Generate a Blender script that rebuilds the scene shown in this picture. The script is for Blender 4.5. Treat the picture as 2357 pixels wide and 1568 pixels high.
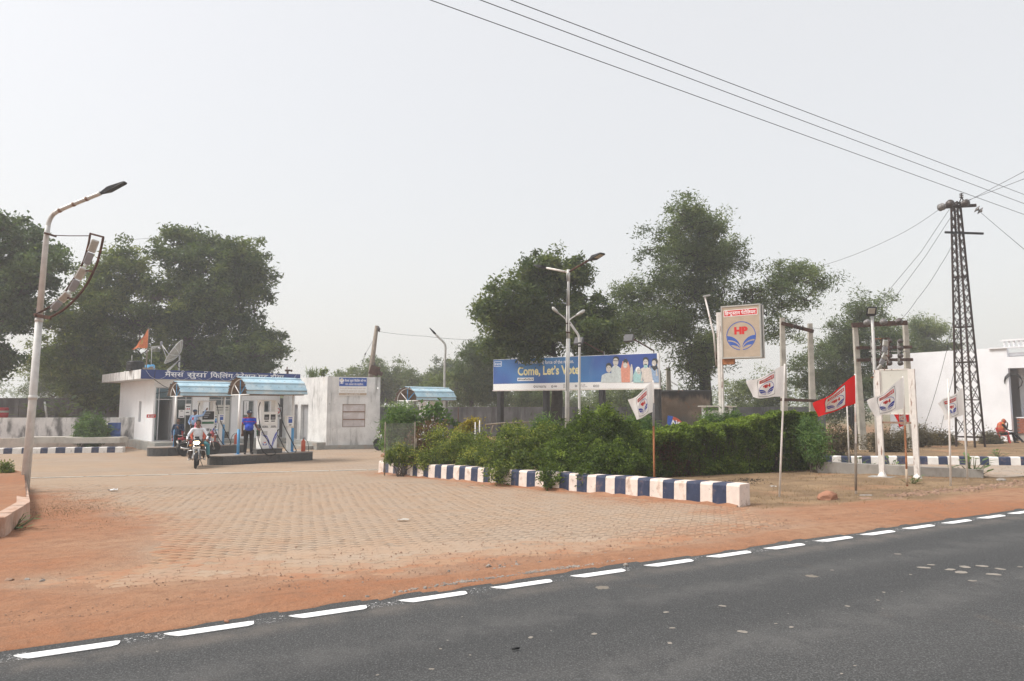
import bpy, bmesh, math, random
import numpy as np
from mathutils import Vector, Matrix, noise as mnoise
R = math.radians
random.seed(7); rng = np.random.default_rng(7)
for o in list(bpy.data.objects): bpy.data.objects.remove(o)
SC = bpy.context.scene
COL = SC.collection

# ------------------------------------------------------------------ camera
CAM_H = 1.6                                  # eye height above the road
PITCH = math.atan(146.0 / 1571.0)
cam = bpy.data.cameras.new("Camera"); cam.lens = 24.0; cam.sensor_width = 36.0
cam.clip_start = 0.1; cam.clip_end = 3000
cam_o = bpy.data.objects.new("Camera", cam); COL.objects.link(cam_o)
cam_o.location = (0, 0, CAM_H); cam_o.rotation_euler = (math.pi / 2 + PITCH, 0, 0)
SC.camera = cam_o

# ------------------------------------------------------------------ sky, sun, exposure
SUN_EL, SUN_AZ = 52.0, -95.0                  # degrees; azimuth from +Y towards +X
w = bpy.data.worlds.new("World"); SC.world = w; w.use_nodes = True
nt = w.node_tree; nt.nodes.clear()
out = nt.nodes.new("ShaderNodeOutputWorld")
sky = nt.nodes.new("ShaderNodeTexSky"); sky.sky_type = 'NISHITA'; sky.sun_disc = False
sky.sun_elevation = R(SUN_EL); sky.sun_rotation = R(SUN_AZ)
sky.air_density = 1.2; sky.dust_density = 6.0; sky.ozone_density = 1.5
b1 = nt.nodes.new("ShaderNodeBackground"); b1.inputs[1].default_value = 0.045
nt.links.new(sky.outputs[0], b1.inputs[0])
b2 = nt.nodes.new("ShaderNodeBackground")     # the even white veil of an overcast, hazy sky
b2.inputs[0].default_value = (1.0, 0.978, 0.942, 1); b2.inputs[1].default_value = 0.545
ad = nt.nodes.new("ShaderNodeAddShader")
nt.links.new(b1.outputs[0], ad.inputs[0]); nt.links.new(b2.outputs[0], ad.inputs[1])
nt.links.new(ad.outputs[0], out.inputs[0])
sun = bpy.data.lights.new("sun", 'SUN'); sun.energy = 2.5; sun.angle = R(22); sun.color = (1.0, 0.97, 0.925)
sun_o = bpy.data.objects.new("sun", sun); COL.objects.link(sun_o)
_sd = Vector((math.sin(R(SUN_AZ)) * math.cos(R(SUN_EL)), math.cos(R(SUN_AZ)) * math.cos(R(SUN_EL)), math.sin(R(SUN_EL))))
sun_o.rotation_euler = (-_sd).to_track_quat('-Z', 'Y').to_euler()
SC.view_settings.view_transform = 'Standard'; SC.view_settings.look = 'None'
SC.view_settings.exposure = 0.4; SC.view_settings.gamma = 1.0; SC.view_settings.use_curve_mapping = False
SC.cycles.max_bounces = 6; SC.cycles.transparent_max_bounces = 12; SC.cycles.volume_bounces = 1
SC.cycles.use_denoising = True

# ------------------------------------------------------------------ surveying helpers
FPX, CXP, CYP = 1571.0, 1178.5, 784.0
def ray(px, py):
    x = (px - CXP) / FPX; y = -(py - CYP) / FPX
    c, s = math.cos(PITCH), math.sin(PITCH)
    return x, c - y * s, s + y * c
def at(px, py, Y):
    """world point at depth Y seen in that direction (survey of the site)"""
    x, y, z = ray(px, py); t = Y / y
    return Vector((x * t, Y, CAM_H + z * t))
def PX(px, Y): return (px - CXP) / FPX * Y / math.cos(PITCH) * 1.0
RU = np.array([math.sin(R(61.5)), math.cos(R(61.5))]); RN = np.array([-RU[1], RU[0]])
EDGE = 5.62
_ZD = [-60, -9.5, -9, 0, 0.5, 1.5, 3.3, 8, 15, 22, 30, 60, 5000]
_ZV = [-.3, -.15, 0, 0, -.03, -.10, -.21, -.36, -.55, -.73, -.79, -.82, -.95]
def road_d(x, y): return x * RN[0] + y * RN[1] - EDGE
def tz(x, y): return float(np.interp(road_d(x, y), _ZD, _ZV))
def gp(px, py, dz=0.0):
    """ground point in that direction"""
    r = ray(px, py); z = -.3
    for _ in range(30):
        t = (z + dz - CAM_H) / r[2]; z = tz(r[0] * t, r[1] * t)
    return Vector((r[0] * t, r[1] * t, z + dz))

# ------------------------------------------------------------------ materials
MATS = {}
def _n(t, k, **kw):
    n = t.nodes.new(k)
    for a, v in kw.items(): setattr(n, a, v)
    return n
def mixc(t, fac, a, b, mode='MIX'):
    m = _n(t, 'ShaderNodeMix', data_type='RGBA', blend_type=mode)
    for s, v in ((0, fac), (6, a), (7, b)):
        if isinstance(v, bpy.types.NodeSocket): t.links.new(v, m.inputs[s])
        elif s == 0: m.inputs[0].default_value = v
        else: m.inputs[s].default_value = (*v, 1) if len(v) == 3 else v
    return m.outputs[2]
def pos(t):
    g = [n for n in t.nodes if n.type == 'NEW_GEOMETRY']
    return (g[0] if g else _n(t, 'ShaderNodeNewGeometry')).outputs['Position']
def noise(t, scale, detail=4, rough=.55, sv=None, dist=0.0, vec=None):
    v = vec or pos(t)
    if sv is not None:
        mp = _n(t, 'ShaderNodeMapping'); mp.inputs['Scale'].default_value = sv
        t.links.new(v, mp.inputs[0]); v = mp.outputs[0]
    n = _n(t, 'ShaderNodeTexNoise'); n.inputs['Scale'].default_value = scale
    n.inputs['Detail'].default_value = detail; n.inputs['Roughness'].default_value = rough
    n.inputs['Distortion'].default_value = dist
    t.links.new(v, n.inputs['Vector']); return n.outputs[0]
def step(t, v, lo, hi, a=0.0, b=1.0):
    m = _n(t, 'ShaderNodeMapRange', interpolation_type='SMOOTHSTEP')
    for i, k in ((1, lo), (2, hi), (3, a), (4, b)): m.inputs[i].default_value = k
    t.links.new(v, m.inputs[0]); return m.outputs[0]
def math_(t, op, a, b=0.0):
    m = _n(t, 'ShaderNodeMath', operation=op)
    for i, v in ((0, a), (1, b)):
        if isinstance(v, bpy.types.NodeSocket): t.links.new(v, m.inputs[i])
        else: m.inputs[i].default_value = v
    return m.outputs[0]
def attr(t, name):
    a = _n(t, 'ShaderNodeAttribute'); a.attribute_name = name; return a.outputs['Fac']
def bump(t, h, strength=.3, dist=.02):
    b = _n(t, 'ShaderNodeBump'); b.inputs['Strength'].default_value = strength; b.inputs['Distance'].default_value = dist
    t.links.new(h, b.inputs['Height']); return b.outputs[0]
def new_mat(name):
    m = bpy.data.materials.new(name); m.use_nodes = True
    t = m.node_tree; return m, t, t.nodes['Principled BSDF']
def mat(name, col, rough=.75, metal=0.0, var=.12, vs=4.0, stains=(), bmp=0.0, bs=60, spec=.3, emit=None):
    """painted / plain surface: base colour, cloudy variation, shaped stains [(colour, scale, (sx,sy,sz), lo, hi, amount)]"""
    if name in MATS: return MATS[name]
    m, t, p = new_mat(name)
    c = col
    if var:
        f = step(t, noise(t, vs, 5), .3, .7)
        c = mixc(t, f, tuple(max(0, v * (1 - var)) for v in col), tuple(min(1, v * (1 + var)) for v in col))
    for (sc, s, sv, lo, hi, amt) in stains:
        f = math_(t, 'MULTIPLY', step(t, noise(t, s, 6, .6, sv), lo, hi), amt)
        c = mixc(t, f, c, sc)
    if isinstance(c, bpy.types.NodeSocket): t.links.new(c, p.inputs['Base Color'])
    else: p.inputs['Base Color'].default_value = (*c, 1)
    p.inputs['Roughness'].default_value = rough; p.inputs['Metallic'].default_value = metal
    p.inputs['Specular IOR Level'].default_value = spec
    if bmp: t.links.new(bump(t, noise(t, bs, 5, .6), bmp), p.inputs['Normal'])
    if emit:
        p.inputs['Emission Color'].default_value = (*emit[0], 1); p.inputs['Emission Strength'].default_value = emit[1]
    MATS[name] = m; return m
def leaf_mat(name, dark, mid, light, trans=.28, rough=.55):
    if name in MATS: return MATS[name]
    m, t, p = new_mat(name)
    r = _n(t, 'ShaderNodeValToRGB'); e = r.color_ramp.elements
    e[0].position = 0; e[0].color = (*dark, 1); e[1].position = 1; e[1].color = (*light, 1)
    k = e.new(.5); k.color = (*mid, 1)
    t.links.new(attr(t, 'tint'), r.inputs[0]); c = r.outputs[0]
    t.links.new(c, p.inputs['Base Color']); p.inputs['Roughness'].default_value = rough
    p.inputs['Specular IOR Level'].default_value = .25
    tr = _n(t, 'ShaderNodeBsdfTranslucent'); t.links.new(mixc(t, 1.0, c, (1.0, 1.0, .55), 'MULTIPLY'), tr.inputs[0])
    mx = _n(t, 'ShaderNodeMixShader'); mx.inputs[0].default_value = trans
    t.links.new(p.outputs[0], mx.inputs[1]); t.links.new(tr.outputs[0], mx.inputs[2])
    t.links.new(mx.outputs[0], t.nodes['Material Output'].inputs[0]); MATS[name] = m; return m
def glass_mat(name, col, rough=.06):
    if name in MATS: return MATS[name]
    m, t, p = new_mat(name)
    g = _n(t, 'ShaderNodeBsdfGlossy'); g.inputs[1].default_value = rough; g.inputs[0].default_value = (.9, .93, .95, 1)
    tr = _n(t, 'ShaderNodeBsdfTransparent'); tr.inputs[0].default_value = (*col, 1)
    fr = _n(t, 'ShaderNodeFresnel'); fr.inputs[0].default_value = 1.5
    mx = _n(t, 'ShaderNodeMixShader')
    t.links.new(math_(t, 'MULTIPLY', fr.outputs[0], 1.6), mx.inputs[0]); t.links.new(tr.outputs[0], mx.inputs[1]); t.links.new(g.outputs[0], mx.inputs[2])
    t.links.new(mx.outputs[0], t.nodes['Material Output'].inputs[0]); MATS[name] = m; return m

GRIME = (.16, .14, .115); RUST = (.21, .075, .03); DUST = (.36, .21, .125)
def MT(k):
    return MATS[k]
mat('white_wall', (.865, .87, .88), .8, var=.05, vs=.8, stains=[((.66, .61, .55), 1.2, (1, 1, .25), .55, .8, .4), (GRIME, 3, (1, 1, .18), .66, .85, .35)], bmp=.12)
mat('white_plain', (.80, .81, .84), .85, var=.05, vs=.8, stains=[((.55, .53, .50), 1.2, (1, 1, .25), .55, .8, .4)], bmp=.12)
mat('white_weathered', (.70, .70, .69), .85, var=.12, vs=1.5, stains=[((.19, .185, .175), 2.0, (1.3, 1.3, .20), .50, .76, .85), ((.5, .43, .34), 1.4, (1, 1, .5), .55, .8, .5), (GRIME, 9, (1, 1, .5), .6, .75, .5)], bmp=.2)
mat('white_stained', (.68, .67, .65), .85, var=.10, vs=1.5, stains=[((.11, .11, .11), 1.5, (1.4, 1.4, .5), .43, .64, .9), (GRIME, 6, (1, 1, .5), .58, .75, .6)], bmp=.2)
mat('dark_wall', (.13, .135, .14), .9, var=.25, vs=1.2, stains=[((.045, .045, .047), 1.6, (1.3, 1.3, .22), .42, .68, .85), ((.3, .29, .27), 4, (1, 1, .3), .62, .8, .45)], bmp=.3)
mat('concrete', (.33, .31, .285), .9, var=.15, vs=2, stains=[(GRIME, 4, (1, 1, .4), .5, .75, .6)], bmp=.25)
mat('concrete_pale', (.47, .44, .39), .9, var=.12, vs=2, stains=[(GRIME, 4, (1, 1, .5), .55, .75, .5)], bmp=.25)
mat('pole_concrete', (.43, .41, .36), .9, var=.15, vs=3, stains=[((.2, .18, .15), 3, (2, 2, .2), .55, .75, .6)], bmp=.15)
mat('blue_paint', (.035, .048, .095), .65, var=.15, vs=5, stains=[(DUST, 5, (1, 1, 1), .52, .78, .5), ((.5, .45, .42), 24, (1, 1, 1), .66, .74, .6), ((.012, .016, .03), 8, (1, 1, .6), .55, .7, .5)], bmp=.2)
mat('pink_paint', (.74, .64, .575), .8, var=.10, vs=5, stains=[((.42, .28, .20), 5, (1, 1, .7), .50, .72, .75), (GRIME, 17, (1, 1, 1), .62, .72, .7), ((.30, .19, .13), 2.5, (1, 1, 2.5), .62, .75, .6)], bmp=.2)
mat('pink_dusty', (.52, .37, .29), .9, var=.15, vs=4, stains=[((.36, .20, .13), 4, (1, 1, .5), .45, .65, .8), ((.62, .52, .46), 6, (2, 2, .3), .6, .75, .6)], bmp=.4, bs=30)
mat('kerb_white', (.72, .70, .67), .8, var=.08, vs=5, stains=[(GRIME, 6, (1, 1, .5), .56, .74, .7)], bmp=.2)
mat('fascia_blue', (.03, .055, .19), .6, var=.12, vs=2, stains=[((.6, .58, .55), 6, (1, 1, 1), .76, .8, .7)])
mat('paint_white', (.85, .85, .83), .55, var=.04, vs=3, stains=[((.55, .45, .35), 5, (1, 1, .3), .62, .8, .4)])
mat('white_print', (.86, .86, .86), .6, var=0)
mat('paint_blue', (.10, .33, .60), .5, var=.08, vs=5, stains=[(RUST, 12, (1, 1, .4), .68, .78, .5)])
mat('sheet_blue', (.40, .58, .68), .5, var=.10, vs=1.7, stains=[((.66, .73, .74), 2.2, (1, 1, 1), .45, .7, .7), ((.45, .40, .34), 9, (1, 1, 1), .66, .8, .5)], spec=.45)
mat('sheet_under', (.23, .18, .145), .7, var=.2, vs=4, stains=[(RUST, 6, (1, 1, 1), .55, .75, .5)])
mat('galv', (.52, .52, .50), .45, .35, var=.12, vs=6, stains=[((.30, .24, .18), 5, (1.5, 1.5, .25), .55, .72, .7), (RUST, 9, (1, 1, .4), .68, .78, .6)])
mat('galv_white', (.56, .56, .545), .55, .1, var=.08, vs=6, stains=[((.33, .27, .20), 7, (1.5, 1.5, .22), .56, .72, .65), (RUST, 10, (1, 1, .3), .68, .76, .7)])
mat('rust_steel', (.085, .045, .032), .8, .2, var=.35, vs=8, stains=[((.22, .085, .04), 9, (1, 1, .6), .55, .75, .7)], bmp=.2)
mat('tower_steel', (.045, .030, .026), .8, .2, var=.3, vs=6, stains=[((.12, .05, .028), 9, (1, 1, .6), .58, .75, .6)])
mat('rust_orange', (.36, .15, .07), .85, var=.25, vs=10, stains=[((.60, .52, .44), 7, (1, 1, .3), .6, .75, .5)])
mat('pole_white', (.74, .70, .66), .6, var=.08, vs=8, stains=[((.55, .36, .24), 9, (1, 1, .25), .60, .72, .6)])
mat('pole_white_rust', (.72, .68, .64), .6, var=.08, vs=8, stains=[(RUST, 9, (1.5, 1.5, .3), .56, .66, .8)])
mat('black_metal', (.022, .022, .024), .5, .1, var=.2, vs=8)
mat('black_post', (.03, .03, .032), .7, var=.25, vs=5, stains=[((.16, .13, .10), 6, (1, 1, .3), .6, .78, .6)])
mat('black_rubber', (.02, .02, .021), .75, var=.15, vs=20)
mat('dark_grey', (.09, .09, .095), .6, var=.12, vs=10)
mat('mid_grey', (.25, .25, .26), .5, var=.08, vs=10)
mat('lens', (.36, .345, .30), .3, var=.1, vs=15, spec=.5)
mat('chrome', (.62, .62, .62), .22, .9, var=.05, vs=10)
mat('granite', (.055, .058, .06), .35, var=.35, vs=22, stains=[((.35, .31, .27), 3, (1, 1, .25), .66, .8, .5), ((.2, .2, .2), 90, (1, 1, 1), .58, .66, .6)], spec=.5)
mat('granite_top', (.30, .27, .24), .5, var=.2, vs=6, stains=[(DUST, 3, (1, 1, 1), .45, .7, .6)])
mat('step_stone', (.31, .31, .29), .75, var=.12, vs=4, stains=[(DUST, 3, (1, 1, 1), .5, .75, .6)])
mat('red_plastic', (.50, .03, .035), .4, var=.06, vs=8, spec=.5)
mat('ext_red', (.55, .11, .06), .5, var=.10, vs=9, stains=[((.6, .35, .25), 9, (1, 1, 1), .6, .8, .4)])
mat('red_print', (.62, .03, .03), .6, var=0)
mat('blue_print', (.03, .06, .42), .6, var=0)
mat('blue_print2', (.055, .12, .42), .6, var=.1, vs=20)
mat('dark_print', (.04, .04, .06), .6, var=0)
mat('green_print', (.03, .16, .07), .6, var=0)
mat('drum_blue', (.035, .085, .26), .6, var=.15, vs=5, stains=[(RUST, 5, (1, 1, .5), .56, .74, .7)])
mat('tank_black', (.018, .02, .022), .5, var=.1)
mat('tank_blue', (.10, .36, .62), .45, var=.06)
mat('grey_door', (.36, .36, .37), .7, var=.06, vs=3, stains=[((.22, .17, .13), 5, (1, 1, .2), .6, .8, .5)])
mat('shutter_panel', (.58, .53, .52), .75, var=.06, vs=3, stains=[(RUST, 7, (1, 1, .6), .63, .76, .7), ((.68, .66, .68), 1.5, (1, 1, 1), .5, .6, .6)])
mat('rust_frame', (.30, .20, .15), .85, var=.3, vs=9, stains=[(RUST, 9, (1, 1, 1), .5, .7, .8)])
mat('interior', (.34, .345, .35), .9, var=.05)
mat('interior_dark', (.10, .11, .115), .9, var=.1)
mat('alu', (.55, .56, .57), .45, .3, var=.05)
glass_mat('shop_glass', (.72, .80, .80))
mat('tan_board', (.47, .375, .285), .7, var=.07, vs=5, stains=[((.30, .20, .13), 2.5, (.4, .4, 3.5), .64, .72, .6), ((.36, .26, .17), 40, (1, 1, 1), .6, .8, .3)], bmp=.15, bs=25)
mat('alu_frame', (.47, .455, .42), .5, .3, var=.08, vs=6)
mat('cream_panel', (.60, .59, .535), .65, var=.05, vs=2, stains=[(RUST, 14, (1, 1, 1), .72, .76, .8), ((.48, .44, .36), 3, (1, 1, .3), .55, .8, .5)])
mat('wood_pole', (.27, .225, .18), .9, var=.2, vs=6, stains=[((.12, .1, .08), 6, (3, 3, .2), .5, .7, .7)], bmp=.3)
mat('bark', (.085, .066, .052), .95, var=.35, vs=6, bmp=.5, bs=14)
mat('bark_dark', (.045, .038, .032), .95, var=.35, vs=6, bmp=.5, bs=14)
mat('stem_green', (.12, .13, .06), .8, var=.2)
mat('stone', (.30, .195, .14), .9, var=.25, vs=6, bmp=.5, bs=18)
mat('stone_grey', (.27, .24, .215), .9, var=.25, vs=6, bmp=.5, bs=18)
mat('red_stone', (.33, .165, .105), .9, var=.2, vs=5, bmp=.5, bs=14)
mat('skin', (.19, .095, .06), .55, var=.08, vs=20, spec=.35)
mat('skin_dark', (.15, .075, .048), .55, var=.08, vs=20, spec=.35)
mat('hair', (.012, .01, .009), .6, var=.2, vs=40)
mat('cloth_white', (.74, .76, .80), .9, var=.05, vs=14)
mat('cloth_blue', (.02, .07, .50), .85, var=.08, vs=14)
mat('cloth_red', (.45, .03, .04), .85, var=.08, vs=14)
mat('cloth_lightblue', (.28, .42, .66), .9, var=.08, vs=14)
mat('cloth_navy', (.018, .04, .085), .9, var=.12, vs=14)
mat('cloth_black', (.014, .014, .016), .9, var=.15, vs=14)
mat('cloth_brown', (.075, .055, .045), .9, var=.15, vs=14)
mat('cloth_teal', (.06, .24, .27), .9, var=.1, vs=14)
mat('cloth_pink', (.62, .21, .26), .9, var=.25, vs=30)
mat('cloth_print', (.48, .09, .05), .9, var=.3, vs=9, stains=[((.58, .34, .06), 8, (1, 1, 1), .55, .62, .9), ((.30, .25, .17), 5, (1, 1, 1), .52, .6, .9)])
mat('shoe_white', (.72, .72, .70), .6, var=.05)
mat('shoe_dark', (.02, .018, .016), .5, var=.1)
mat('bike_black', (.015, .015, .017), .25, .1, var=.05, spec=.6)
mat('bike_red', (.28, .02, .025), .3, .1, var=.05, spec=.6)
mat('headlight', (1, .85, .6), .3, var=0, emit=((1.0, .74, .42), 14.0))
mat('amber', (.75, .28, .05), .3, var=0, spec=.5)
def cloth_mat(name, col, tr_):
    m, t, p = new_mat(name); p.inputs['Base Color'].default_value = (*col, 1); p.inputs['Roughness'].default_value = .85; p.inputs['Specular IOR Level'].default_value = .15
    tn = _n(t, 'ShaderNodeBsdfTranslucent'); tn.inputs[0].default_value = (*col, 1); mx = _n(t, 'ShaderNodeMixShader'); mx.inputs[0].default_value = tr_
    t.links.new(p.outputs[0], mx.inputs[1]); t.links.new(tn.outputs[0], mx.inputs[2]); t.links.new(mx.outputs[0], t.nodes['Material Output'].inputs[0]); MATS[name] = m
cloth_mat('flag_white', (.90, .89, .87), .4); cloth_mat('flag_red', (.72, .03, .03), .4)
mat('flag_orange', (.58, .19, .085), .85, var=.12, vs=9)
mat('flag_ink', (.55, .40, .16), .85, var=.2, vs=9)
mat('trash_white', (.72, .72, .72), .8, var=.1, vs=20)
mat('charcoal', (.025, .022, .02), .95, var=.3, vs=20)
mat('brick', (.34, .12, .075), .9, var=.2, vs=12)
mat('dish', (.30, .285, .25), .6, .2, var=.12, vs=6, stains=[(GRIME, 4, (1, 1, 1), .5, .75, .5)])
mat('porcelain', (.16, .15, .145), .35, var=.1, vs=9, spec=.5)
mat('porcelain_dark', (.06, .045, .04), .35, var=.2, vs=9, spec=.5)
mat('cable', (.03, .03, .032), .6, var=0)
mat('wire_grey', (.22, .22, .22), .5, .5, var=.1)

# ------------------------------------------------------------------ mesh helpers
class MB:
    """collects geometry and links it as ONE mesh object"""
    def __init__(s): s.v = []; s.f = []; s.m = []; s.sm = []
    def _add(s, vs, fs, mi=0, smooth=False):
        k = len(s.v); s.v.extend([tuple(v) for v in vs])
        for f in fs: s.f.append(tuple(i + k for i in f)); s.m.append(mi); s.sm.append(smooth)
        return s
    def box(s, c, size, rot=None, mi=0, bev=0.0):
        x, y, z = (d / 2 for d in size)
        if bev > 0:
            bm = bmesh.new(); bmesh.ops.create_cube(bm, size=1)
            bmesh.ops.scale(bm, vec=size, verts=bm.verts)
            bmesh.ops.bevel(bm, geom=list(bm.edges), offset=bev, segments=1, affect='EDGES')
            vs = [v.co.copy() for v in bm.verts]; bm.verts.index_update(); fs = [[v.index for v in f.verts] for f in bm.faces]; bm.free()
        else:
            vs = [Vector(p) for p in ((-x, -y, -z), (x, -y, -z), (x, y, -z), (-x, y, -z), (-x, -y, z), (x, -y, z), (x, y, z), (-x, y, z))]
            fs = [(0, 3, 2, 1), (4, 5, 6, 7), (0, 1, 5, 4), (1, 2, 6, 5), (2, 3, 7, 6), (3, 0, 4, 7)]
        if rot is not None:
            M = rot if isinstance(rot, Matrix) else Matrix.Rotation(rot, 3, 'Z')
            vs = [M @ v for v in vs]
        c = Vector(c); return s._add([v + c for v in vs], fs, mi)
    def bx(s, x0, x1, y0, y1, z0, z1, mi=0, bev=0.0):
        return s.box(((x0 + x1) / 2, (y0 + y1) / 2, (z0 + z1) / 2), (abs(x1 - x0), abs(y1 - y0), abs(z1 - z0)), mi=mi, bev=bev)
    def beam(s, a, b, w, h=None, mi=0, up=(0, 0, 1)):
        a, b = Vector(a), Vector(b); d = b - a; L = d.length
        if L < 1e-6: return s
        z = d / L; u = Vector(up)
        if abs(z.dot(u)) > .98: u = Vector((1, 0, 0))
        x = u.cross(z).normalized(); y = z.cross(x)
        M = Matrix((x, y, z)).transposed()
        return s.box((a + b) / 2, (w, h or w, L), M, mi)
    def tube(s, pts, r, n=8, mi=0, cap=True, smooth=True):
        pts = [Vector(p) for p in pts]; k = len(pts)
        rs = list(r) if hasattr(r, '__len__') else [r] * k
        vs = []; fs = []; prev = None
        for i, p in enumerate(pts):
            d = (pts[min(i + 1, k - 1)] - pts[max(i - 1, 0)]).normalized()
            if prev is None:
                u = Vector((0, 0, 1)) if abs(d.z) < .9 else Vector((1, 0, 0)); x = u.cross(d).normalized()
            else:
                x = (prev - d * prev.dot(d)); x = x.normalized() if x.length > 1e-5 else prev
            prev = x; y = d.cross(x)
            for j in range(n):
                a = 2 * math.pi * j / n; vs.append(p + (x * math.cos(a) + y * math.sin(a)) * rs[i])
        for i in range(k - 1):
            for j in range(n):
                fs.append((i * n + j, i * n + (j + 1) % n, (i + 1) * n + (j + 1) % n, (i + 1) * n + j))
        s._add(vs, fs, mi, smooth)
        if cap:
            q = len(s.v) - len(vs)
            for base, rev in ((0, True), ((k - 1) * n, False)):
                idx = [q + base + j for j in range(n)]
                s.f.append(tuple(reversed(idx)) if rev else tuple(idx)); s.m.append(mi); s.sm.append(False)
        return s
    def lathe(s, prof, c=(0, 0, 0), n=20, mi=0, M=None, smooth=True):
        """profile [(r, z)] turned about z"""
        c = Vector(c); vs = []; fs = []
        for r, z in prof:
            for j in range(n):
                a = 2 * math.pi * j / n; v = Vector((r * math.cos(a), r * math.sin(a), z))
                vs.append((M @ v if M else v) + c)
        k = len(prof)
        for i in range(k - 1):
            for j in range(n): fs.append((i * n + j, i * n + (j + 1) % n, (i + 1) * n + (j + 1) % n, (i + 1) * n + j))
        if prof[0][0] > 1e-4: fs.append(tuple(reversed(range(n))))
        if prof[-1][0] > 1e-4: fs.append(tuple((k - 1) * n + j for j in range(n)))
        return s._add(vs, fs, mi, smooth)
    def ball(s, c, r, n=12, mi=0, sc=(1, 1, 1), M=None):
        k = max(4, n // 2)
        pr = [(r * math.sin(math.pi * i / k), -r * math.cos(math.pi * i / k)) for i in range(k + 1)]
        MM = Matrix.Diagonal(Vector(sc)); MM = (M @ MM) if M else MM
        return s.lathe(pr, c, n, mi, MM)
    def prism(s, poly, z0, z1, mi=0, top_mi=None):
        n = len(poly); vs = [(p[0], p[1], z0) for p in poly] + [(p[0], p[1], z1) for p in poly]
        a = sum(poly[i][0] * poly[(i + 1) % n][1] - poly[(i + 1) % n][0] * poly[i][1] for i in range(n))
        fs = [(i, (i + 1) % n, n + (i + 1) % n, n + i) for i in range(n)]; top = tuple(range(n, 2 * n)); bot = tuple(reversed(range(n)))
        if a < 0: fs = [tuple(reversed(f)) for f in fs]; top = tuple(reversed(top)); bot = tuple(reversed(bot))
        s._add(vs, fs, mi); s._add(vs, [top], mi if top_mi is None else top_mi); s._add(vs, [bot], mi); return s
    def quad(s, a, b, c, d, mi=0): return s._add([a, b, c, d], [(0, 1, 2, 3)], mi)
    def poly(s, pts, mi=0): return s._add(pts, [tuple(range(len(pts)))], mi)
    def mesh(s, name, mats):
        me = bpy.data.meshes.new(name); me.from_pydata(s.v, [], s.f); me.update()
        for m in (mats if isinstance(mats, (list, tuple)) else [mats]): me.materials.append(MATS[m] if isinstance(m, str) else m)
        me.polygons.foreach_set('material_index', s.m); me.polygons.foreach_set('use_smooth', s.sm); return me
    def build(s, name, mats, parent=None, origin=None):
        if origin is not None:
            o = Vector(origin); s.v = [tuple(Vector(v) - o) for v in s.v]
        ob = bpy.data.objects.new(name, s.mesh(name, mats)); COL.objects.link(ob)
        if parent is not None: ob.parent = parent
        elif origin is not None: ob.location = o
        return ob
def tag(o, label, cat, group=None):
    o['label'] = label; o['category'] = cat
    if group: o['group'] = group
    return o
def struct(o): o['kind'] = 'structure'; return o
def thing(name, label, cat, loc=(0, 0, 0), rotz=0.0, group=None, scale=1.0):
    o = bpy.data.objects.new(name, None); COL.objects.link(o); o.empty_display_size = .1
    o.location = loc; o.rotation_euler = (0, 0, rotz); o.scale = (scale,) * 3
    return tag(o, label, cat, group)
def dup(src, parent=None, loc=None, rotz=None, label=None, group=None):
    c = src.copy(); COL.objects.link(c); c.parent = parent
    if loc is not None: c.location = loc
    if rotz is not None: c.rotation_euler = (0, 0, rotz)
    if label: c['label'] = label
    if group: c['group'] = group
    for ch in [q for q in bpy.data.objects if q.parent == src and q is not c]: dup(ch, c)
    return c
def part(name, me, parent, loc=(0, 0, 0), rotz=0.0):
    o = bpy.data.objects.new(name, me); COL.objects.link(o); o.parent = parent; o.location = loc; o.rotation_euler = (0, 0, rotz); return o
def inter(p, q, t): return Vector(p) * (1 - t) + Vector(q) * t

# lettering as flat meshes -------------------------------------------------
_TC = {}
def text_geo(body, weight=0.0, half=False):
    """triangulated outline of a line of writing, lower-left at 0, cap height about 0.7"""
    key = (body, weight, half)
    if key in _TC: return _TC[key]
    c = bpy.data.curves.new('txt', 'FONT'); c.body = body; c.size = 1.0; c.offset = weight; c.resolution_u = 3
    o = bpy.data.objects.new('txt', c); COL.objects.link(o)
    bpy.context.view_layer.update()
    me = bpy.data.meshes.new_from_object(o.evaluated_get(bpy.context.evaluated_depsgraph_get()))
    bm = bmesh.new(); bm.from_mesh(me)
    if half and bm.verts:
        xs = [v.co.x for v in bm.verts]; cut = min(xs) + (max(xs) - min(xs)) * .66
        bmesh.ops.bisect_plane(bm, geom=bm.verts[:] + bm.edges[:] + bm.faces[:], plane_co=(cut, 0, 0), plane_no=(1, 0, 0), clear_outer=True)
    bmesh.ops.triangulate(bm, faces=bm.faces[:])
    bm.verts.index_update()
    vs = [(v.co.x, v.co.y) for v in bm.verts]; fs = [tuple(v.index for v in f.verts) for f in bm.faces]
    bm.free(); bpy.data.objects.remove(o); bpy.data.curves.remove(c); bpy.data.meshes.remove(me)
    _TC[key] = (vs, fs); return vs, fs
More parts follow.
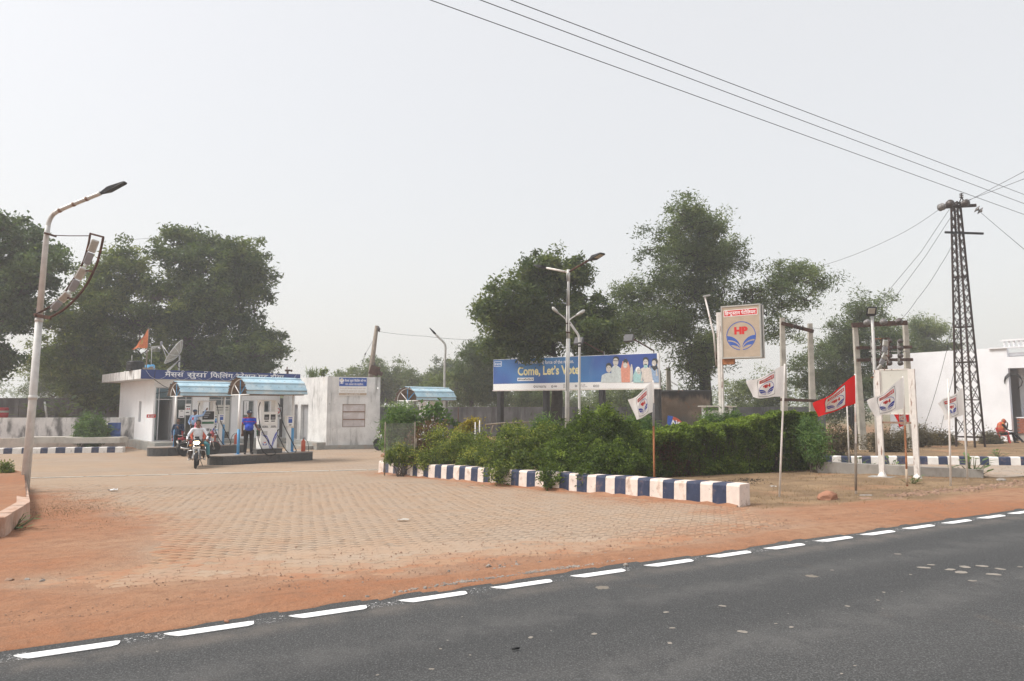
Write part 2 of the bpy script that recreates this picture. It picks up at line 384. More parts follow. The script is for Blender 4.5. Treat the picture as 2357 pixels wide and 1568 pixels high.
def write(mb, body, x, y, h, place, mi=0, weight=.012, width=None, anchor='l', sub=0):
    """tokens: '{r}' repha hook over the last letter, '{~c}' half form of letter c"""
    toks = []; i = 0
    while i < len(body):
        if body[i] == '{':
            j = body.index('}', i); toks.append(body[i:j + 1]); i = j + 1
        else:
            j = body.find('{', i); j = len(body) if j < 0 else j
            toks.append(body[i:j]); i = j
    V = []; F = []; pen = 0.0
    for t in toks:
        if t == '{r}':
            for k in range(6):
                a0, a1 = R(200 - k * 35), R(200 - (k + 1) * 35)
                for rr in ((.10, .155),):
                    q = len(V); cx = pen - .10; cy = .80
                    V += [(cx + rr[0] * math.cos(a0), cy + rr[0] * math.sin(a0)), (cx + rr[1] * math.cos(a0), cy + rr[1] * math.sin(a0)),
                          (cx + rr[1] * math.cos(a1), cy + rr[1] * math.sin(a1)), (cx + rr[0] * math.cos(a1), cy + rr[0] * math.sin(a1))]
                    F += [(q, q + 3, q + 2), (q, q + 2, q + 1)]
            continue
        vs, fs = text_geo(t[2:-1], weight, True) if t.startswith('{~') else text_geo(t, weight)
        q = len(V); V += [(a + pen, b) for a, b in vs]; F += [tuple(k + q for k in f) for f in fs]
        lead = len(t) - len(t.lstrip(' ')); tail = len(t) - len(t.rstrip(' '))
        if vs: pen = max(a for a, b in vs) + pen + (.02 if not t.startswith('{~') else -.01) + tail * .22
    if not V: return
    wid = max(a for a, b in V); sx = sy = h / .7
    if width: sx = width / wid
    ox = x - (wid * sx / 2 if anchor == 'c' else 0)
    mb._add([place(ox + a * sx, y + b * sy) for a, b in V], F, mi)
def flat(mb, pts, place, mi=0): mb._add([place(a, b) for a, b in pts], [tuple(range(len(pts)))], mi)
def strip2(mb, A, B, place, mi=0):
    """band between two equally long polylines"""
    n = len(A); vs = [place(*p) for p in A] + [place(*p) for p in B]
    mb._add(vs, [(i, i + 1, n + i + 1, n + i) for i in range(n - 1)], mi)
def ring2(mb, cx, cy, r0, r1, place, mi=0, n=40, a0=0, a1=360, sy=1.0):
    A = [(cx + r0 * math.cos(R(a0 + (a1 - a0) * i / n)), cy + sy * r0 * math.sin(R(a0 + (a1 - a0) * i / n))) for i in range(n + 1)]
    B = [(cx + r1 * math.cos(R(a0 + (a1 - a0) * i / n)), cy + sy * r1 * math.sin(R(a0 + (a1 - a0) * i / n))) for i in range(n + 1)]
    strip2(mb, A, B, place, mi)
def emblem(mb, cx, cy, r, place, ring=0, letters=1, sy=1.0):
    """round two-winged emblem with two red letters; ring/letters are material slots"""
    ring2(mb, cx, cy, r * .945, r, place, ring, 44, -84, 264, sy)
    for s in (-1, 1):
        for o0, o1 in ((.02, -.26), (-.36, -.62)):
            A = []; B = []
            for i in range(9):
                t = i / 8.0; a = math.pi / 2 * t
                def cur(off, inn):
                    # quarter sweep from the rim down to the foot
                    x0 = math.sqrt(max(0, .945 ** 2 - off ** 2)); xf = inn
                    return (xf + (x0 - xf) * (1 - math.sin(a)), off - (off + .93) * (1 - math.cos(a)))
                p = cur(o0, .045 if o0 > -.1 else .10); q = cur(o1, .045 if o0 > -.1 else .10)
                q = (q[0] if t < .999 else p[0], q[1])
                A.append((cx + s * p[0] * r, cy + p[1] * r * sy)); B.append((cx + s * q[0] * r, cy + q[1] * r * sy))
            strip2(mb, A, B, place, ring)
    write(mb, 'HP', cx, cy + r * .14 * sy, r * .46 * sy, place, letters, weight=.06, anchor='c', width=r * .92)
# ================================================================== the ground
def vnoise(x, y, s, seed=0):
    """cheap value noise on arrays"""
    x = x * s + 17.3 * seed; y = y * s + 5.1 * seed
    xi = np.floor(x).astype(np.int64); yi = np.floor(y).astype(np.int64); fx = x - xi; fy = y - yi
    fx = fx * fx * (3 - 2 * fx); fy = fy * fy * (3 - 2 * fy)
    def h(a, b):
        n = (a * 374761393 + b * 668265263 + seed * 974711) & 0x7fffffff
        n = ((n ^ (n >> 13)) * 1274126177) & 0x7fffffff
        return ((n ^ (n >> 16)) & 0xffff) / 65535.0
    return (h(xi, yi) * (1 - fx) + h(xi + 1, yi) * fx) * (1 - fy) + (h(xi, yi + 1) * (1 - fx) + h(xi + 1, yi + 1) * fx) * fy
def fbm(x, y, s, seed=0, oct=4):
    a = 0; w_ = .5
    for k in range(oct): a = a + w_ * vnoise(x, y, s * 2 ** k, seed + k); w_ *= .5
    return a / (1 - .5 ** oct)
def sdist(px, py, poly):
    """signed distance to a polygon, positive inside"""
    d = np.full(px.shape, 1e9); ins = np.zeros(px.shape, bool); n = len(poly)
    for i in range(n):
        ax, ay = poly[i]; bx_, by_ = poly[(i + 1) % n]
        ex, ey = bx_ - ax, by_ - ay; wx, wy = px - ax, py - ay
        t = np.clip((wx * ex + wy * ey) / (ex * ex + ey * ey), 0, 1)
        d = np.minimum(d, np.hypot(wx - t * ex, wy - t * ey))
        c = ((ay <= py) & (by_ > py)) | ((by_ <= py) & (ay > py))
        ins ^= c & (px < ax + (py - ay) / (ey if ey else 1e-9) * ex)
    return np.where(ins, d, -d)
def g2(px, py): v = gp(px, py); return (v.x, v.y)
PAVE = [g2(*p) for p in [(150, 1338), (300, 1352), (520, 1346), (760, 1330), (1000, 1300), (1400, 1268), (1640, 1236), (1790, 1196)]] + \
       [(3.9, 12.3), (-4.3, 21.9), (-2.0, 27), (2, 32), (-5, 42), (-14, 45), (-21, 36.5), (-27, 33.5), (-30, 26), (-13.2, 18.2)] + \
       [g2(*p) for p in [(230, 1165), (330, 1195), (395, 1250), (385, 1285), (250, 1318)]]
KF, KN = (-4.16, 21.6), (3.99, 12.24)        # painted kerb, far and near end
GRASS = [(4.3, 11.6), (6.2, 12.15), (8.5, 13.2), (10.6, 14.5), (15, 17.0), (26, 23.2), (40, 31), (44, 46), (30, 60), (-2, 46), (2, 34), (-1.5, 27), (-4, 21.8), (4.0, 12.4)]
us = np.concatenate([-np.geomspace(2600, 13, 34), np.arange(-12.5, 25, .13), np.geomspace(25.3, 2600, 34)])
ds = np.concatenate([-np.geomspace(600, 10, 14), [-9.6, -9.2, -8.8, -6, -3, -1.2, -.7, -.5], np.arange(-.4, 1.2, .05), np.arange(1.2, 9, .085), np.arange(9, 24, .2), np.arange(24, 60, .9), np.geomspace(62, 2600, 24)])
U, D = np.meshgrid(us, ds)
X = U * RU[0] + (D + EDGE) * RN[0]; Y = U * RU[1] + (D + EDGE) * RN[1]
Z = np.interp(D, _ZD, _ZV)
sp = .3 + sdist(X, Y, PAVE) + (fbm(X, Y, .55, 3) - .5) * 1.5 + (fbm(X, Y, 3.0, 9) - .5) * .5
sg = sdist(X, Y, GRASS) + (fbm(X, Y, .6, 5) - .5) * 1.4
pave = np.clip(.5 + sp / .5, 0, 1); pcol = np.clip(.35 + sp / 2.4 + (fbm(X, Y, 1.7, 61) - .5) * .5, 0, 1); grass = np.clip(.5 + sg / .5, 0, 1)
far = np.clip((D - 60) / 40, 0, 1) + np.clip((np.abs(U - 6) - 45) / 30, 0, 1); far = np.clip(far, 0, 1)
lump = (fbm(X, Y, 1.3, 11) - .5) * .05 + (fbm(X, Y, 6, 12) - .5) * .022
soft = 1 - pave
edge_noise = (fbm(X, Y, 2.5, 21) - .5) * .22 + (fbm(X, Y, 9, 22) - .5) * .09
Zs = Z + np.where(D > .15, lump * soft * np.clip((D - .1) / .8, .2, 1), 0) + soft * .018 - pave * .0007
# wheel ruts running along the verge
Zs = Zs - soft * .016 * np.exp(-((D - .95 + .12 * np.sin(U * .5)) / .22) ** 2) + soft * .02 * np.exp(-((D - .45) / .18) ** 2)
onroad = D + edge_noise
Zs = np.where(D < .35, np.where(onroad > -.03, .003 + np.clip((onroad + .03), 0, .3) * .06, -.05), Zs)
Zs = np.where((D < -9.0) & (D > -9.3), -.05, Zs)
nU, nD = len(us), len(ds)
verts = np.stack([X, Y, Zs], -1).reshape(-1, 3)
ii = (np.arange(nD - 1)[:, None] * nU + np.arange(nU - 1)[None]).reshape(-1)
faces = np.stack([ii, ii + 1, ii + nU + 1, ii + nU], -1)
def np_mesh(name, V, F, smooth=False):
    me = bpy.data.meshes.new(name); k = F.shape[1]
    me.vertices.add(len(V)); me.vertices.foreach_set('co', np.ascontiguousarray(V, np.float32).ravel())
    me.loops.add(F.size); me.loops.foreach_set('vertex_index', np.ascontiguousarray(F, np.int32).ravel())
    me.polygons.add(len(F)); me.polygons.foreach_set('loop_start', np.arange(0, F.size, k, dtype=np.int32))
    me.polygons.foreach_set('loop_total', np.full(len(F), k, np.int32))
    if smooth: me.polygons.foreach_set('use_smooth', np.ones(len(F), bool))
    me.update(calc_edges=True); return me
gm = np_mesh('ground', verts, faces, True)
for nm, arr in (('pave', pave), ('pcol', pcol), ('grass', grass), ('far', far)):
    a = gm.attributes.new(nm, 'FLOAT', 'POINT'); a.data.foreach_set('value', arr.reshape(-1).astype(np.float32))
m, t, p = new_mat('earth')
n1 = step(t, noise(t, .35, 5, .6), .35, .68); n2 = noise(t, 5, 6, .65); n3 = noise(t, 60, 4, .7)
red = mixc(t, n1, (.335, .155, .085), (.36, .215, .135)); red = mixc(t, step(t, n2, .4, .7), red, (.28, .15, .092))
dusty = mixc(t, step(t, noise(t, .22, 4), .35, .65), (.385, .288, .208), (.36, .285, .222))
dusty = mixc(t, math_(t, 'MULTIPLY', step(t, noise(t, 1.6, 5), .5, .75), .6), dusty, (.40, .255, .165))
bm_ = _n(t, 'ShaderNodeMapping'); bm_.inputs['Rotation'].default_value = (0, 0, R(17)); t.links.new(pos(t), bm_.inputs[0])
bk_ = _n(t, 'ShaderNodeTexBrick'); bk_.inputs['Scale'].default_value = 1.0; bk_.inputs['Brick Width'].default_value = .212; bk_.inputs['Row Height'].default_value = .158; bk_.inputs['Mortar Size'].default_value = .012
bk_.inputs['Color1'].default_value = (1, 1, 1, 1); bk_.inputs['Color2'].default_value = (.93, .93, .93, 1); bk_.inputs['Mortar'].default_value = (.72, .70, .68, 1); t.links.new(bm_.outputs[0], bk_.inputs['Vector'])
dusty = mixc(t, math_(t, 'MULTIPLY', step(t, noise(t, .7, 4), .3, .6), .8), dusty, mixc(t, 1.0, dusty, bk_.outputs[0], 'MULTIPLY'))
gcol = mixc(t, step(t, noise(t, 1.1, 6), .38, .66), (.205, .14, .085), (.31, .215, .13)); gcol = mixc(t, step(t, noise(t, .5, 5), .55, .72), gcol, (.37, .20, .115))
fcol = mixc(t, n1, (.20, .165, .10), (.145, .14, .075))
c = mixc(t, step(t, attr(t, 'pcol'), .15, .85), red, dusty); c = mixc(t, attr(t, 'grass'), c, gcol); c = mixc(t, attr(t, 'far'), c, fcol)
rm_ = _n(t, 'ShaderNodeMapping'); rm_.inputs['Rotation'].default_value = (0, 0, -R(28.5)); t.links.new(pos(t), rm_.inputs[0])
rut = noise(t, 1.0, 5, .6, (.35, 5.0, 1), vec=rm_.outputs[0])
c = mixc(t, math_(t, 'MULTIPLY', step(t, rut, .52, .72), .40), c, mixc(t, 1.0, c, (1.22, 1.28, 1.32), 'MULTIPLY')); c = mixc(t, math_(t, 'MULTIPLY', step(t, rut, .46, .28), .40), c, mixc(t, 1.0, c, (.74, .70, .68), 'MULTIPLY'))
c = mixc(t, math_(t, 'MULTIPLY', step(t, noise(t, 17, 5, .7), .52, .70), .38), c, mixc(t, 1.0, c, (.66, .60, .58), 'MULTIPLY')); c = mixc(t, math_(t, 'MULTIPLY', step(t, noise(t, 26, 4, .7), .56, .72), .35), c, mixc(t, 1.0, c, (1.3, 1.35, 1.4), 'MULTIPLY'))
c = mixc(t, math_(t, 'MULTIPLY', step(t, n3, .55, .70), .55), c, (.15, .085, .058)); c = mixc(t, math_(t, 'MULTIPLY', step(t, noise(t, 110, 2), .64, .72), .5), c, (.55, .40, .30))
t.links.new(c, p.inputs['Base Color']); p.inputs['Roughness'].default_value = .95; p.inputs['Specular IOR Level'].default_value = .12
t.links.new(bump(t, math_(t, 'ADD', n2, math_(t, 'MULTIPLY', noise(t, 24, 5, .7), .8)), .8, .035), p.inputs['Normal']); MATS['earth'] = m
gm.materials.append(m)
ground = bpy.data.objects.new('ground', gm); COL.objects.link(ground); struct(ground)

# ------------------------------------------------------------------ asphalt road
def road_pt(u, d, z=0.0): return (u * RU[0] + (d + EDGE) * RN[0], u * RU[1] + (d + EDGE) * RN[1], z)
m, t, p = new_mat('asphalt')
mp = _n(t, 'ShaderNodeMapping'); mp.inputs['Rotation'].default_value = (0, 0, -R(28.5)); t.links.new(pos(t), mp.inputs[0])
lane = noise(t, .5, 4, .5, (.10, 1.0, 1), vec=mp.outputs[0]); grit = noise(t, 85, 4, .75)
c = mixc(t, step(t, lane, .35, .68), (.090, .092, .094), (.132, .133, .133))
c = mixc(t, step(t, grit, .45, .62), mixc(t, .65, c, (.022, .022, .022)), c); c = mixc(t, step(t, grit, .60, .74), c, (.27, .265, .255))
dt = _n(t, 'ShaderNodeVectorMath', operation='DOT_PRODUCT'); dt.inputs[1].default_value = (RN[0], RN[1], 0); t.links.new(pos(t), dt.inputs[0])
dv_ = math_(t, 'ADD', dt.outputs['Value'], math_(t, 'MULTIPLY', math_(t, 'SUBTRACT', noise(t, .6, 4), .5), .35))
for cen, wid, amt, col_ in ((2.05, .16, .55, (.24, .235, .23)), (3.4, .45, .35, (.165, .16, .155)), (4.55, .35, .30, (.16, .155, .15)), (5.25, .22, .45, (.19, .165, .145)), (1.0, .5, .3, (.16, .158, .155))):
    ab = math_(t, 'ABSOLUTE', math_(t, 'SUBTRACT', dv_, cen)); c = mixc(t, math_(t, 'MULTIPLY', math_(t, 'MULTIPLY', step(t, ab, 0, wid, 1, 0), step(t, noise(t, 3, 5, .65), .3, .65)), amt), c, col_)
c = mixc(t, math_(t, 'MULTIPLY', step(t, noise(t, 11, 5, .7), .5, .72), .35), c, mixc(t, 1.0, c, (1.35, 1.35, 1.35), 'MULTIPLY')); c = mixc(t, math_(t, 'MULTIPLY', step(t, noise(t, 7, 5, .7), .55, .75), .4), c, mixc(t, 1.0, c, (.62, .62, .62), 'MULTIPLY'))
vo = _n(t, 'ShaderNodeTexVoronoi'); vo.inputs['Scale'].default_value = .95; t.links.new(pos(t), vo.inputs['Vector'])
warp = math_(t, 'ADD', vo.outputs['Distance'], math_(t, 'MULTIPLY', math_(t, 'SUBTRACT', noise(t, 22, 3), .5), .12))
sz = _n(t, 'ShaderNodeSeparateColor'); t.links.new(vo.outputs['Color'], sz.inputs[0])
spot = math_(t, 'MULTIPLY', step(t, math_(t, 'SUBTRACT', warp, math_(t, 'MULTIPLY', math_(t, 'POWER', sz.outputs[0], 2), .10)), .0, .012, 1, 0), .75)
c = mixc(t, spot, c, (.27, .235, .19))
vo2 = _n(t, 'ShaderNodeTexVoronoi'); vo2.inputs['Scale'].default_value = 3.1; t.links.new(pos(t), vo2.inputs['Vector'])
c = mixc(t, math_(t, 'MULTIPLY', step(t, math_(t, 'ADD', vo2.outputs['Distance'], math_(t, 'MULTIPLY', noise(t, 40, 2), .05)), .045, .06, 1, 0), .6), c, (.36, .34, .30))
c = mixc(t, math_(t, 'MULTIPLY', step(t, noise(t, .9, 5, .6), .6, .8), .35), c, (.20, .15, .115))
t.links.new(c, p.inputs['Base Color']); p.inputs['Roughness'].default_value = .86; p.inputs['Specular IOR Level'].default_value = .25
t.links.new(bump(t, grit, .7, .012), p.inputs['Normal']); MATS['asphalt'] = m
mb = MB()
ul = np.concatenate([-np.geomspace(2400, 30, 10), np.arange(-26, 60, 4), np.geomspace(62, 2400, 10)])
for i in range(len(ul) - 1):
    mb.quad(road_pt(ul[i], -9.1, .004), road_pt(ul[i + 1], -9.1, .004), road_pt(ul[i + 1], .30, .002), road_pt(ul[i], .30, .002))
road = struct(mb.build('road', 'asphalt'))
# painted edge dashes (each a patch of thermoplastic paint) and the worn overspray between them
mat('road_paint', (.86, .86, .86), .6, var=.03, vs=20)
dash = MB(); L, Wd = .50, .105
pts = [(0, 0), (.03, -.004), (L - .05, 0), (L - .012, .02), (L, .06), (L, Wd - .012), (L - .03, Wd), (-.09, Wd), (-.055, Wd * .5)]
k = len(pts); vv = []
for z in (.0, .004):
    vv += [road_pt(a, b, z) for a, b in pts]
o0 = Vector(road_pt(0, 0, 0))
dash._add([Vector(v) - o0 for v in vv], [tuple(range(k, 2 * k))] + [(i, (i + 1) % k, k + (i + 1) % k, k + i) for i in range(k)])
dme = dash.mesh('edge_dash', 'road_paint')
PER = .846; u_first = (np.array([-0.05, 6.07]) @ RU)
for i in range(-16, 44):
    u = u_first + i * PER + random.uniform(-.02, .02)
    o = part('edge_dash', dme, road, road_pt(u, -.245 + random.uniform(-.008, .008), .0055))
m, t, p = new_mat('overspray')
f = step(t, noise(t, 55, 3, .7), .57, .66); p.inputs['Base Color'].default_value = (.8, .8, .8, 1); p.inputs['Roughness'].default_value = .7
t.links.new(math_(t, 'MULTIPLY', math_(t, 'MULTIPLY', f, step(t, noise(t, 4, 3), .3, .6)), .85), p.inputs['Alpha']); MATS['overspray'] = m
mb = MB()
for i in range(-16, 44):
    u = u_first + i * PER
    mb.quad(road_pt(u + L - .02, -.25, .0062), road_pt(u + PER - .03, -.25, .0062), road_pt(u + PER - .03, -.10, .0062), road_pt(u + L - .02, -.10, .0062))
mb.build('paint_overspray', 'overspray', road)

# dried mud splashes on the asphalt, each a thin flat crust
mat('mud_crust', (.27, .245, .215), .95, var=.12, vs=30)
z4 = lambda a, b: ((2700 + .5923 * a) / 1.7378, (1900 + .5923 * b) / 1.7378); z3 = lambda a, b: ((1400 + .594 * a) / 1.7378, (1900 + .594 * b) / 1.7378)
spots = [(z4(a, b), w_) for a, b, w_ in ((1680, 629, 100), (1730, 610, 55), (1860, 642, 85), (1930, 660, 105), (1955, 624, 95), (2070, 618, 85), (2195, 638, 70), (2150, 674, 100), (2010, 718, 60), (1505, 537, 50), (320, 888, 60), (455, 1062, 78), (1165, 890, 42), (785, 1032, 48), (1370, 850, 28), (1060, 646, 30), (1410, 796, 30), (1125, 1347, 28), (1215, 1294, 28), (680, 1008, 28), (2330, 624, 40), (1590, 676, 30))]
spots += [(z3(a, b), w_) for a, b, w_ in ((1217, 1098, 50), (1645, 1075, 58), (2130, 928, 48), (2170, 1035, 44), (2153, 1137, 50), (610, 1176, 28), (185, 1353, 28), (755, 960, 14), (810, 1218, 20), (550, 1312, 40))]
for (px, py), w_ in spots:
    v = gp(px, py); rr_ = w_ * .5923 / 1.7378 / 2 * v.y / FPX * .8; mb = MB(); k = 12; ph = random.random() * 6
    rim = [rr_ * (1 + .22 * math.sin(2 * i * 6.283 / k + ph) + random.uniform(-.16, .16)) for i in range(k)]
    ring_ = [(v.x + rim[i] * math.cos(i * 6.283 / k), v.y + rim[i] * .8 * math.sin(i * 6.283 / k)) for i in range(k)]
    mb._add([(x - v.x, y - v.y, .0005) for x, y in ring_] + [((x - v.x) * .9, (y - v.y) * .9, .002) for x, y in ring_], [tuple(range(k, 2 * k))] + [(i, (i + 1) % k, k + (i + 1) % k, k + i) for i in range(k)])
    o = mb.build('mud_spot', 'mud_crust', road); o.location = (v.x, v.y, .0045)
# ------------------------------------------------------------------ block paving
m, t, p = new_mat('paver')
tt = attr(t, 'tint')
c = mixc(t, tt, (.365, .29, .225), (.40, .318, .246))
c = mixc(t, step(t, noise(t, .45, 5, .6), .36, .66), c, (.405, .28, .195)); c = mixc(t, math_(t, 'MULTIPLY', step(t, noise(t, 3.2, 5, .6), .45, .7), .6), c, (.40, .265, .18))
c = mixc(t, math_(t, 'MULTIPLY', step(t, noise(t, .18, 4), .45, .62), .3), c, (.33, .28, .235))
c = mixc(t, math_(t, 'MULTIPLY', step(t, noise(t, 70, 3, .7), .6, .72), .5), c, (.19, .12, .085))
c = mixc(t, step(t, attr(t, 'edge'), 0, .5), c, mixc(t, step(t, noise(t, 2.2, 5, .6), .35, .65), (.38, .272, .192), (.38, .292, .222))); c = mixc(t, step(t, attr(t, 'edge'), .5, 1.0, 0, .9), c, mixc(t, step(t, noise(t, 2.6, 5, .6), .4, .62), (.35, .175, .10), (.375, .235, .15)))
t.links.new(c, p.inputs['Base Color']); p.inputs['Roughness'].default_value = .92; p.inputs['Specular IOR Level'].default_value = .15
t.links.new(bump(t, noise(t, 80, 4, .65), .35, .01), p.inputs['Normal']); MATS['paver'] = m
PL, PW = .212, .158
ca, sa = math.cos(R(-17)), math.sin(R(-17))
h = PL / 2 - .0014; k_ = PW / 2 - .0014; zg = .022
OUT = np.array([(-h, -k_), (-h * .5, -k_), (-h * .38, -k_ + zg), (h * .62, -k_ + zg), (h * .74, -k_), (h, -k_), (h, k_), (h * .74, k_), (h * .62, k_ + zg), (-h * .38, k_ + zg), (-h * .5, k_), (-h, k_)])
INN = OUT * np.array([.965, .955])
gi, gj = np.meshgrid(np.arange(-110, 120), np.arange(-10, 190))
_ro = np.cumsum(rng.uniform(.44, .56, 400)); lx = (gi + (_ro[gj + 20] % 1.0)) * PL; ly = gj * PW
wx = lx * ca - ly * sa - 1.5; wy = lx * sa + ly * ca + 5.0
wx, wy = wx.ravel(), wy.ravel()
dd = sdist(wx, wy, PAVE) + (fbm(wx, wy, .8, 31) - .5) * .5
keep = (dd > -.12) & (wy < 15.5 + 5 * fbm(wx, wy, .5, 77)) & (wx / np.maximum(wy, .1) > -.80) & (road_d(wx, wy) > .5)
wx, wy, ed = wx[keep], wy[keep], (.5 * np.clip((wy[keep] - 7.0) / 5.0 + (fbm(wx[keep], wy[keep], 1.5, 88) - .5) * 1.2, 0, 1) + .0)
_rd = np.clip(.85 - sdist(wx, wy, PAVE) / 1.5 + (fbm(wx, wy, 1.3, 89) - .5) * 1.3, 0, 1); ed = np.where(_rd > .02, .5 + .5 * _rd, ed)
zt = np.interp(road_d(wx, wy), _ZD, _ZV) + .001 + rng.normal(0, .001, len(wx))
order = np.argsort(np.hypot(wx, wy)); wx, wy, zt, ed = wx[order], wy[order], zt[order], ed[order]
_slv = lambda x, y: (np.interp(road_d(x, y) + .1, _ZD, _ZV) - np.interp(road_d(x, y) - .1, _ZD, _ZV)) / .2
def paver_geo(n, cx, cy, cz, tilt):
    cosr, sinr = ca, sa
    allv = []
    for pts_, dz in ((OUT, -.035), (OUT, -.003), (INN, 0.0)):
        xx = pts_[:, 0] * cosr - pts_[:, 1] * sinr; yy = pts_[:, 0] * sinr + pts_[:, 1] * cosr
        zz = (xx * RN[0] + yy * RN[1]) * _slv(cx, cy)[:, None] + xx * tilt[:, :1] + yy * tilt[:, 1:2] + dz
        allv.append(np.stack([cx[:, None] + xx, cy[:, None] + yy, cz[:, None] + zz], -1))
    return np.concatenate(allv, 1)
N1 = 300
variants = []
for q in range(15):
    V = paver_geo(1, wx[60:61], wy[60:61], zt[60:61], rng.normal(0, .004, (1, 2)))[0] - np.array([wx[60], wy[60], zt[60]])
    F = [tuple(range(24, 36))] + [(i, (i + 1) % 12, 12 + (i + 1) % 12, 12 + i) for i in range(12)] + [(12 + i, 12 + (i + 1) % 12, 24 + (i + 1) % 12, 24 + i) for i in range(12)]
    me = bpy.data.meshes.new('paver'); me.from_pydata([tuple(v) for v in V], [], F); me.materials.append(MATS['paver'])
    a = me.attributes.new('tint', 'FLOAT', 'FACE'); a.data.foreach_set('value', np.full(len(F), rng.random(), np.float32)); a = me.attributes.new('edge', 'FLOAT', 'FACE'); a.data.foreach_set('value', np.full(len(F), (q // 3) / 4.0, np.float32)); variants.append(me)
for q in range(N1):
    part('paver', variants[int(round(ed[q] * 4)) * 3 + random.randrange(3)], ground, (wx[q], wy[q], zt[q]))
nearq = wy[N1:] < 99
RECT = np.array([(-h, -k_), (h, -k_), (h, k_), (-h, k_)])
def joined(sel, pts_):
    cx, cy, cz = wx[N1:][sel], wy[N1:][sel], zt[N1:][sel]; n = len(cx); kk = len(pts_); tl = rng.normal(0, .004, (n, 2))
    xx = pts_[:, 0] * ca - pts_[:, 1] * sa; yy = pts_[:, 0] * sa + pts_[:, 1] * ca
    zz = (xx * RN[0] + yy * RN[1]) * _slv(cx, cy)[:, None] + xx * tl[:, :1] + yy * tl[:, 1:2]
    top = np.stack([cx[:, None] + xx, cy[:, None] + yy, cz[:, None] + zz], -1); low = top.copy(); low[..., 2] -= .03
    i_ = np.arange(kk); j_ = (i_ + 1) % kk; Q = np.stack([kk + i_, kk + j_, j_, i_], -1)
    T = np.array([(0, 1, 10, 11), (1, 2, 9, 10), (2, 3, 8, 9), (3, 4, 7, 8), (4, 5, 6, 7)]) if kk == 12 else np.array([(0, 1, 2, 3)])
    FQ = np.concatenate([Q, T]); V = np.concatenate([top, low], 1).reshape(-1, 3)
    return V, (np.arange(n)[:, None, None] * 2 * kk + FQ[None]).reshape(-1, 4), np.repeat(rng.random(n), len(FQ)), np.repeat(ed[N1:][sel], len(FQ))
V1, F1, t1, e1 = joined(nearq, OUT)
me = np_mesh('block_paving', V1, F1); me.materials.append(MATS['paver'])
a = me.attributes.new('tint', 'FLOAT', 'FACE'); a.data.foreach_set('value', t1.astype(np.float32)); a = me.attributes.new('edge', 'FLOAT', 'FACE'); a.data.foreach_set('value', e1.astype(np.float32))
bp = bpy.data.objects.new('block_paving', me); COL.objects.link(bp); bp.parent = ground; bp['kind'] = 'stuff'
# concrete edge strip across the forecourt
mb = MB(); A, B = Vector((-17, 21.0, 0)), Vector((-2.4, 23.6, 0))
for i in range(12):
    a, b = inter(A, B, i / 12 + .002), inter(A, B, (i + 1) / 12 - .002); n_ = (B - A).cross(Vector((0, 0, 1))).normalized() * .07
    za, zb = tz(a.x, a.y) + .018, tz(b.x, b.y) + .018
    mb._add([a - n_ + Vector((0, 0, za)), b - n_ + Vector((0, 0, zb)), b + n_ + Vector((0, 0, zb)), a + n_ + Vector((0, 0, za)),
             a - n_ + Vector((0, 0, za - .06)), b - n_ + Vector((0, 0, zb - .06)), b + n_ + Vector((0, 0, zb - .06)), a + n_ + Vector((0, 0, za - .06))],
            [(0, 3, 2, 1), (0, 1, 5, 4), (2, 3, 7, 6), (1, 2, 6, 5), (3, 0, 4, 7)])
mb.build('paving_strip', 'concrete_pale', ground)
# side-exit slab on the right
mb = MB(); mb.poly([(11.9, 16.9, tz(11.9, 16.9) + .03), (22, 19.9, tz(22, 19.9) + .03), (16.2, 22.4, tz(16.2, 22.4) + .03), (9.5, 22.2, tz(9.5, 22.2) + .03)])
mat('dusty_slab', (.36, .30, .245), .9, var=.12, vs=2, stains=[(DUST, 2, (1, 1, 1), .45, .7, .6)], bmp=.2)
struct(mb.build('side_road', 'dusty_slab'))

# ------------------------------------------------------------------ loose stones, gravel and rubbish
def rock_mesh(name, r, seed, matn, flat_=.7, sub=2):
    bm = bmesh.new(); bmesh.ops.create_icosphere(bm, subdivisions=sub, radius=1.0)
    rs = random.Random(seed); off = Vector((rs.random() * 50, rs.random() * 50, rs.random() * 50))
    for v in bm.verts:
        n0 = mnoise.noise(v.co * 1.1 + off) * .45 + mnoise.noise(v.co * 2.6 + off) * .18
        v.co = v.co * (1 + n0); v.co.x *= r[0]; v.co.y *= r[1]; v.co.z *= r[2] * flat_
    me = bpy.data.meshes.new(name); bm.to_mesh(me); bm.free(); me.materials.append(MATS[matn])
    for pl in me.polygons: pl.use_smooth = False
    return me
def scatter_stones(name, spots, sizes, matn, parent=None):
    mb = MB(); bmv = []
    for (x, y), s in zip(spots, sizes):
        k = 6; z0 = tz(x, y)
        hgt = s * random.uniform(.35, .7); a0 = random.random() * 6
        rr = [s * random.uniform(.6, 1.1) for _ in range(k)]
        low = [(x + rr[i] * math.cos(a0 + i * 6.283 / k), y + rr[i] * math.sin(a0 + i * 6.283 / k), z0 + .012 - s * .3) for i in range(k)]
        top = [(x + rr[i] * .62 * math.cos(a0 + i * 6.283 / k), y + rr[i] * .62 * math.sin(a0 + i * 6.283 / k), z0 + .012 + hgt * random.uniform(.7, 1.1)) for i in range(k)]
        mb._add(low + top, [(i, (i + 1) % k, k + (i + 1) % k, k + i) for i in range(k)] + [tuple(range(k, 2 * k))])
    o = mb.build(name, matn, parent); return o
# fine gravel strewn over the verge: uncountable
sp_ = []; sz_ = []
while len(sp_) < 5000:
    u = random.uniform(-3, 14); d = abs(random.gauss(.9, 1.0)) + .12; x, y, _ = road_pt(u, d)
    if d < 4: sp_.append((x, y)); sz_.append(abs(random.gauss(.0, .0045)) + .003)
g_ = scatter_stones('gravel', sp_, sz_, 'stone'); g_['kind'] = 'stuff'
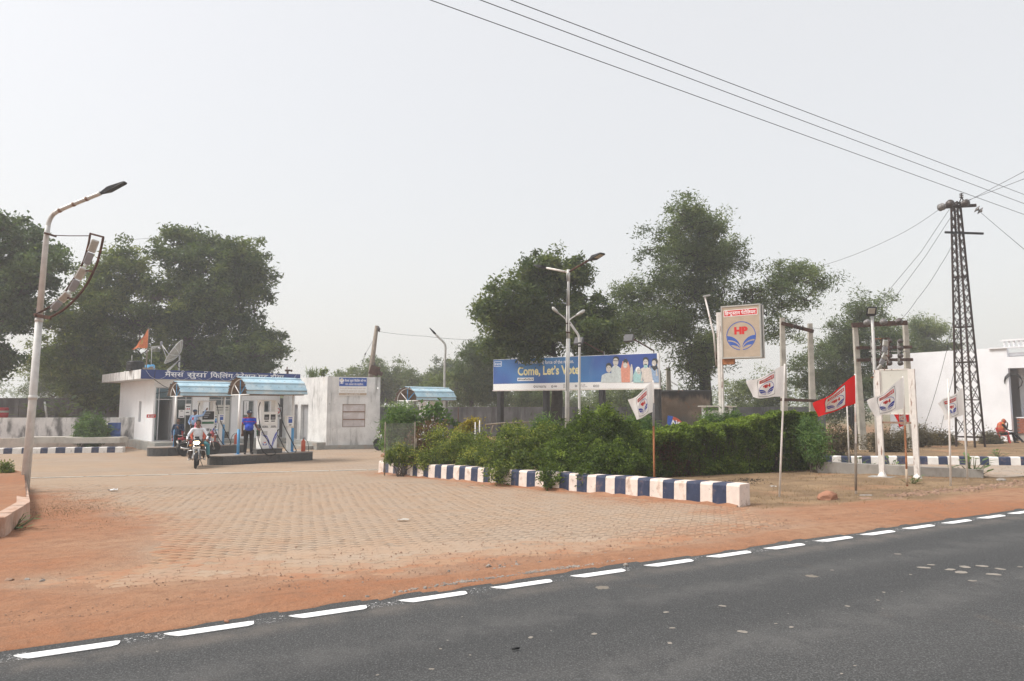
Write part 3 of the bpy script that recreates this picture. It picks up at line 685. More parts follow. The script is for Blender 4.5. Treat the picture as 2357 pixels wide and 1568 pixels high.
# heap of chippings beside the carriageway
sp_ = []; sz_ = []
hz_ = []
for _ in range(2600):
    u = random.gauss(3.3, .52); d = .10 + abs(random.gauss(0, .17)) + (u - 3.3) * .02; x, y, _z = road_pt(u, d)
    sp_.append((x, y)); sz_.append(random.uniform(.007, .026))
g_ = scatter_stones('chipping_heap', sp_, sz_, 'stone_grey'); g_['kind'] = 'stuff'
# rubble band on the right verge
sp_ = []; sz_ = []
for _ in range(700):
    s = random.random(); x = 7.2 + s * 8 + random.gauss(0, .15); y = 13.1 + s * 4.1 + random.gauss(0, .16); sp_.append((x, y)); sz_.append(random.uniform(.015, .075))
g_ = scatter_stones('rubble_band', sp_, sz_, 'stone'); g_['kind'] = 'stuff'
def rock(px, py, r, matn, label, seed, flat_=.7):
    v = gp(px, py); o = bpy.data.objects.new('rock', rock_mesh('rock', r, seed, matn, flat_)); COL.objects.link(o)
    o.location = (v.x, v.y, v.z + r[2] * flat_ * .45); o.rotation_euler = (0, 0, seed * 1.3); return tag(o, label, 'rock')
rock(1904, 1152, (.23, .16, .17), 'red_stone', 'large angular red sandstone boulder lying on the dry verge', 3)
rock(1992, 1150, (.16, .10, .04), 'stone', 'flat slab of red stone by the foot of the red flag pole', 5)
rock(2305, 1107, (.16, .1, .06), 'stone_grey', 'flat grey stone at the end of the low concrete wall', 8)
rock(20, 1340, (.055, .04, .04), 'stone', 'brown stone, largest in the row at the left edge', 11)
rock(62, 1336, (.03, .025, .025), 'stone_grey', 'pale pebble, middle one of the row at the left edge', 12)
rock(97, 1338, (.026, .022, .02), 'stone_grey', 'small pale pebble, right end of the row at the left edge', 13)
rock(522, 1432, (.026, .018, .018), 'red_stone', 'reddish stone on the earth just above the edge dashes', 14)
rock(1124, 1305, (.035, .026, .026), 'stone_grey', 'dark stone on the paving above the chipping heap', 15)
rock(1440, 1303, (.034, .024, .03), 'stone_grey', 'dark upright stone at the right end of the chipping heap', 16)
rock(2068, 1150, (.13, .08, .035), 'stone', 'thin broken stone plate among the rubble right of the red flag pole', 17)
rock(995 + 1000, 1142, (.14, .09, .035), 'stone_grey', 'stacked flat stone just behind the slab by the red flag', 19)
rock(885, 1052, (.28, .16, .16), 'red_stone', 'tan stone at the far end of the painted kerb', 21)
def litter(px, py, s, matn, label, seed, dz=0.0):
    v = gp(px, py); rs = random.Random(seed); mb = MB(); k = 5; vs = []
    for i in range(k):
        for j in range(k): vs.append(((i / (k - 1) - .5) * 2 * s[0] * (1 + rs.uniform(-.2, .2)), (j / (k - 1) - .5) * 2 * s[1] * (1 + rs.uniform(-.2, .2)), rs.uniform(.0, 1) * s[2]))
    mb._add(vs, [(i * k + j, (i + 1) * k + j, (i + 1) * k + j + 1, i * k + j + 1) for i in range(k - 1) for j in range(k - 1)])
    o = mb.build('litter', matn); o.location = (v.x, v.y, v.z + .02 + dz); return tag(o, label, 'litter')
litter(259, 1131, (.10, .08, .05), 'trash_white', 'crumpled white plastic bag lying on the forecourt paving', 1)
litter(928, 1200, (.09, .05, .02), 'concrete_pale', 'flat scrap of pale card on the middle of the paving', 2)
litter(1690, 1118, (.12, .07, .05), 'concrete_pale', 'pale scrap of card beside the burnt patch', 3)
litter(1780, 1122, (.07, .05, .02), 'trash_white', 'small white paper scrap on dry grass near tall white flag pole', 4)
litter(2022, 1100, (.13, .06, .03), 'trash_white', 'torn white plastic sheet by the left foot of the blank board', 5)
litter(1515, 1093, (.05, .03, .09), 'trash_white', 'white wrapper at the foot of the clipped hedge', 6)
litter(1990, 1087, (.10, .06, .08), 'cloth_pink', 'pink plastic scrap on the grass left of the blank board', 7)
mb = MB(); mb.tube([(0, 0, .012), (.035, .012, .012), (.05, .02, .01)], [.007, .008, .006], 7)
o = mb.build('bolt', 'black_metal'); v = gp(1178, 1500); o.location = (v.x, v.y, .006); tag(o, 'small black bolt lying on the asphalt', 'bolt')
# burnt patch behind the kerb end
sp_ = []; sz_ = []
for _ in range(260):
    v = gp(1715 + random.gauss(0, 28), 1110 + random.gauss(0, 5)); sp_.append((v.x, v.y)); sz_.append(random.uniform(.01, .035))
g_ = scatter_stones('ash_patch', sp_, sz_, 'charcoal'); g_['kind'] = 'stuff'
# ================================================================== vegetation
leaf_mat('leaf_neem', (0.052, 0.083, 0.023), (0.112, 0.159, 0.042), (0.246, 0.289, 0.077), .42)
leaf_mat('leaf_neem_dark', (0.042, 0.069, 0.023), (0.082, 0.124, 0.038), (0.187, 0.228, 0.068), .42)
leaf_mat('leaf_peepal', (0.047, 0.077, 0.035), (0.088, 0.138, 0.059), (0.176, 0.241, 0.100), .42)
leaf_mat('leaf_acacia', (0.059, 0.088, 0.032), (0.117, 0.165, 0.059), (0.234, 0.283, 0.100), .42)
leaf_mat('leaf_willow', (.060, .090, .034), (.115, .165, .062), (.22, .27, .11), .42)
leaf_mat('leaf_hedge', (0.047, 0.077, 0.016), (0.100, 0.159, 0.026), (0.275, 0.372, 0.059), .42)
leaf_mat('leaf_mixed', (0.065, 0.096, 0.023), (0.152, 0.214, 0.044), (0.445, 0.455, 0.094), .42)
leaf_mat('leaf_oleander', (0.058, 0.111, 0.036), (0.111, 0.202, 0.062), (0.234, 0.351, 0.104), .42)
leaf_mat('leaf_yellow', (.12, .10, .02), (.32, .26, .03), (.52, .42, .05), .42)
leaf_mat('leaf_calotropis', (.075, .13, .05), (.14, .22, .09), (.26, .34, .17), .42)
leaf_mat('leaf_brown', (.07, .035, .02), (.14, .075, .035), (.25, .15, .07), .25)
leaf_mat('straw', (.15, .10, .05), (.27, .19, .10), (.42, .31, .17), .2)
leaf_mat('dull_scrub', (.06, .055, .03), (.12, .10, .05), (.21, .17, .09), .25)

def leaves_mesh(name, C, size, matn, tint, aspect=.45, droop=.35, up=.3, fold=True):
    """one diamond-shaped leaf per row of C; size and tint per leaf"""
    n = len(C)
    a = rng.normal(size=(n, 3)); a[:, 2] = a[:, 2] * .7 - droop
    a /= np.linalg.norm(a, axis=1)[:, None]
    nn = rng.normal(size=(n, 3)); nn[:, 2] += up * 2
    s = np.cross(a, nn); s /= np.linalg.norm(s, axis=1)[:, None] + 1e-9
    L = (size * rng.uniform(.7, 1.25, n))[:, None]; Wd = L * aspect * .5
    nv = np.cross(s, a)
    V = np.stack([C - a * L * .5, C + s * Wd + nv * L * .05, C + a * L * .5, C - s * Wd + nv * L * .05], 1).reshape(-1, 3)
    F = np.arange(n * 4).reshape(-1, 4)
    me = np_mesh(name, V, F); me.materials.append(MATS[matn])
    at_ = me.attributes.new('tint', 'FLOAT', 'FACE'); at_.data.foreach_set('value', np.clip(tint, 0, 1).astype(np.float32))
    return me
def clusters(lobes, n, shell=.55, zbias=0.0, sub=0, sprd=.5):
    """points spread through a union of ellipsoids, mostly towards the outside; lobes = [(centre, (rx,ry,rz))]"""
    w_ = np.array([l[1][0] * l[1][1] ** .5 * l[1][2] for l in lobes]) ** .75; w_ /= w_.sum()
    idx = rng.choice(len(lobes), n, p=w_)
    d = rng.normal(size=(n, 3)); d /= np.linalg.norm(d, axis=1)[:, None]
    if zbias: d[:, 2] = np.where(d[:, 2] < -.2, d[:, 2] * (1 - zbias), d[:, 2])
    r = shell + (1 - shell) * rng.random(n) ** .6
    r *= 1 + rng.normal(0, .07, n)
    if sub:
        k = max(1, n // sub); idx = np.repeat(idx[:k], sub); d = np.repeat(d[:k], sub, 0); r = np.repeat(r[:k], sub); n = len(idx)
    c = np.array([tuple(l[0]) for l in lobes])[idx]; rad = np.array([l[1] for l in lobes])[idx]
    q = c + d * r[:, None] * rad
    if sub: q = q + rng.normal(size=q.shape) * sprd * np.array([1, 1, .7])
    return q, idx, d
def leaf_cloud(cl, per, spread, squash=.75):
    k = len(cl); g = rng.normal(size=(k, per, 3)); g *= spread * rng.uniform(.6, 1.3, (k, 1, 1)); g[..., 2] *= squash
    return (cl[:, None] + g).reshape(-1, 3), g.reshape(-1, 3)
def limb(mb, a, b, r0, r1, seg=4, wob=.12, n=6, sag=0.0):
    a, b = Vector(a), Vector(b); L = (b - a).length; pts = []; rr = []
    for i in range(seg + 1):
        t_ = i / seg; p_ = a.lerp(b, t_)
        if 0 < i < seg: p_ += Vector((random.gauss(0, 1), random.gauss(0, 1), random.gauss(0, .6))) * wob * L * .5 * math.sin(math.pi * t_)
        p_.z += sag * L * math.sin(math.pi * t_)
        pts.append(p_); rr.append(r0 + (r1 - r0) * t_)
    mb.tube(pts, rr, n, cap=False); return pts
def tree(name, label, base, lobes, fork, leafmat, nclu, per, spread, leaf, trunk_r=.25, bark='bark', group=None, aspect=.45,
         shell=.55, twig=.6, wob=.12, squash=.75, forks=None, tint_hi=.0, bare=0, droop=.35, vis_limb=1.0, sub=7):
    base = Vector(base)
    root = thing(name, label, 'tree', base, group=group)
    tr = MB(); fork = Vector(fork)
    p_ = [base - Vector((0, 0, .3)), base.lerp(fork, .35) + Vector((random.gauss(0, .06), random.gauss(0, .06), 0)), base.lerp(fork, .7) + Vector((random.gauss(0, .08), 0, 0)), fork]
    tr.tube(p_, [trunk_r * 1.35, trunk_r * 1.05, trunk_r * .92, trunk_r * .8], 10, cap=False)
    hubs = []
    order = sorted(range(len(lobes)), key=lambda i: (lobes[i][0] - fork).length)
    nodes = [(fork, trunk_r * .8)]
    cen = [None] * len(lobes)
    for i in order:
        c_ = Vector(lobes[i][0]); best = min(nodes, key=lambda q: (q[0] - c_).length + .35 * (q[0] - fork).length)
        r0 = min(best[1] * .8, trunk_r * .55); pts = limb(tr, best[0], c_, r0, r0 * .42, 5, wob)
        for q, pt in enumerate(pts[2:]): nodes.append((pt, r0 * (1 - .12 * (q + 2))))
        cen[i] = pts
    cl, idx, d = clusters(lobes, nclu, shell, sub=sub, sprd=spread * 1.25); nclu = len(cl)
    for k in range(nclu):
        if random.random() > twig: continue
        pts = cen[idx[k]]; c_ = Vector(cl[k]); st = min(pts[1:], key=lambda q: (q - c_).length)
        limb(tr, st, c_, trunk_r * .085 * vis_limb, trunk_r * .02, 3, .22, 4)
    for k in range(bare):
        i = random.randrange(len(lobes)); c_ = Vector(lobes[i][0]); rr = lobes[i][1]
        e = c_ + Vector((random.uniform(-1, 1) * rr[0] * 1.15, random.uniform(-1, 1) * rr[1], rr[2] * random.uniform(.6, 1.25)))
        limb(tr, c_, e, trunk_r * .07, .004, 4, .2, 3)
    tr.build('trunk', bark, root, base)
    C, off = leaf_cloud(cl, per, spread * .72, squash)
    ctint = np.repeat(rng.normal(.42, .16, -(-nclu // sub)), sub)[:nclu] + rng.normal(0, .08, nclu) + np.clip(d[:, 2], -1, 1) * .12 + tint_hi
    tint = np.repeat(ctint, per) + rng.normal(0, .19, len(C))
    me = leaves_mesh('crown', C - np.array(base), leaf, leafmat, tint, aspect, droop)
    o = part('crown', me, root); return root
def PL_(lst, Yd, depth=1.0, dy=.9):
    """lobes from (px, py, radius px) read off the site survey at depth Yd, given a real depth of their own"""
    out_ = []
    for i, q in enumerate(lst):
        px, py, r = q[:3]; sx = q[3] if len(q) > 3 else 1.0
        yy = Yd + (((i * 37) % 11) / 10 - .5) * 2 * dy * depth
        c_ = at(px, py, yy); rr = r * .92 * yy / FPX
        out_.append((c_, (rr * sx, rr * depth, rr)))
    return out_
def ground_at(px, Yd): x = (px - CXP) / FPX * Yd; return Vector((x, Yd, tz(x, Yd)))

# the big loose tree at the left edge
tree('peepal_tree', 'tall loose-crowned tree cut off by the left edge, behind the curved lamp post', ground_at(-60, 40),
     PL_([(-40, 560, 85), (20, 640, 80), (70, 582, 46), (104, 632, 46), (45, 705, 55), (-40, 740, 80), (0, 800, 42), (-50, 650, 90), (30, 530, 45), (-35, 850, 40)], 40, 1.0, 1.6),
     at(-55, 800, 40), 'leaf_peepal', 560, 80, .36, .24, .33, aspect=.62, wob=.1, shell=.45)
tree('feathery_tree', 'small pale tree behind the dark boundary wall left of the office', ground_at(95, 66),
     PL_([(90, 870, 38), (130, 860, 40), (170, 885, 42), (110, 895, 35), (205, 890, 35), (150, 840, 22)], 66, 1.0, 1.5), at(120, 915, 66), 'leaf_acacia', 220, 80, .5, .28, .2, aspect=.3)
NEEM = 'neem trees behind the office'
tree('neem_tree', 'bushy lighter green neem tree behind the left half of the office', ground_at(285, 47),
     PL_([(195, 700, 48), (230, 665, 50), (300, 635, 48), (150, 770, 62), (230, 760, 85), (300, 740, 80), (180, 850, 75), (270, 850, 90), (345, 800, 75), (360, 690, 50), (210, 900, 55), (330, 880, 65), (285, 610, 26), (135, 830, 40)], 47, 1.0, 2.0),
     at(285, 880, 47), 'leaf_neem', 840, 74, .40, .34, .3, tint_hi=.10, aspect=.34, group=NEEM)
tree('neem_tree', 'taller dark green neem tree behind the right half of the office', ground_at(485, 50),
     PL_([(420, 600, 50), (400, 565, 26), (480, 590, 50), (545, 610, 48), (590, 640, 42), (430, 690, 70), (510, 680, 80), (585, 720, 56), (610, 780, 36), (440, 790, 80), (520, 790, 85), (580, 820, 55), (480, 850, 70), (400, 860, 50), (600, 860, 22), (460, 555, 22)], 50, 1.0, 2.2),
     at(480, 850, 50), 'leaf_neem_dark', 940, 74, .42, .35, .34, tint_hi=.0, aspect=.34, group=NEEM)
tree('round_tree', 'dense dark rounded tree overhanging the left part of the billboard', ground_at(1277, 38.6),
     PL_([(1190, 690, 52), (1255, 645, 44), (1310, 650, 42), (1150, 740, 46), (1215, 745, 62), (1290, 720, 66), (1355, 690, 52), (1390, 740, 42), (1140, 785, 34), (1200, 788, 40), (1270, 778, 50), (1345, 765, 52), (1385, 785, 34), (1250, 620, 22), (1130, 715, 26), (1360, 815, 28)], 37.4, 1.0, 1.5),
     at(1282, 880, 38.6), 'leaf_neem_dark', 800, 78, .32, .26, .36, bark='bark_dark', tint_hi=.06, aspect=.38)
tree('acacia_tree', 'tallest open-crowned acacia with spreading dark limbs behind the round emblem sign', ground_at(1625, 44),
     PL_([(1600, 510, 52), (1650, 530, 42), (1545, 560, 48), (1500, 575, 30), (1590, 590, 66), (1660, 600, 50), (1510, 640, 48), (1580, 680, 62), (1690, 580, 30), (1660, 680, 46), (1460, 690, 48), (1500, 740, 52), (1440, 740, 36), (1560, 760, 50), (1610, 800, 56), (1590, 850, 42), (1650, 790, 40),
          (1770, 650, 42), (1820, 650, 44), (1870, 640, 36), (1735, 700, 40), (1790, 710, 46), (1850, 690, 34), (1740, 770, 34), (1690, 730, 34), (1620, 480, 22), (1420, 700, 26), (1780, 770, 24)], 44, 1.0, 2.2),
     at(1622, 860, 44), 'leaf_acacia', 980, 70, .43, .27, .42, bark='bark_dark', aspect=.26, twig=.8, wob=.2, bare=30, shell=.35, vis_limb=1.4)
tree('willowy_tree', 'pale green drooping tree left of the billboard beyond the wall', ground_at(1085, 56),
     PL_([(1085, 810, 34), (1055, 850, 36), (1110, 850, 40), (1030, 890, 34), (1085, 895, 44), (1140, 880, 36), (1125, 820, 24), (1180, 905, 38), (1230, 915, 34)], 56, 1.0, 1.5),
     at(1085, 920, 56), 'leaf_willow', 340, 80, .40, .32, .22, aspect=.24, droop=.8, tint_hi=.08)
RT = 'scrubby trees behind the transformer poles'
tree('thorn_tree', 'broad thin-leaved tree behind the transformer poles', ground_at(1965, 52),
     PL_([(1990, 730, 36), (1940, 760, 44), (2020, 760, 42), (1890, 800, 42), (1960, 820, 56), (2030, 830, 46), (1860, 860, 40), (1920, 880, 50), (1990, 900, 50), (2050, 780, 28), (1850, 800, 28), (2040, 890, 38), (1880, 930, 36), (1960, 950, 36), (1960, 715, 20)], 52, 1.0, 2.0),
     at(1960, 960, 52), 'leaf_acacia', 560, 84, .42, .25, .26, bark='bark_dark', aspect=.28, shell=.35, group=RT, twig=.7, wob=.18)
tree('thorn_tree', 'smaller tree rising over the left end of the white building', ground_at(2135, 62),
     PL_([(2135, 775, 32), (2105, 800, 28), (2165, 800, 26), (2120, 755, 18), (2150, 765, 20), (2080, 830, 28), (2130, 830, 34)], 62, 1.0, 1.5), at(2130, 850, 62), 'leaf_acacia', 240, 80, .42, .25, .2, aspect=.28, group=RT, tint_hi=.1)
SCR = 'bushes beyond the boundary wall'
tree('scrub_tree', 'hazy low tree seen between the sign post and the paired poles', ground_at(1745, 58),
     PL_([(1720, 920, 36), (1760, 910, 40), (1790, 930, 36), (1700, 950, 34), (1745, 950, 44)], 58, 1.0, 1.5), at(1745, 975, 58), 'leaf_acacia', 230, 70, .42, .26, .14, aspect=.3, shell=.3, group=SCR)
tree('scrub_tree', 'hazy bush seen beneath the right half of the billboard', ground_at(1420, 58),
     PL_([(1390, 925, 22), (1430, 910, 32), (1460, 935, 30), (1480, 900, 24)], 58, 1.0, 1.0), at(1430, 950, 58), 'leaf_acacia', 140, 70, .40, .26, .13, aspect=.3, shell=.3, group=SCR)
tree('scrub_tree', 'olive tree crown over the right half of the stained store room', ground_at(870, 78),
     PL_([(820, 872, 26), (865, 866, 28), (910, 875, 26), (950, 880, 22), (790, 885, 20), (890, 895, 30)], 78, 1.0, 1.5), at(870, 915, 78), 'leaf_acacia', 220, 80, .5, .34, .2, aspect=.34, group=SCR, tint_hi=.06)
tree('scrub_tree', 'dark far tree behind the thin lamp post', ground_at(1015, 96),
     PL_([(1010, 862, 22), (1040, 850, 24), (1060, 870, 24), (1000, 885, 20), (1035, 885, 26)], 96, 1.0, 1.5), at(1030, 915, 96), 'leaf_neem_dark', 170, 80, .6, .42, .25, aspect=.4, group=SCR)
tree('scrub_tree', 'far tree crown between the store room and the dark far tree', ground_at(960, 110),
     PL_([(945, 880, 16), (975, 884, 18), (920, 890, 16), (960, 900, 18)], 110, 1.0, 1.5), at(955, 915, 110), 'leaf_neem', 110, 80, .6, .42, .25, aspect=.4, group=SCR)
tree('scrub_tree', 'low tree showing right of the olive crowns above the far wall', ground_at(1235, 74),
     PL_([(1215, 925, 22), (1255, 925, 24), (1300, 930, 22), (1180, 930, 22), (1340, 945, 18)], 74, 1.0, 1.5), at(1240, 950, 74), 'leaf_willow', 170, 70, .45, .32, .16, aspect=.3, group=SCR)
tree('scrub_tree', 'bush behind the far wall left of the ruined round tank', ground_at(1500, 50),
     PL_([(1495, 905, 22), (1478, 935, 20), (1520, 930, 20)], 50, 1.0, .8), at(1495, 950, 50), 'leaf_neem_dark', 90, 60, .3, .22, .12, aspect=.34, group=SCR)
# hazy wood along the horizon: one mass
cl = []
for a in np.arange(-62, 62, .55):
    dist = rng.uniform(150, 300); hgt = rng.uniform(3, 8.5) * (dist / 200)
    for _ in range(9): cl.append((dist * math.tan(R(a)) + rng.normal(0, 3), dist + rng.normal(0, 4), rng.random() ** .7 * hgt - .4))
cl = np.array(cl); C, _o = leaf_cloud(cl, 16, 1.2)
me = leaves_mesh('distant_wood', C, 1.1, 'leaf_neem', rng.normal(.45, .2, len(C)), .6)
o = bpy.data.objects.new('distant_wood', me); COL.objects.link(o); o['kind'] = 'stuff'
o['label'] = 'hazy line of distant trees along the horizon'

# ------------------------------------------------------------------ shrubs and hedge in the bed
def bush(name, label, base, lobes, leafmat, nclu, per, spread, leaf, aspect=.5, group=None, shell=.5, stems=14, squash=.9, tint_hi=0.0, droop=.1, cat='shrub', top_light=.25, mix=None):
    base = Vector(base); root = thing(name, label, cat, base, group=group)
    cl, idx, d = clusters(lobes, nclu, shell)
    cl[:, 2] = np.maximum(cl[:, 2], base.z + .03)
    mb = MB()
    for k in range(stems):
        e = Vector(cl[rng.integers(nclu)]); limb(mb, base + Vector((random.gauss(0, .12), random.gauss(0, .12), -.05)), e, .018, .005, 3, .15, 4)
    mb.build('stem', 'bark', root, base)
    C, off = leaf_cloud(cl, per, spread, squash)
    C[:, 2] = np.maximum(C[:, 2], base.z - .1)
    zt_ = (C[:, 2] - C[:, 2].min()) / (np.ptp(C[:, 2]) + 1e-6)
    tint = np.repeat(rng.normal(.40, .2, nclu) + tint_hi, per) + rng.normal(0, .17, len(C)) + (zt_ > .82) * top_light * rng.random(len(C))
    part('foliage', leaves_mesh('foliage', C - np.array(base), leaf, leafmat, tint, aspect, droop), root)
    return root
# long clipped hedge: a box of twigs and small leaves
HL, HR_ = Vector((3.55, 18.25, 0)), Vector((9.25, 20.45, 0))
HL.z = tz(HL.x, HL.y); HR_.z = tz(HR_.x, HR_.y)
def hedge():
    root = thing('hedge', 'long clipped box hedge with light green top behind the dry grass', 'hedge', (HL + HR_) / 2)
    ax = (HR_ - HL); L = ax.length; ax2 = Vector((ax.x, ax.y, 0)).normalized(); nb = Vector((-ax2.y, ax2.x, 0))
    n = 105000; s = rng.random(n); dep = .9
    face = rng.random(n)
    back = np.where(face < .62, np.abs(rng.normal(0, .10, n)), rng.random(n) * dep)
    htop = 1.05 + .52 * np.clip(s * 1.6, 0, 1) + .08 * np.sin(s * 9) + .05 * np.sin(s * 31 + 1)
    zz = np.where(face < .62, rng.random(n) * htop, htop - np.abs(rng.normal(0, .07, n)))
    bulge = (vnoise(s * L, zz, 2.4, 4) - .5) * .46 + (vnoise(s * L, zz, 6, 5) - .5) * .24
    back = back - bulge + .12
    zz = zz + np.where(face >= .62, (vnoise(s * L, back, 4, 8) - .5) * .22, 0)
    C = np.stack([HL.x + ax2.x * s * L + nb.x * back, HL.y + ax2.y * s * L + nb.y * back, HL.z + (HR_.z - HL.z) * s + zz], -1)
    C += rng.normal(0, .02, C.shape)
    # thin patches where twigs show
    gap = vnoise(s * L, zz, 1.7, 14); keep = ~((gap < .2) & (rng.random(n) < .3) & (face < .62)); C = C[keep]; s = s[keep]; zz = zz[keep]; htop = htop[keep]; gap = gap[keep]
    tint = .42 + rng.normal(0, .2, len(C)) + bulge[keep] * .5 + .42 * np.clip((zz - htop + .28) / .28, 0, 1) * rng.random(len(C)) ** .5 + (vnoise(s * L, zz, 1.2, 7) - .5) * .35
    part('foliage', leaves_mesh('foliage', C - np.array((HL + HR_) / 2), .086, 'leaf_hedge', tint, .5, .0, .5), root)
    mb = MB()
    for k in range(260):
        q = random.random(); b_ = HL.lerp(HR_, q) + nb * random.uniform(.15, .8); e = b_ + Vector((random.gauss(0, .18), random.gauss(0, .12), random.uniform(.7, 1.05 + .45 * q))) - nb * random.uniform(0, .15)
        limb(mb, b_, e, .012, .004, 3, .18, 3)
    mb.build('stem', 'bark', root, (HL + HR_) / 2)
    # brown dead patch low on the left
    nb_ = 1800; s2 = np.clip(rng.normal(.13, .09, nb_), 0, .5); z2 = rng.random(nb_) * .95
    C2 = np.stack([HL.x + ax2.x * s2 * L + nb.x * .06, HL.y + ax2.y * s2 * L + nb.y * .06, HL.z + z2], -1) + rng.normal(0, .05, (nb_, 3))
    part('dead_leaves', leaves_mesh('dead_leaves', C2 - np.array((HL + HR_) / 2), .05, 'leaf_brown', rng.normal(.4, .2, nb_), .5), root)
hedge()
def lob(px, py, r, Yd, sx=1.0, dy=1.0): c_ = at(px, py, Yd); rr = r * Yd / FPX; return (c_, (rr * sx, rr * dy, rr))
def gb(px, Yd): return ground_at(px, Yd)
bush('round_bush', 'large rounded dark green bush spilling over the painted kerb left of the clipped hedge', gb(1375, 17.3),
     [lob(1370, 1030, 72, 17.4, 1.1), lob(1320, 1020, 55, 17.7), lob(1430, 1020, 58, 17.7), lob(1380, 980, 48, 17.6, 1.4), lob(1290, 1060, 50, 16.7), lob(1340, 1075, 48, 16.4, 1.2), lob(1420, 1070, 48, 16.4, 1.1), lob(1460, 1060, 45, 17.2), lob(1270, 1095, 26, 15.7), lob(1350, 1098, 26, 15.3)],
     'leaf_hedge', 950, 52, .075, .075, .42, tint_hi=-.04, stems=60)
bush('low_shrub', 'sprawling light green shrub between the yellow-leaved plants and the rounded bush', gb(1200, 18.3),
     [lob(1190, 1030, 48, 18.2, 1.2), lob(1240, 1035, 46, 18.0, 1.2), lob(1160, 1060, 38, 17.8, 1.3), lob(1220, 1075, 38, 17.2, 1.3), lob(1130, 1045, 34, 18.4), lob(1150, 1090, 22, 17.0, 1.4), lob(1260, 1000, 26, 18.3), lob(1180, 1000, 24, 18.8, 1.5)],
     'leaf_mixed', 560, 46, .085, .075, .40, tint_hi=-.06, stems=50)
bush('yellow_leaved_shrub', 'sparse shrub with yellowing leaves behind the left half of the painted kerb', gb(1065, 19.6),
     [lob(1060, 1040, 36, 19.6, 1.2), lob(1020, 1050, 32, 19.8, 1.2), lob(1090, 1060, 30, 18.9, 1.2), lob(1060, 1015, 26, 19.9), lob(1105, 1020, 26, 19.6), lob(1010, 1010, 26, 20.4), lob(990, 1060, 24, 19.8)],
     'leaf_mixed', 420, 42, .10, .075, .42, tint_hi=.08, stems=60, shell=.25)
bush('yellow_leaved_shrub', 'bright yellow-leaved tuft standing above the shrubs near the thin stakes', gb(1085, 20.6),
     [lob(1092, 975, 12, 20.6, 1.2), lob(1075, 985, 12, 20.6, 1.2), lob(1055, 1000, 12, 20.8)], 'leaf_yellow', 60, 26, .06, .08, .4, stems=10, tint_hi=.1)
bush('reddish_shrub', 'thin reddish-brown shrub behind the wire cage', gb(985, 20.8),
     [lob(985, 1000, 30, 20.8), lob(1010, 985, 22, 21.2), lob(960, 1020, 24, 20.8), lob(1030, 1040, 24, 20.4), lob(970, 1050, 26, 20.3)], 'leaf_brown', 150, 30, .10, .07, .4, stems=70, shell=.2, tint_hi=.1)
bush('flowering_plant', 'low leafy plant at the foot of the wire cage by the kerb', gb(930, 20.4),
     [lob(925, 1045, 22, 20.4, 1.4), lob(960, 1050, 20, 20.2, 1.3), lob(905, 1052, 14, 20.5)], 'leaf_mixed', 150, 40, .07, .07, .5, stems=20, tint_hi=.0)
def oleander(label, base, lobes, n, leaf=.16, group=None, hi=0.0):
    return bush('oleander_bush', label, base, lobes, 'leaf_oleander', n, 34, .12, leaf, .17, group, .3, 30, 1.0, hi, droop=-.45, cat='shrub', top_light=.2)
oleander('bright green oleander growing out of the wire cage', gb(922, 21.4), [lob(922, 962, 30, 21.4, 1.1), lob(905, 985, 24, 21.5), lob(945, 985, 24, 21.5), lob(915, 1020, 26, 21.5), lob(890, 1020, 14, 21.8)], 230, .15, hi=.12)
oleander('round oleander bush in front of the low stained wall, left of the blue drum', gb(358 / 1.0 - 150, 35.6), [lob(208, 980, 30, 35.6, 1.0), lob(195, 995, 26, 35.6), lob(222, 998, 26, 35.6), lob(208, 1005, 26, 35.4, 1.2)], 200, .26)
oleander('oleander rising behind the rounded bush at the white flag', gb(1475, 19.6), [lob(1475, 985, 26, 19.6, 1.3), lob(1450, 1000, 22, 19.6), lob(1500, 1000, 20, 19.8), lob(1420, 1000, 14, 19.6)], 120, .16, hi=.12)
oleander('oleander sprig at the foot of the emblem sign post', gb(1650, 20.8), [lob(1632, 968, 16, 20.8), lob(1660, 972, 14, 20.9), lob(1690, 968, 14, 21.0)], 70, .15, hi=.12)
oleander('pale oleander at the right end of the clipped hedge', gb(1872, 19.6), [lob(1872, 1010, 22, 19.7), lob(1880, 1045, 20, 19.5), lob(1862, 980, 18, 20.0), lob(1884, 1020, 12, 19.4)], 90, .15, hi=.15)
oleander('oleander tops behind the double-armed lamp post', gb(1255, 19.9), [lob(1250, 980, 18, 19.9), lob(1262, 1000, 18, 19.9)], 50, .16, hi=.1)
bush('sapling', 'young broad-leaved sapling in front of the farthest pump', gb(1000, 21.6),
     [lob(990, 950, 18, 21.6, 1.2), lob(1020, 960, 18, 21.6), lob(975, 975, 12, 21.6), lob(1040, 980, 14, 21.6), lob(1005, 935, 10, 21.6)], 'leaf_oleander', 46, 7, .10, .16, .62, stems=16, cat='sapling', droop=.7, tint_hi=-.05)
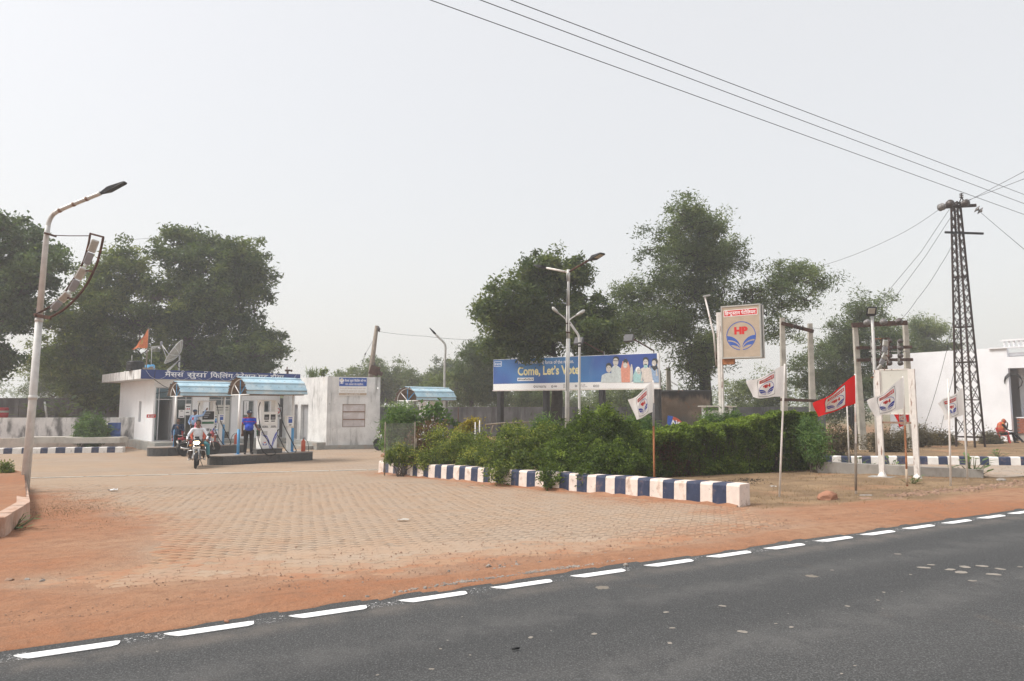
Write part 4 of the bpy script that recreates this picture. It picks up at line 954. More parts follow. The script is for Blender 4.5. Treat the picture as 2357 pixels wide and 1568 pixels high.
# broad-leaved milkweed plants: each leaf rosette
def milkweed(label, px, py, Yd, s, n=16, ground=True):
    v = gp(px, py) if ground else at(px, py, Yd)
    root = thing('milkweed_plant', label, 'plant', v); mb = MB()
    C = []; Fc = []; tn = []
    for k in range(n):
        a = random.random() * 6.28; el = random.uniform(.15, 1.2); r_ = s * random.uniform(.25, 1)
        tip = Vector((math.cos(a) * math.cos(el), math.sin(a) * math.cos(el), math.sin(el))) * r_
        limb(mb, (0, 0, -.03), tip, .012 * s / .4, .006, 2, .1, 4)
        L = s * random.uniform(.28, .42); ax = (Vector((math.cos(a), math.sin(a), random.uniform(-.2, .7)))).normalized(); sd = ax.cross(Vector((0, 0, 1))).normalized(); up_ = sd.cross(ax)
        pts = [tip, tip + ax * L * .3 + sd * L * .27 + up_ * L * .05, tip + ax * L * .7 + sd * L * .25 + up_ * L * .02, tip + ax * L, tip + ax * L * .7 - sd * L * .25 + up_ * L * .02, tip + ax * L * .3 - sd * L * .27 + up_ * L * .05]
        q = len(C); C += [tuple(p_) for p_ in pts]; Fc += [(q, q + 1, q + 2, q + 3), (q, q + 3, q + 4, q + 5)]; b_ = random.gauss(.45, .22); tn += [b_, b_]
    mb.build('stem', 'stem_green', root)
    me = np_mesh('foliage', np.array(C), np.array(Fc)); me.materials.append(MATS['leaf_calotropis'])
    a_ = me.attributes.new('tint', 'FLOAT', 'FACE'); a_.data.foreach_set('value', np.clip(np.array(tn), 0, 1).astype(np.float32))
    part('foliage', me, root); return root
milkweed('fleshy-leaved plant at the near corner of the raised bed, bottom left', 28, 1222, 0, .38, 20)
milkweed('broad-leaved plant growing at the right end of the low concrete wall', 2240, 1098, 0, .62, 34)
milkweed('small broad-leaved plant at the foot of the blank board, right leg', 2100, 1114, 0, .30, 16)
milkweed('broad-leaved plant under the red flag by the low concrete wall', 1975, 1084, 0, .5, 22)
milkweed('broad-leaved plant behind the blank board on the low wall', 2052, 1082, 0, .42, 20)
milkweed('pale fleshy plant on the painted kerb by the wire cage', 960, 1062, 0, .32, 12)
milkweed('tall pale milkweed growing above the low stained wall', 150, 962, 39.6, 1.5, 34, False)
milkweed('milkweed clump above the stained wall, left of the curved lamp post', 85, 962, 39.6, 1.2, 26, False)
milkweed('green weed sprouting beside the rear painted kerb', 2115, 1018, 0, .7, 16)
milkweed('weed beside the tower foot', 2295, 1052, 0, .5, 14)
bush('small_shrub', 'little dark shrub on the raised bed at the left edge', gp(18, 1100, .3), [lob(14, 1078, 12, 17.5), lob(24, 1090, 10, 17.5), lob(18, 1092, 10, 17.4)], 'leaf_neem', 40, 26, .05, .07, .5, stems=10, tint_hi=.1)
DG = 'dry scrub behind the right-hand kerb'
for px, py, Yd, r, lb in ((1925, 1010, 28, 26, 'dry scrub left of the first concrete pole behind the right kerb'), (2045, 1012, 30, 26, 'dry scrub behind the legs of the blank board'), (2110, 1000, 34, 22, 'greener scrub against the white wall left of the lattice tower'), (2165, 1010, 36, 18, 'low dry weeds between board and lattice tower'), (2280, 1010, 37, 12, 'low weeds right of the lattice tower')):
    bush('dry_scrub', lb, ground_at(px, Yd), [lob(px, py, r, Yd, 1.6), lob(px - r, py + 12, r * .7, Yd, 1.4), lob(px + r, py + 12, r * .7, Yd, 1.4)], 'dull_scrub', 130, 36, .18, .12, .3, DG, .2, 40, tint_hi=.1)
# dry grass and turf
def grass(name, P_, hgt, matn, label):
    k = len(P_)
    a = rng.random(k) * 6.28; hh = hgt * rng.uniform(.4, 1.3, k); lean = rng.normal(0, .6, (k, 2)) * hh[:, None]
    w2 = .0035 + hh * .03; dx = np.cos(a) * w2; dy = np.sin(a) * w2
    V = np.stack([P_ - np.stack([dx, dy, 0 * dx], -1), P_ + np.stack([dx, dy, 0 * dx], -1), P_ + np.stack([lean[:, 0], lean[:, 1], hh], -1)], 1).reshape(-1, 3)
    me = np_mesh(name, V, np.arange(k * 3).reshape(-1, 3)); me.materials.append(MATS[matn])
    at_ = me.attributes.new('tint', 'FLOAT', 'FACE'); at_.data.foreach_set('value', np.clip(rng.normal(.45, .25, k), 0, 1).astype(np.float32))
    o = bpy.data.objects.new(name, me); COL.objects.link(o); o['kind'] = 'stuff'; o['label'] = label; return o
_x = rng.uniform(-2, 24, 300000); _y = rng.uniform(11.5, 40, 300000)
_k = (rng.random(len(_x)) < np.minimum(1, (16 / _y) ** 1.5)) & (sdist(_x, _y, GRASS) > -.1) & (rng.random(len(_x)) < .25 + 1.3 * fbm(_x, _y, 1.5, 41) ** 2)
_x, _y = _x[_k][:30000], _y[_k][:30000]
grass('dry_grass', np.stack([_x, _y, np.interp(road_d(_x, _y), _ZD, _ZV) + .005], -1), .055, 'straw', 'short dry grass on the verge')
lg = []
while len(lg) < 2500:
    px, py = random.gauss(165, 75), random.gauss(1172, 20)
    if 62 < px < 350: v = gp(px, py); lg.append((v.x, v.y, v.z + .012))
grass('turf_patch', np.array(lg), .022, 'dull_scrub', 'thin green turf beside the raised bed')
# ================================================================== filling station
SA = R(42); SX = Vector((math.cos(SA), math.sin(SA), 0)); SB = Vector((-math.sin(SA), math.cos(SA), 0))
def along(P0, dv, px):
    """distance along a wall line to the point seen in that column"""
    k = (px - CXP) / FPX; return (P0[0] - k * P0[1]) / (k * dv[1] - dv[0])
# ------------------------------------------------------------------ office
OX, OY, OZ = -18.83, 36.0, -.65
fx = lambda px: along((OX, OY), SX, px)
off = thing('office_building', 'white single-storey office with a blue fascia board and glass front', 'building', (OX, OY, OZ), SA)
W_, Dp = 6.85, 7.3
mb = MB(); mb.bx(-.25, W_ + .3, -1.55, Dp, -.3, .30, bev=.01); mb.build('plinth', 'step_stone', off)
mb = MB(); mb.bx(-.6, W_ + .3, -2.0, -1.555, -.3, .12, bev=.01); mb.build('step', 'step_stone', off)
a0, a1, b0, b1_, c1, d0, d1, e0, e1, f0, f1 = [fx(v) for v in (361, 403, 408, 447, 458, 484, 536, 562, 588, 597, 624)]
zt_, zl = 3.13, 3.52
mb = MB()
for x0, x1, z0, z1 in ((0, a0, .3, zl), (a0, d1, zt_, zl), (a1, b0, .3, zt_), (b1_, d0, .3, zt_), (d1, e0, .3, zl), (e0, e1, 2.45, zl), (e0, e1, .3, 1.35), (e1, f0, .3, zl), (f0, f1, 2.45, zl), (f0, f1, .3, 1.35), (f1, W_, .3, zl)):
    mb.bx(x0, x1, 0, .23, z0, z1)
y0, y1 = 2.35, 2.85                                    # side window in the left wall
mb.bx(0, .23, .232, y0, .3, zl); mb.bx(0, .23, y1, Dp - .23, .3, zl); mb.bx(0, .23, y0, y1, .3, 1.25); mb.bx(0, .23, y0, y1, 2.4, zl)
mb.bx(W_ - .23, W_, .232, Dp - .23, .3, zl); mb.bx(0, W_, Dp - .228, Dp, .3, zl)
mb.build('wall', 'white_wall', off)
mb = MB(); mb.bx(.23, W_ - .23, 3.6, 3.8, .3, zl); mb.bx(a1 - .1, a1 + .02, .3, 3.6, .3, zl); mb.build('partition', 'interior', off)
mb = MB(); mb.bx(.232, W_ - .232, .25, Dp - .25, zl - .08, zl - .005); mb.build('ceiling', 'interior', off)
mb = MB(); mb.bx(-.92, 7.62, -1.0, Dp + .4, zl, 4.0, bev=.012); mb.build('roof', 'white_weathered', off)
mb = MB(); mb.bx(-.9, 7.6, -1.03, -1.002, zl + .01, 4.0); fas = mb.build('fascia_board', 'fascia_blue', off)
mb = MB(); pl = lambda a, b: (a, -1.034, b)
x = -.9 + 1.12
for word, w_ in (('मैसस{r}', .82), ('सुया{r}', .92), ('िफलिंग', 1.06), ('{~स}टेशन', .98), ('गढ़', .5), ('दौसा', .7)):
    mb = MB(); write(mb, word.replace('लिंग', 'िलंग'), x, zl + .15, .245, pl, 0, .010, width=w_ * 1.14); mb.build('lettering', 'white_print', fas); x += w_ * 1.14 + .14
# doors, glass and frames
def frame(parent, name, x0, x1, z0, z1, y=.08, w_=.045, m_='alu', bars=()):
    mb = MB()
    mb.bx(x0, x0 + w_, y, y + .05, z0, z1); mb.bx(x1 - w_, x1, y, y + .05, z0, z1)
    mb.bx(x0 + w_, x1 - w_, y, y + .05, z0, z0 + w_); mb.bx(x0 + w_, x1 - w_, y, y + .05, z1 - w_, z1)
    for k, v in bars:
        if k == 'v': mb.bx(v - w_ / 2, v + w_ / 2, y - .002, y + .052, z0 + w_, z1 - w_)
        else: mb.bx(x0 + w_, x1 - w_, y - .001, y + .051, v - w_ / 2, v + w_ / 2)
    return mb.build(name, m_, parent)
def pane(parent, x0, x1, z0, z1, y=.1, m_='shop_glass'):
    mb = MB(); mb.bx(x0, x1, y, y + .008, z0, z1); return mb.build('pane', m_, parent)
am = fx(370)
dr = frame(off, 'door_frame', a0 + .004, a1 - .004, .302, zt_ - .003, bars=(('v', am), ('h', 2.49)))
pane(dr, a0 + .05, am - .03, .36, 2.46); pane(dr, a0 + .05, am - .03, 2.53, 3.07); pane(dr, am + .03, a1 - .05, 2.53, 3.07)
for (x0, x1) in ((b0, b1_), (d0, d1)):
    wf = frame(off, 'window', x0 + .004, x1 - .004, .302, zt_ - .003, bars=(('h', 2.49), ('v', (x0 + x1) / 2 + .1)))
    pane(wf, x0 + .05, (x0 + x1) / 2 + .07, .36, 2.46); pane(wf, (x0 + x1) / 2 + .13, x1 - .05, .36, 2.46); pane(wf, x0 + .05, x1 - .05, 2.53, 3.07)
for (x0, x1) in ((e0, e1), (f0, f1)):
    wf = frame(off, 'window', x0 + .004, x1 - .004, 1.354, 2.446, bars=(('v', (x0 + x1) / 2),)); pane(wf, x0 + .05, (x0 + x1) / 2 - .03, 1.4, 2.4); pane(wf, (x0 + x1) / 2 + .03, x1 - .05, 1.4, 2.4)
mb = MB(); mb.bx(.08, .13, y0 + .003, y0 + .05, 1.253, 2.397); mb.bx(.08, .13, y1 - .05, y1 - .003, 1.253, 2.397); mb.bx(.082, .128, y0 + .05, y1 - .05, 1.80, 1.86); mb.bx(.08, .13, y0 + .05, y1 - .05, 1.253, 1.30); mb.bx(.08, .13, y0 + .05, y1 - .05, 2.35, 2.397)
wf = mb.build('window', 'alu', off)
mb = MB(); mb.bx(.1, .108, y0 + .05, y1 - .05, 1.3, 1.8); mb.build('pane', 'shop_glass', wf); mb = MB(); mb.bx(.1, .108, y0 + .05, y1 - .05, 1.86, 2.35); mb.build('pane', 'shop_glass', wf)
# notices on the front
def notice(parent_rot, x, z, w_, h_, label, rows, y=-.012, back='white_print', cols=('dark_print',)):
    o = thing('notice', label, 'notice', Vector((OX, OY, OZ)) + SX * x + SB * y + Vector((0, 0, z)), SA)
    mb = MB(); mb.bx(-w_ / 2, w_ / 2, -.006, 0, -h_ / 2, h_ / 2); mb.build('sheet', back, o)
    mb = MB(); p_ = lambda a, b: (a, -.0085, b)
    for (mi, xa, xb, za, zb) in rows: flat(mb, [(xa * w_, za * h_), (xb * w_, za * h_), (xb * w_, zb * h_), (xa * w_, zb * h_)], p_, mi)
    mb.build('print', list(cols), o); return o
notice(0, fx(353), 1.62, .44, .17, 'small red warning plate at the corner of the office', [(0, -.36, -.2, -.25, .25), (0, -.1, .38, .1, .22), (0, -.1, .3, -.22, -.08)], back='red_print', cols=('white_print',))
notice(0, fx(423), 1.72, .30, .42, 'white sheet with a printed panel taped to the office glass', [(0, -.3, .3, -.38, -.3), (0, -.2, .2, .32, .4)], y=.06)
notice(0, fx(437), 1.95, .30, .62, 'white price notice with red figures on the office glass', [(0, -.3, .35, .22, .3), (0, -.3, .2, -.3, -.22), (1, -.38, -.28, .0, .1), (1, -.15, .05, .0, .1), (1, .15, .35, .0, .1)], y=.06, cols=('dark_print', 'red_print'))
notice(0, fx(516), 1.45, .80, 1.5, 'large pale green notice behind the pump terminal', [(0, -.4, .4, .38, .41), (0, -.4, .4, .3, .32)], y=.055, back='leaf_notice' if False else 'cream_panel', cols=('dark_print',))
notice(0, fx(506), 1.08, .72, 1.10, 'white and blue price chart leaning at the glass front', [(0, -.5, .5, .2, .34), (1, -.5, .5, .12, .2), (2, -.4, .35, .39, .45), (2, -.4, -.05, .03, .07), (0, .05, .4, .03, .07), (3, -.4, -.05, -.12, -.08), (0, -.4, .3, -.26, -.22), (2, -.4, -.05, -.42, -.38)], y=.035, cols=('tank_blue', 'blue_print', 'dark_print', 'green_print'))
notice(0, fx(571), 2.02, .26, .78, 'white framed chart inside the first office window', [(0, -.03, .03, -.4, .4)], y=.072, cols=('dark_print',))
zn = notice(0, fx(641), 1.72, .5, .72, 'white no-smoking panel with a red ring on the right end of the office', [(1, -.42, .42, -.34, -.30)], cols=('red_print', 'dark_print'))
mb = MB(); p_ = lambda a, b: (a, -.009, b); ring2(mb, 0, .12, .13, .17, p_, 0); flat(mb, [(-.11, .2), (-.08, .23), (.11, .04), (.08, .01)], lambda a, b: (a, -.0095, b), 0); write(mb, 'ZONE', 0, -.2, .10, p_, 1, .03, anchor='c'); mb.build('print', ['red_print', 'dark_print'], zn)
# things on the roof ---------------------------------------------------------
RZ = OZ + 4.0
def roofp(x, y): return Vector((OX, OY, RZ)) + SX * x + SB * y
o = thing('water_tank', 'black ribbed water tank on the office roof', 'water tank', roofp(-.7, 1.0), 0, None, .72)
mb = MB(); prof = [(.60, 0)]
for i in range(5): prof += [(.62, .04 + i * .11), (.62, .09 + i * .11), (.58, .10 + i * .11), (.58, .14 + i * .11)]
prof += [(.60, .62), (.45, .72), (.2, .76), (.0, .77)]; mb.lathe(prof, n=24); mb.build('body', 'tank_black', o)
mb = MB(); mb.tube([(-.3, 0, .6), (-.3, 0, 1.15)], .025, 6); mb.build('pipe', 'galv', o)
o = thing('water_drum', 'light blue plastic drum on the office roof beside the black tank', 'drum', roofp(-.2, .2), 0, None, .66)
mb = MB(); mb.lathe([(.33, 0), (.36, .03), (.36, .2), (.38, .22), (.36, .24), (.36, .40), (.32, .46), (.0, .47)], n=20); mb.build('body', 'tank_blue', o)
mb = MB(); mb.lathe([(.07, .46), (.07, .52), (0, .52)], (.15, .1, 0), 10); mb.build('cap', 'tank_blue', o)
o = thing('satellite_dish', 'large grey mesh satellite dish on the office roof', 'satellite dish', roofp(1.3, 1.5), R(18))
mb = MB(); M_ = Matrix.Rotation(R(-58), 3, 'Y') ; n_ = 20; rr_ = .78
vs = []; fs = []
for i in range(7):
    r_ = rr_ * i / 6
    for j in range(n_): a = 2 * math.pi * j / n_; vs.append(M_ @ Vector((r_ * math.cos(a), r_ * math.sin(a), .30 * (r_ / rr_) ** 2)) + Vector((.25, 0, 1.0)))
for i in range(6):
    for j in range(n_): fs.append((i * n_ + j, i * n_ + (j + 1) % n_, (i + 1) * n_ + (j + 1) % n_, (i + 1) * n_ + j))
mb._add(vs, fs, 0, True); mb.build('reflector', 'dish', o)
mb = MB()
for j in range(0, n_, 2): mb.tube([vs[i * n_ + j] + (M_ @ Vector((0, 0, -.025))) for i in (0, 2, 4, 6)], .014, 4)
mb.tube([vs[6 * n_ + j] for j in range(n_)] + [vs[6 * n_]], .02, 5, cap=False); mb.build('rib', 'galv', o)
mb = MB(); hub_ = Vector((.25, 0, 1.0)); fd = hub_ + M_ @ Vector((0, 0, 1.05))
mb.tube([vs[6 * n_ + 8], fd], .022, 6); mb.tube([vs[6 * n_ + 14], fd], .022, 6); mb.build('feed_arm', 'galv', o)
mb = MB(); mb.lathe([(.05, -.1), (.07, 0), (.07, .12), (.03, .16)], fd, 10); mb.build('feed_horn', 'mid_grey', o)
mb = MB(); mb.tube([(.3, 0, 0), (.3, 0, .95)], .045, 8); mb.tube([(-.35, .3, 0), (.3, 0, .7)], .025, 6); mb.tube([(-.35, -.3, 0), (.3, 0, .7)], .025, 6); mb.build('mount', 'galv', o)
mb = MB()
for k in range(6): mb.tube([(.55 + .2 * math.cos(a), -.32 + .02 * k, .42 + .2 * math.sin(a)) for a in [i * 6.2832 / 14 + k for i in range(15)]], .012, 4, cap=False)
cc = mb.build('cable_coil', 'cable'); cc.location = o.location; tag(cc, 'coil of dark cable hanging below the satellite dish', 'cable')
o = thing('roof_antenna', 'bundle of aluminium antenna rods on the roof behind the orange flag', 'antenna', roofp(.0, .8), R(0), None, .72)
mb = MB(); mb.tube([(0, 0, 0), (0, 0, 1.85)], .022, 6); mb.build('mast', 'galv', o)
mb = MB(); mb.tube([(-.1, 0, 1.80), (.62, -.1, 1.88)], .018, 6)
for k in range(9): mb.tube([(-.05 + .07 * k, -.35, 1.62 + .03 * k), (-.02 + .07 * k, .35, 1.68 + .03 * k)], .008, 4)
for k in range(5): mb.tube([(-.1, 0, 1.5 + .07 * k), (.65, -.05, 1.45 + .08 * k)], .007, 4)
mb.build('rod', 'galv', o)
mb = MB(); mb.tube([(.55, -.1, 1.75), (.68, -.14, 1.68)], .06, 8); mb.build('feed_horn', 'alu', o)
o = thing('flag', 'faded orange triangular flag on a thin pole at the office roof corner', 'flag', roofp(-.6, -.7))
mb = MB(); mb.tube([(0, 0, -.05), (.01, 0, 1.2), (.05, 0, 2.15)], [.03, .025, .018], 6); mb.build('pole', 'wood_pole', o)
def fo(u, v):   # triangle: hoist at pole, tip to lower left
    z = 2.12 - .98 * v; xx = -.86 * u
    z2 = z - .18 * u * (1 - v) - u * (.62 - .55 * v) + .03 * math.sin(9 * u + 3 * v)
    return Vector((.04 + xx * (.55 + .45 * v), -.05 + .10 * math.sin(7 * u + 2 * v) * u, z2))
mb = MB(); g_ = 12
mb._add([fo(i / g_, j / g_) for i in range(g_ + 1) for j in range(g_ + 1)], [(i * (g_ + 1) + j, (i + 1) * (g_ + 1) + j, (i + 1) * (g_ + 1) + j + 1, i * (g_ + 1) + j + 1) for i in range(g_) for j in range(g_)], 0, True)
cl_ = mb.build('cloth', 'flag_orange', o)
mb = MB()
pl3 = lambda a, b: tuple(fo(a, b) + Vector((0, -.012, 0)))
for pts in ([(.38, .30), (.50, .34), (.47, .52), (.36, .46)], [(.44, .50), (.53, .56), (.56, .70), (.46, .66)], [(.36, .46), (.42, .52), (.40, .72), (.35, .70)]): flat(mb, pts, pl3)
mb.build('print', 'flag_ink', cl_)
o = thing('rubble_pile', 'little heap of twigs and rubble at the roof corner', 'rubble', roofp(-.42, -.75))
mb = MB()
for k in range(40): mb.box((random.gauss(0, .16), random.gauss(0, .12), .02 + abs(random.gauss(0, .05))), (random.uniform(.05, .2), .03, .03), Matrix.Rotation(random.random() * 6, 3, 'Z') @ Matrix.Rotation(random.random(), 3, 'X'))
mb.build('rubble', 'wood_pole', o)
o = thing('security_camera', 'rusty bullet camera on the right end of the office fascia', 'camera', roofp(6.95, -.7), SA)
mb = MB(); mb.bx(-.05, .05, -.05, .05, 0, .16); mb.build('bracket', 'rust_steel', o)
mb = MB(); mb.tube([(-.16, 0, .2), (.14, -.06, .22)], .055, 8); mb.ball((.2, -.08, .2), .07, 8); mb.tube([(-.05, 0, .2), (-.02, 0, .42)], .03, 6); mb.build('body', 'rust_steel', o)
# slack string of wires across the fascia
mb = MB()
for k in range(7):
    xa = -.7 + k * 1.15; A_ = Vector((xa, -1.05, 3.96)); B_ = Vector((xa + .58, -1.05, 3.46)); C_ = Vector((xa + 1.15, -1.05, 3.97))
    mb.tube([A_, A_.lerp(B_, .5) + Vector((-.06, 0, -.06)), B_, B_.lerp(C_, .5) + Vector((.06, 0, -.06)), C_], .006, 4, cap=False)
o = mb.build('light_string', 'paint_white'); o.location = (OX, OY, OZ); o.rotation_euler = (0, 0, SA); tag(o, 'thin white string of lights looped along the office fascia', 'light string')
mb = MB(); mb.tube([(-.25, -1.02, 3.95), (-.28, -1.04, 3.5), (.3, -.5, 3.2), (1.0, -.06, 2.95), (a0, -.03, 2.8)], .016, 5); o = mb.build('cable', 'cable'); o.location = (OX, OY, OZ); o.rotation_euler = (0, 0, SA); tag(o, 'thick black cable sagging from the fascia corner to the office door', 'cable')

# ------------------------------------------------------------------ store room on the right
A_, B_, C_ = Vector((-13.45, 40.3, 0)), Vector((-9.92, 36.5, 0)), Vector((-7.16, 37.2, 0))
ST, SBt = 3.05, -.84
store = thing('store_room', 'low white store room streaked with black stains, right of the office', 'building', (B_.x, B_.y, SBt))
def wallrun(P0, P1):
    d_ = (P1 - P0); L_ = d_.length; d_ = d_ / L_; n_ = Vector((d_.y, -d_.x, 0))
    if n_.dot(-P0) < 0: n_ = -n_
    return d_, n_, L_
def fbox(mb, P0, d_, n_, s0, s1, z0, z1, t0, t1):
    c_ = P0 + d_ * (s0 + s1) / 2 + n_ * (t0 + t1) / 2
    M_ = Matrix((d_, -n_, Vector((0, 0, 1)))).transposed()
    if M_.determinant() < 0: M_ = Matrix((d_, n_, Vector((0, 0, 1)))).transposed()
    mb.box((c_.x, c_.y, (z0 + z1) / 2), (abs(s1 - s0), abs(t1 - t0), abs(z1 - z0)), M_)
so = Vector((B_.x, B_.y, SBt))
dBA, nBA, LBA = wallrun(B_, A_); dBC, nBC, LBC = wallrun(B_, C_)
def sAB(px): return along(B_, dBA, px)
def sBC(px): return along(B_, dBC, px)
mb = MB()
inn = [B_ - nBA * .22 - nBC * .22, A_ - nBA * .22, A_ + Vector((1.0, 4.5, 0)), C_ + Vector((-1.7, 5.0, 0)), C_ - nBC * .22 - dBC * .005]
mb.prism([(v.x, v.y) for v in inn], SBt, ST - .12)
z1d = 1.6 + (930 - 931.4) / FPX * 38; zb = SBt + .46
da0, da1, db0, db1 = sAB(712), sAB(695), sAB(688), sAB(675)
for s0, s1, z0, z1 in ((-.16, da0, SBt, ST), (da0, da1, z1d, ST), (da1, db0, SBt, ST), (db0, db1, z1d, ST), (db1, LBA, SBt, ST), (da0, da1, SBt, zb), (db0, db1, SBt, zb)):
    fbox(mb, B_, dBA, nBA, s0, s1, z0, z1, -.215, 0)
w0, w1 = sBC(790.6), sBC(842.8); wz0, wz1 = 1.6 - 52.7 / FPX * 36.8, 1.6 - .4 / FPX * 36.8
for s0, s1, z0, z1 in ((.0, w0, SBt, ST), (w0, w1, SBt, wz0), (w0, w1, wz1, ST), (w1, LBC, SBt, ST)): fbox(mb, B_, dBC, nBC, s0, s1, z0, z1, -.213, .002)
fbox(mb, C_, Vector((-.3, .954, 0)), Vector((.954, .3, 0)), .0, 5.0, SBt, ST, -.2, .0)
mb.build('wall', 'white_weathered', store, so)
mb = MB(); fbox(mb, B_, dBC, nBC, -.05, LBC + .1, SBt, SBt + .26, .004, .14); fbox(mb, B_, dBA, nBA, -.1, LBA - .2, SBt, SBt + .42, .004, .5); fbox(mb, B_, dBA, nBA, .3, LBA - .2, SBt, SBt + .24, .5, .95); mb.build('plinth', 'step_stone', store, so)
for s0, s1, lb in ((da0, da1, 0), (db0, db1, 1)):
    mb = MB(); fbox(mb, B_, dBA, nBA, s0 + .02, s1 - .02, zb + .003, z1d - .005, -.205, -.16); d_ = mb.build('door', 'grey_door', store, so)
    mb = MB(); fbox(mb, B_, dBA, nBA, s0 + .02, s1 - .02, (zb + z1d) / 2 - .02, (zb + z1d) / 2 + .02, -.16, -.145); mb.build('door_rail', 'grey_door', d_, so)
    mb = MB(); fbox(mb, B_, dBA, nBA, s0 + .1, s0 + .16, (zb + z1d) / 2 + .1, (zb + z1d) / 2 + .2, -.158, -.13); mb.build('bolt', 'rust_steel', d_, so)
hz = (wz1 - wz0) / 3
wn = None
for k in range(3):
    zc0, zc1 = wz0 + k * hz + .03, wz0 + (k + 1) * hz - .02
    if k == 0:
        mm = (w0 + w1) / 2
        for q0, q1 in ((w0 + .03, mm - .008), (mm + .008, w1 - .03)): mb = MB(); fbox(mb, B_, dBC, nBC, q0, q1, zc0, zc1, -.12, -.09 + .006 * k); mb.build('shutter_panel', 'shutter_panel', store, so)
    else: mb = MB(); fbox(mb, B_, dBC, nBC, w0 + .03, w1 - .03, zc0, zc1, -.12, -.09 + .006 * k); mb.build('shutter_panel', 'shutter_panel', store, so)
for k in range(4):
    mb = MB(); zz = wz0 + k * hz; fbox(mb, B_, dBC, nBC, w0 + .003, w1 - .003, max(zz - .025, wz0 + .002), min(zz + .025, wz1 - .002), -.10, -.06); mb.build('shutter_rail', 'rust_frame', store, so)
for q in (w0 + .003, w1 - .033):
    mb = MB(); fbox(mb, B_, dBC, nBC, q, q + .03, wz0 + .03, wz1 - .03, -.11, -.065); mb.build('shutter_rail', 'rust_frame', store, so)
# name board on the store room
s0, s1 = sBC(780.6), sBC(845.6); sz1, sz0 = 1.6 + 61.0 / FPX * 36.7, 1.6 + 18.6 / FPX * 36.7
sb = thing('name_board', 'blue and white board with painted writing on the store room wall', 'sign', B_ + dBC * s0 + nBC * .03 + Vector((0, 0, sz0)), math.atan2(dBC.y, dBC.x))
Wb, Hb = s1 - s0, sz1 - sz0
mb = MB(); mb.bx(0, Wb, -.03, 0, 0, Hb); mb.build('panel', 'paint_white', sb)
mb = MB(); mb.bx(.02, Wb - .02, -.034, -.0305, Hb * .52, Hb - .02); mb.build('blue_field', 'blue_print2', sb)
mb = MB(); mb.bx(.02, Wb - .02, -.034, -.0305, .03, Hb * .16); mb.build('tan_field', 'tan_board', sb)
mb = MB(); p_ = lambda a, b: (a, -.036, b); p2_ = lambda a, b: (a, -.038, b)
flat(mb, [(.15 + .12 * math.cos(i * .3), Hb * .79 + .15 * math.sin(i * .3)) for i in range(21)], p_, 0)
write(mb, 'मैसस{r} सूया{r} िफिलंग {~स}टेशन', .30, Hb * .76, .115, p_, 0, .02, width=Wb - .36)
write(mb, 'पता -लालसर रोड़ गढ़(दौसा)', .34, Hb * .58, .09, p_, 0, .015, width=Wb - .55)
for sgn in (-1, 1): flat(mb, [(.15 + sgn * .012, Hb * .66), (.15 + sgn * .05, Hb * .74), (.15 + sgn * .125, Hb * .78), (.15 + sgn * .12, Hb * .74), (.15 + sgn * .06, Hb * .70)], p2_, 1)
write(mb, 'HP', .15, Hb * .82, .07, p2_, 2, .02, anchor='c', width=.15)
write(mb, 'मे नाप और िमलावट प{~म}प के अ{~न}दर पायी', .06, Hb * .36, .075, p_, 2, .0, width=Wb - .14)
write(mb, 'जाती है। तो 20000 रु का नगद ईनाम', .08, Hb * .22, .075, p_, 2, .0, width=Wb - .2)
write(mb, 'हर समय सेवा में', Wb * .25, Hb * .05, .07, p_, 0, .0, width=Wb * .5)
mb.build('lettering', ['white_print', 'blue_print', 'tan_board'], sb)
mb = MB(); mb.tube([(0, 0, 0), (0, -.14, .02), (.05, -.24, -.02)], .012, 5); mb.tube([(.02, -.2, .0), (.1, -.36, -.04)], .04, 8); o = mb.build('security_camera', 'paint_white'); v = C_ - dBC * .12; o.location = (v.x, v.y, 2.45); tag(o, 'small white bullet camera on the corner of the store room', 'camera')
bush('roof_palm', 'spiky little date palm sprouting on the store room roof edge', at(718, 872, 40.0), [(at(718, 862, 40), (.25, .25, .12))], 'leaf_willow', 10, 16, .14, .55, .07, None, .2, 3, 1.0, droop=-1.3, cat='plant', tint_hi=.2)
bush('roof_shrub', 'leafy sprig growing from the store room roof', at(748, 872, 38.0), [(at(747, 856, 38), (.28, .2, .16)), (at(738, 862, 38), (.15, .15, .1))], 'leaf_neem', 16, 14, .08, .12, .6, None, .3, 8, cat='plant')

